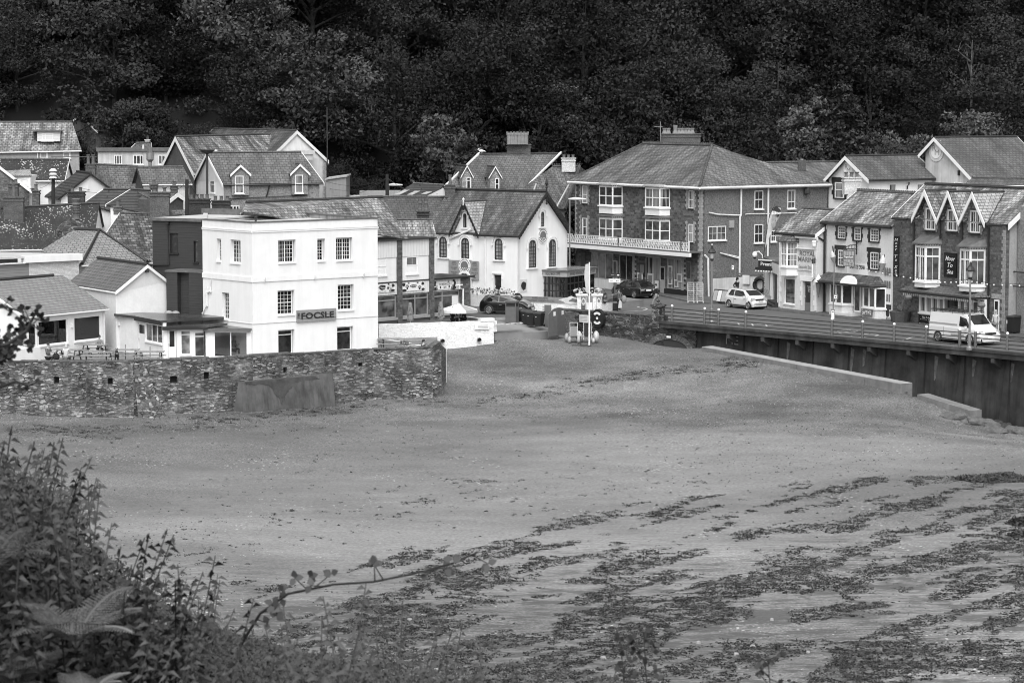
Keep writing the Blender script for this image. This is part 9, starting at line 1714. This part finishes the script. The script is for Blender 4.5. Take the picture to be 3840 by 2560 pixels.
for sd,x,y,D,h,lb in((51,620,330,262,7,'bare pale branched dead tree among the upper left wood'),(52,1130,300,255,5,'thin bare pale stems in the wood above the tall gables'),(53,3640,420,250,8,'leaning bare stemmed tree in the upper right wood'),(54,2360,440,252,4,'small bare branched shrub above the crown chimney pots')):t=tree_proto(sd,h,h*.35,ncl=22,nl=1,label=lb,nm='dead_tree',bare=True);place(t,'',x,y,D)
# beach: weed, pebbles, rocks
def pix(x,y,z):return 1920+FPX*x/y,YH+FPX*(CH-z)/y
rnd=random.Random(5);m=MB();strands=[((80,1620),(400,1605),(700,1572),(860,1570),(1100,1535),(1330,1545)),((1780,1510),(2000,1482),(2250,1425),(2450,1398),(2700,1372),(2840,1358)),((230,1640),(700,1610),(1400,1520),(1650,1505))]
def clump(c,r,n):
 for _ in range(n):
  a=rnd.uniform(0,6.28);q=r*math.sqrt(rnd.random());x=c[0]+q*math.cos(a)*1.2;y=c[1]+q*math.sin(a);h=.012+.05*(1-q/r)*rnd.random();leaf(m,V(x,y,beach_z(x,y)+h),rnd.uniform(.02,.075),rnd,3.5,.4)
for st_,dens in zip(strands,(90,150,60)):
 for _ in range(dens):
  k=rnd.randrange(len(st_)-1);f_=rnd.random();x=st_[k][0]+(st_[k+1][0]-st_[k][0])*f_+rnd.gauss(0,30);y=st_[k][1]+(st_[k+1][1]-st_[k][1])*f_+rnd.gauss(0,9);p=BP('',x,y);clump(p,rnd.uniform(.1,.6),rnd.randint(14,60))
def bound(px):
 pts=[(0,2500),(700,2260),(1400,2110),(2200,1950),(3000,1810),(3900,1760)]
 for(a,b),(c,d)in zip(pts,pts[1:]):
  if px<=c:return b+(d-b)*(px-a)/(c-a)
 return 1760
n_=0
while n_<27000:
 y=rnd.uniform(86,138);x=rnd.uniform(-.16*y,.2*y);z=beach_z(x,y);px_,py_=pix(x,y,z);d=py_-bound(px_)
 if d<-260 or py_>2600:n_+=.2;continue
 nv=noise.fractal(V((x*.58+y*.81)*.2,(y*.58-x*.81)*.62,1.7),.75,2.1,5)+.45*noise.noise(V((x*.58+y*.81)*.035,(y*.58-x*.81)*.13,8));thr=.30 if d<0 else.06-.17*min(d/260,1)+.12*(px_<1300)
 if d<-30 and rnd.random()>.12:n_+=.2;continue
 if nv>thr:q_=min(1,(nv-thr)*4);clump((x,y),rnd.uniform(.07,.16+.2*q_),int(rnd.uniform(5,12)+10*q_))
 n_+=1
for _ in range(900):
 y=rnd.uniform(118,168);x=rnd.uniform(-.19*y,.19*y);px_,py_=pix(x,y,beach_z(x,y))
 if px_>1750 or py_>1600:
  if py_>1530 or px_>2700:clump((x,y),rnd.choice((.04,.06,.1,.1,.3)),rnd.choice((2,3,4,6,16)))
tag(m.build('seaweed','seaweed'),'dark tangled seaweed strewn over the lower beach',kind='stuff')
m=MB()
def stone(x,y,r):
 z=beach_z(x,y);i=len(m.v);a0=rnd.uniform(0,6.28);q=[(math.cos(a0+k*1.2566)*r*rnd.uniform(.6,1.2),math.sin(a0+k*1.2566)*r*rnd.uniform(.6,1.1))for k in range(5)]
 m.v+=[V(x+a,y+b,z-.02)for a,b in q]+[V(x+a*.7,y+b*.7,z+r*rnd.uniform(.4,.8))for a,b in q];m.f+=[tuple(i+5+k for k in range(5))]+[(i+k,i+(k+1)%5,i+5+(k+1)%5,i+5+k)for k in range(5)]
for _ in range(36000):
 y=rnd.uniform(88,184);x=rnd.uniform(-.2*y,.2*y);nv=noise.noise(V(x*.09,y*.06,4))+.4*noise.noise(V(x*.5,y*.4,2));s_=y+.37*abs(x)
 if rnd.random()<max(0,nv*1.1+.02)+(.55 if 160<s_<171 else 0)+(.4 if s_>176 else 0)+(.12 if y<100 else 0):stone(x,y,rnd.choice((.02,.03,.03,.04,.05)))
for _ in range(40):stone(rnd.uniform(-5,18),rnd.uniform(88,104),rnd.uniform(.07,.15))
tag(m.build('pebbles','pebble'),'scattered pebbles and shingle on the sand',kind='stuff')
def rock(label,px_,py_,rx,ry,rz,seed,mat,weed=0):
 p=BP('',px_,py_);t=thing('rock',label,'rock',p);m=MB();N1,N2=26,12
 m.ball(p,1,N1,N2)
 for v in m.v:d=v-p;k=1+.35*noise.fractal(d*1.3+V(seed,0,0),1,2,3);v.x=p.x+d.x*rx*k;v.y=p.y+d.y*ry*k;v.z=p.z-.1+d.z*rz*k
 m.build('stone',mat,t)
 if weed:
  g_=MB();r2=random.Random(seed)
  for _ in range(weed):a,b=r2.uniform(0,6.28),r2.uniform(0,1.45);d=V(math.cos(a)*math.cos(b),math.sin(a)*math.cos(b),math.sin(b));k=1.0+.35*noise.fractal(d*1.3+V(seed,0,0),1,2,3);leaf(g_,V(p.x+d.x*rx*k,p.y+d.y*ry*k,p.z-.08+d.z*rz*k),r2.uniform(.06,.16),r2,.4,.5)
  g_.build('weed_cover','seaweed',t)
plain('rock_grey',.08,.8,.4,3);plain('rock_dark',.02,.7,.5,3)
rock('long weed covered dark rock ledge at the right edge of the lower beach',3745,1800,2.1,.9,.38,3,'rock_dark',2600);rock('second weed covered rock showing at the right edge below the long ledge',3860,1965,1.3,.7,.3,9,'rock_dark',900);rock('low weed covered rock at the right edge, third down',3850,2010,1.0,.6,.25,12,'rock_dark',700)
for k,(x,y,a,b,c_,lb)in enumerate(((3600,1555,1.0,.5,.3,'smooth rock at the end of the lower concrete ledge'),(3690,1575,1.2,.6,.3,'flat grey rock right of the lower ledge end'),(3770,1588,1.3,.6,.35,'dark rock against the foot of the sea wall'),(3740,1610,.9,.5,.35,'rounded grey rock in front of the flat rocks'),(3830,1608,.9,.6,.3,'grey rock cut by the right edge below the sea wall'))):rock(lb,x-20,y+12,a,b,c_+.15,20+k,'rock_grey' if k!=2 else 'rock_dark')
# foreground bank, undergrowth, ferns, bramble
def bank_z(x,y):return 14.25-.10*y-.27*(x+.6)-.9*sstep(13,22,y)*(y-13)*.6
m=MB();NX,NY=40,40
for j in range(NY+1):
 for i in range(NX+1):x=-9+16*i/NX;y=1+30*j/NY;m.v.append(V(x,y,bank_z(x,y)+.08*noise.noise(V(x,y,0))))
for j in range(NY):
 for i in range(NX):a=j*(NX+1)+i;m.f.append((a,a+1,a+NX+2,a+NX+1))
tag(m.build('cliff_slope','soil',smooth=True),'overgrown bank in the foreground',kind='structure')
YT=[(-200,1500),(0,1640),(120,1700),(230,1800),(330,1960),(450,2010),(560,2130),(680,2230),(790,2230),(900,2290),(1050,2330),(1250,2360),(1450,2400),(1700,2440),(1950,2490),(2250,2500),(2500,2560),(4000,2700)]
def ytop(px):
 for(a,b),(c,d)in zip(YT,YT[1:]):
  if px<=c:return b+(d-b)*(px-a)/(c-a)
 return 2700
def fern_mb(seed,nf=8,L=.4):
 rnd=random.Random(seed);m=MB()
 for f_ in range(nf):
  az=6.28*f_/nf+rnd.uniform(-.3,.3);l_=L*rnd.uniform(.75,1.15);d=V(math.cos(az),math.sin(az),0);pos=V(0,0,0);N_=27;step=l_/N_;el=rnd.uniform(1.0,1.35);pts=[pos.copy()];s=V(-d.y,d.x,0)
  for k in range(N_):
   el-=rnd.uniform(.035,.065);t_=d*math.cos(el)+V(0,0,math.sin(el));pos=pos+t_*step;pts.append(pos.copy())
   if k<2:continue
   pl=.12*l_/.4*math.sin(math.pi*((k+1)/(N_+2))**.7)
   for sg in(-1,1):
    pd=(s*sg+t_*.35+V(0,0,-.12)).normalized();nq=max(3,int(pl/.012))
    for q in range(nq):
     c=pos+pd*pl*(q+.5)/nq;w_=.0062*(1-.7*q/nq);hl=pl/nq*.36;i=len(m.v)
     m.v+=[c-pd*hl-t_*w_,c+pd*hl-t_*w_*.8,c+pd*hl+t_*w_*.8,c-pd*hl+t_*w_];m.f.append((i,i+1,i+2,i+3))
  m.tube(pts,[.005]*len(pts),3,False)
 return m
def weed_mb(seed,h=.7,nst=4,ll=.1):
 rnd=random.Random(seed);m=MB()
 for s_ in range(nst):
  b=V(rnd.uniform(-.1,.1),rnd.uniform(-.1,.1),0);tp=b+V(rnd.uniform(-.22,.22),rnd.uniform(-.2,.2),h*rnd.uniform(.75,1));m.tube([b,lerp(b,tp,.5)+V(.02,0,0),tp],[.004,.003,.002],4,False)
  for k in range(38):
   f_=.15+.85*k/38;c=lerp(b,tp,f_);a=k*2.4+rnd.uniform(-.4,.4);d=V(math.cos(a),math.sin(a),rnd.uniform(-.25,.5)).normalized();L=ll*rnd.uniform(.7,1.2)*(1.15-.5*f_);sd=d.cross(V(0,0,1)).normalized()*L*.17;i=len(m.v);dr_=V(0,0,-L*.25)
   m.v+=[c,c+d*L*.35+sd,c+d*L+dr_,c+d*L*.35-sd,c+d*L*.4+V(0,0,.012)];m.f+=[(i,i+1,i+4),(i+1,i+2,i+4),(i+2,i+3,i+4),(i+3,i,i+4)]
 return m
def plant(nm,lab,cat,mb,mat):t=thing(nm,lab,cat,(0,0,0),local=True);mb.build('fronds' if 'fern' in nm else 'foliage',mat,t);return t
FP=[plant('fern','green grey fern fronds in the foreground undergrowth','fern',fern_mb(60+k),'fern_leaf')for k in range(3)];WPp=[plant('leafy_weed','tall leafy weed stems in the foreground undergrowth','weed',weed_mb(70+k,.75,8,.06),'weed_leaf')for k in range(3)]
rnd=random.Random(31);usedp=set()
def put(pr,px_,D,top,h0,group):
 p=P('',px_,top,D);zb=p.z-h0;s=1.0;loc=(p.x,p.y,zb)
 if id(pr)not in usedp:usedp.add(id(pr));pr.location=loc;t=pr;t.rotation_euler=(0,0,rnd.uniform(0,6))
 else:t=dup(pr,loc,rnd.uniform(0,6))
 s=rnd.uniform(.8,1.2)if 'weed' in group else rnd.uniform(.45,.85);t.scale=(s,)*3;t['group']=group
for k in range(96):px_=rnd.uniform(-150,2500)if k%4 else rnd.uniform(-100,1100);D=rnd.uniform(8.5,12);put(FP[k%3],px_,D,ytop(px_)+rnd.uniform(110,640)*(1 if px_<1500 else.35),.36,'ferns of the foreground undergrowth')
for k in range(84):px_=rnd.uniform(-150,700)if k%3 else rnd.uniform(500,2300);D=rnd.uniform(8.5,12.5);put(WPp[k%3],px_,D,ytop(px_)+rnd.uniform(-10,420)*(1 if px_<1200 else.4),.72,'leafy weeds of the foreground undergrowth')
m=MB()
for _ in range(95000):
 px_=rnd.uniform(-250,2700);D=rnd.uniform(9,15);y_=ytop(px_)+100+60*noise.noise(V(px_*.012,D*3,1))+abs(rnd.gauss(0,330));p=P('',px_,y_,D)
 leaf(m,p,rnd.uniform(.005,.016)*D/12,rnd,.5,.4)
tag(m.build('undergrowth','weed_leaf'),'tangled leaves of the foreground undergrowth',kind='stuff')
for k,(x,y,D,lb)in enumerate(((548,2262,10.5,'white flower umbel right of centre in the undergrowth'),(575,2330,10.2,'white flower umbel lowest of three'),(515,2165,10.8,'white flower umbel highest of three'))):
 p=P('',x,y,D);t=thing('umbel_flower',lb,'flower',p);m=MB();r2=random.Random(k)
 for _ in range(26):a=r2.uniform(0,6.28);q=.055*math.sqrt(r2.random());m.ball(p+V(q*math.cos(a),q*math.sin(a),-.25*q+r2.uniform(0,.01)),.006,5,3)
 m.build('petals','flower_pale',t);m=MB();m.tube([p,p+V(.02,0,-.6)],.004,4);m.build('stem','weed_leaf',t)
def spray(nm,lb,cat,pts,r0,r1,leaves,seed,ls,mat='weed_leaf',twig=True):
 P3=[P('',*a)for a in pts];t=thing(nm,lb,cat,P3[0]);r2=random.Random(seed);m=MB();n=len(P3);m.tube(P3,[r0+(r1-r0)*k/(n-1)for k in range(n)],5);m.build('stem','bark' if mat!='leaf_mid' else 'bark',t);lf=MB();tw=MB()
 for k in range(leaves):
  i=r2.randrange(n-1);c=lerp(P3[i],P3[i+1],r2.random());e=c+V(r2.uniform(-1,1),r2.uniform(-.6,.6),r2.uniform(-.6,1))*ls*2.2
  if twig:tw.tube([c,e],[.003,.002],3,False)
  for j in range(3):
   d=V(r2.gauss(0,1),r2.gauss(0,.6),r2.gauss(0,1)).normalized();s=d.cross(V(0,-1,.3)).normalized()*ls*.42;b=e;i0=len(lf.v);pt5=[b,b+d*ls*.35+s,b+d*ls*.8+s*.7,b+d*ls*1.15,b+d*ls*.8-s*.7,b+d*ls*.35-s];lf.v+=pt5;lf.f.append(tuple(range(i0,i0+6)))
 lf.build('leaves',mat,t);
 if twig:tw.build('twigs','bark',t)
spray('bramble','long thorny bramble shoot arching over the sand in the foreground','bramble',[(900,2420,9.6),(975,2300,9.5),(1080,2225,9.4),(1250,2190,9.3),(1400,2180,9.2),(1550,2150,9.1),(1700,2110,9.0),(1790,2070,8.9)],.006,.0025,17,4,.03)
spray('hawthorn_branch','dark leafy branch reaching in at the left edge beside the stone wall','branch',[(-200,1330,9),(-60,1310,9),(30,1290,9),(100,1240,9),(130,1180,9)],.012,.004,34,6,.021,'leaf_dark');spray('hawthorn_branch','dense leafy branch at the left edge over the terrace wall end','branch',[(-200,1400,9.2),(-80,1360,9.2),(0,1330,9.2),(70,1280,9.2)],.014,.005,80,8,.021,'leaf_dark');spray('hawthorn_branch','thin lower branch with few leaves at the left edge','branch',[(-200,1500,9.1),(-60,1470,9.1),(60,1430,9.1),(110,1445,9.1)],.01,.003,12,9,.019,'leaf_dark');spray('hawthorn_branch','upper left branch tip with scattered leaves before the restaurant roof','branch',[(-200,1180,9.3),(-60,1160,9.3),(20,1150,9.3),(90,1170,9.3)],.008,.003,16,10,.019,'leaf_dark')
for k,(x,y0,y1,lb)in enumerate(((2415,2380,2600,'thin upright shoot at the bottom edge right of centre'),(2880,2460,2620,'small leafy shoot at the bottom edge, farthest right'),(330,1800,2100,'tall leafy stem standing above the undergrowth'),(2330,2420,2600,'short shoot left of the thin upright shoot'))):spray('shoot',lb,'shoot',[(x+15,y1,9.5),(x+5,(y0+y1)/2,9.5),(x,y0,9.5)],.003,.0015,12,30+k,.022,'fern_leaf')
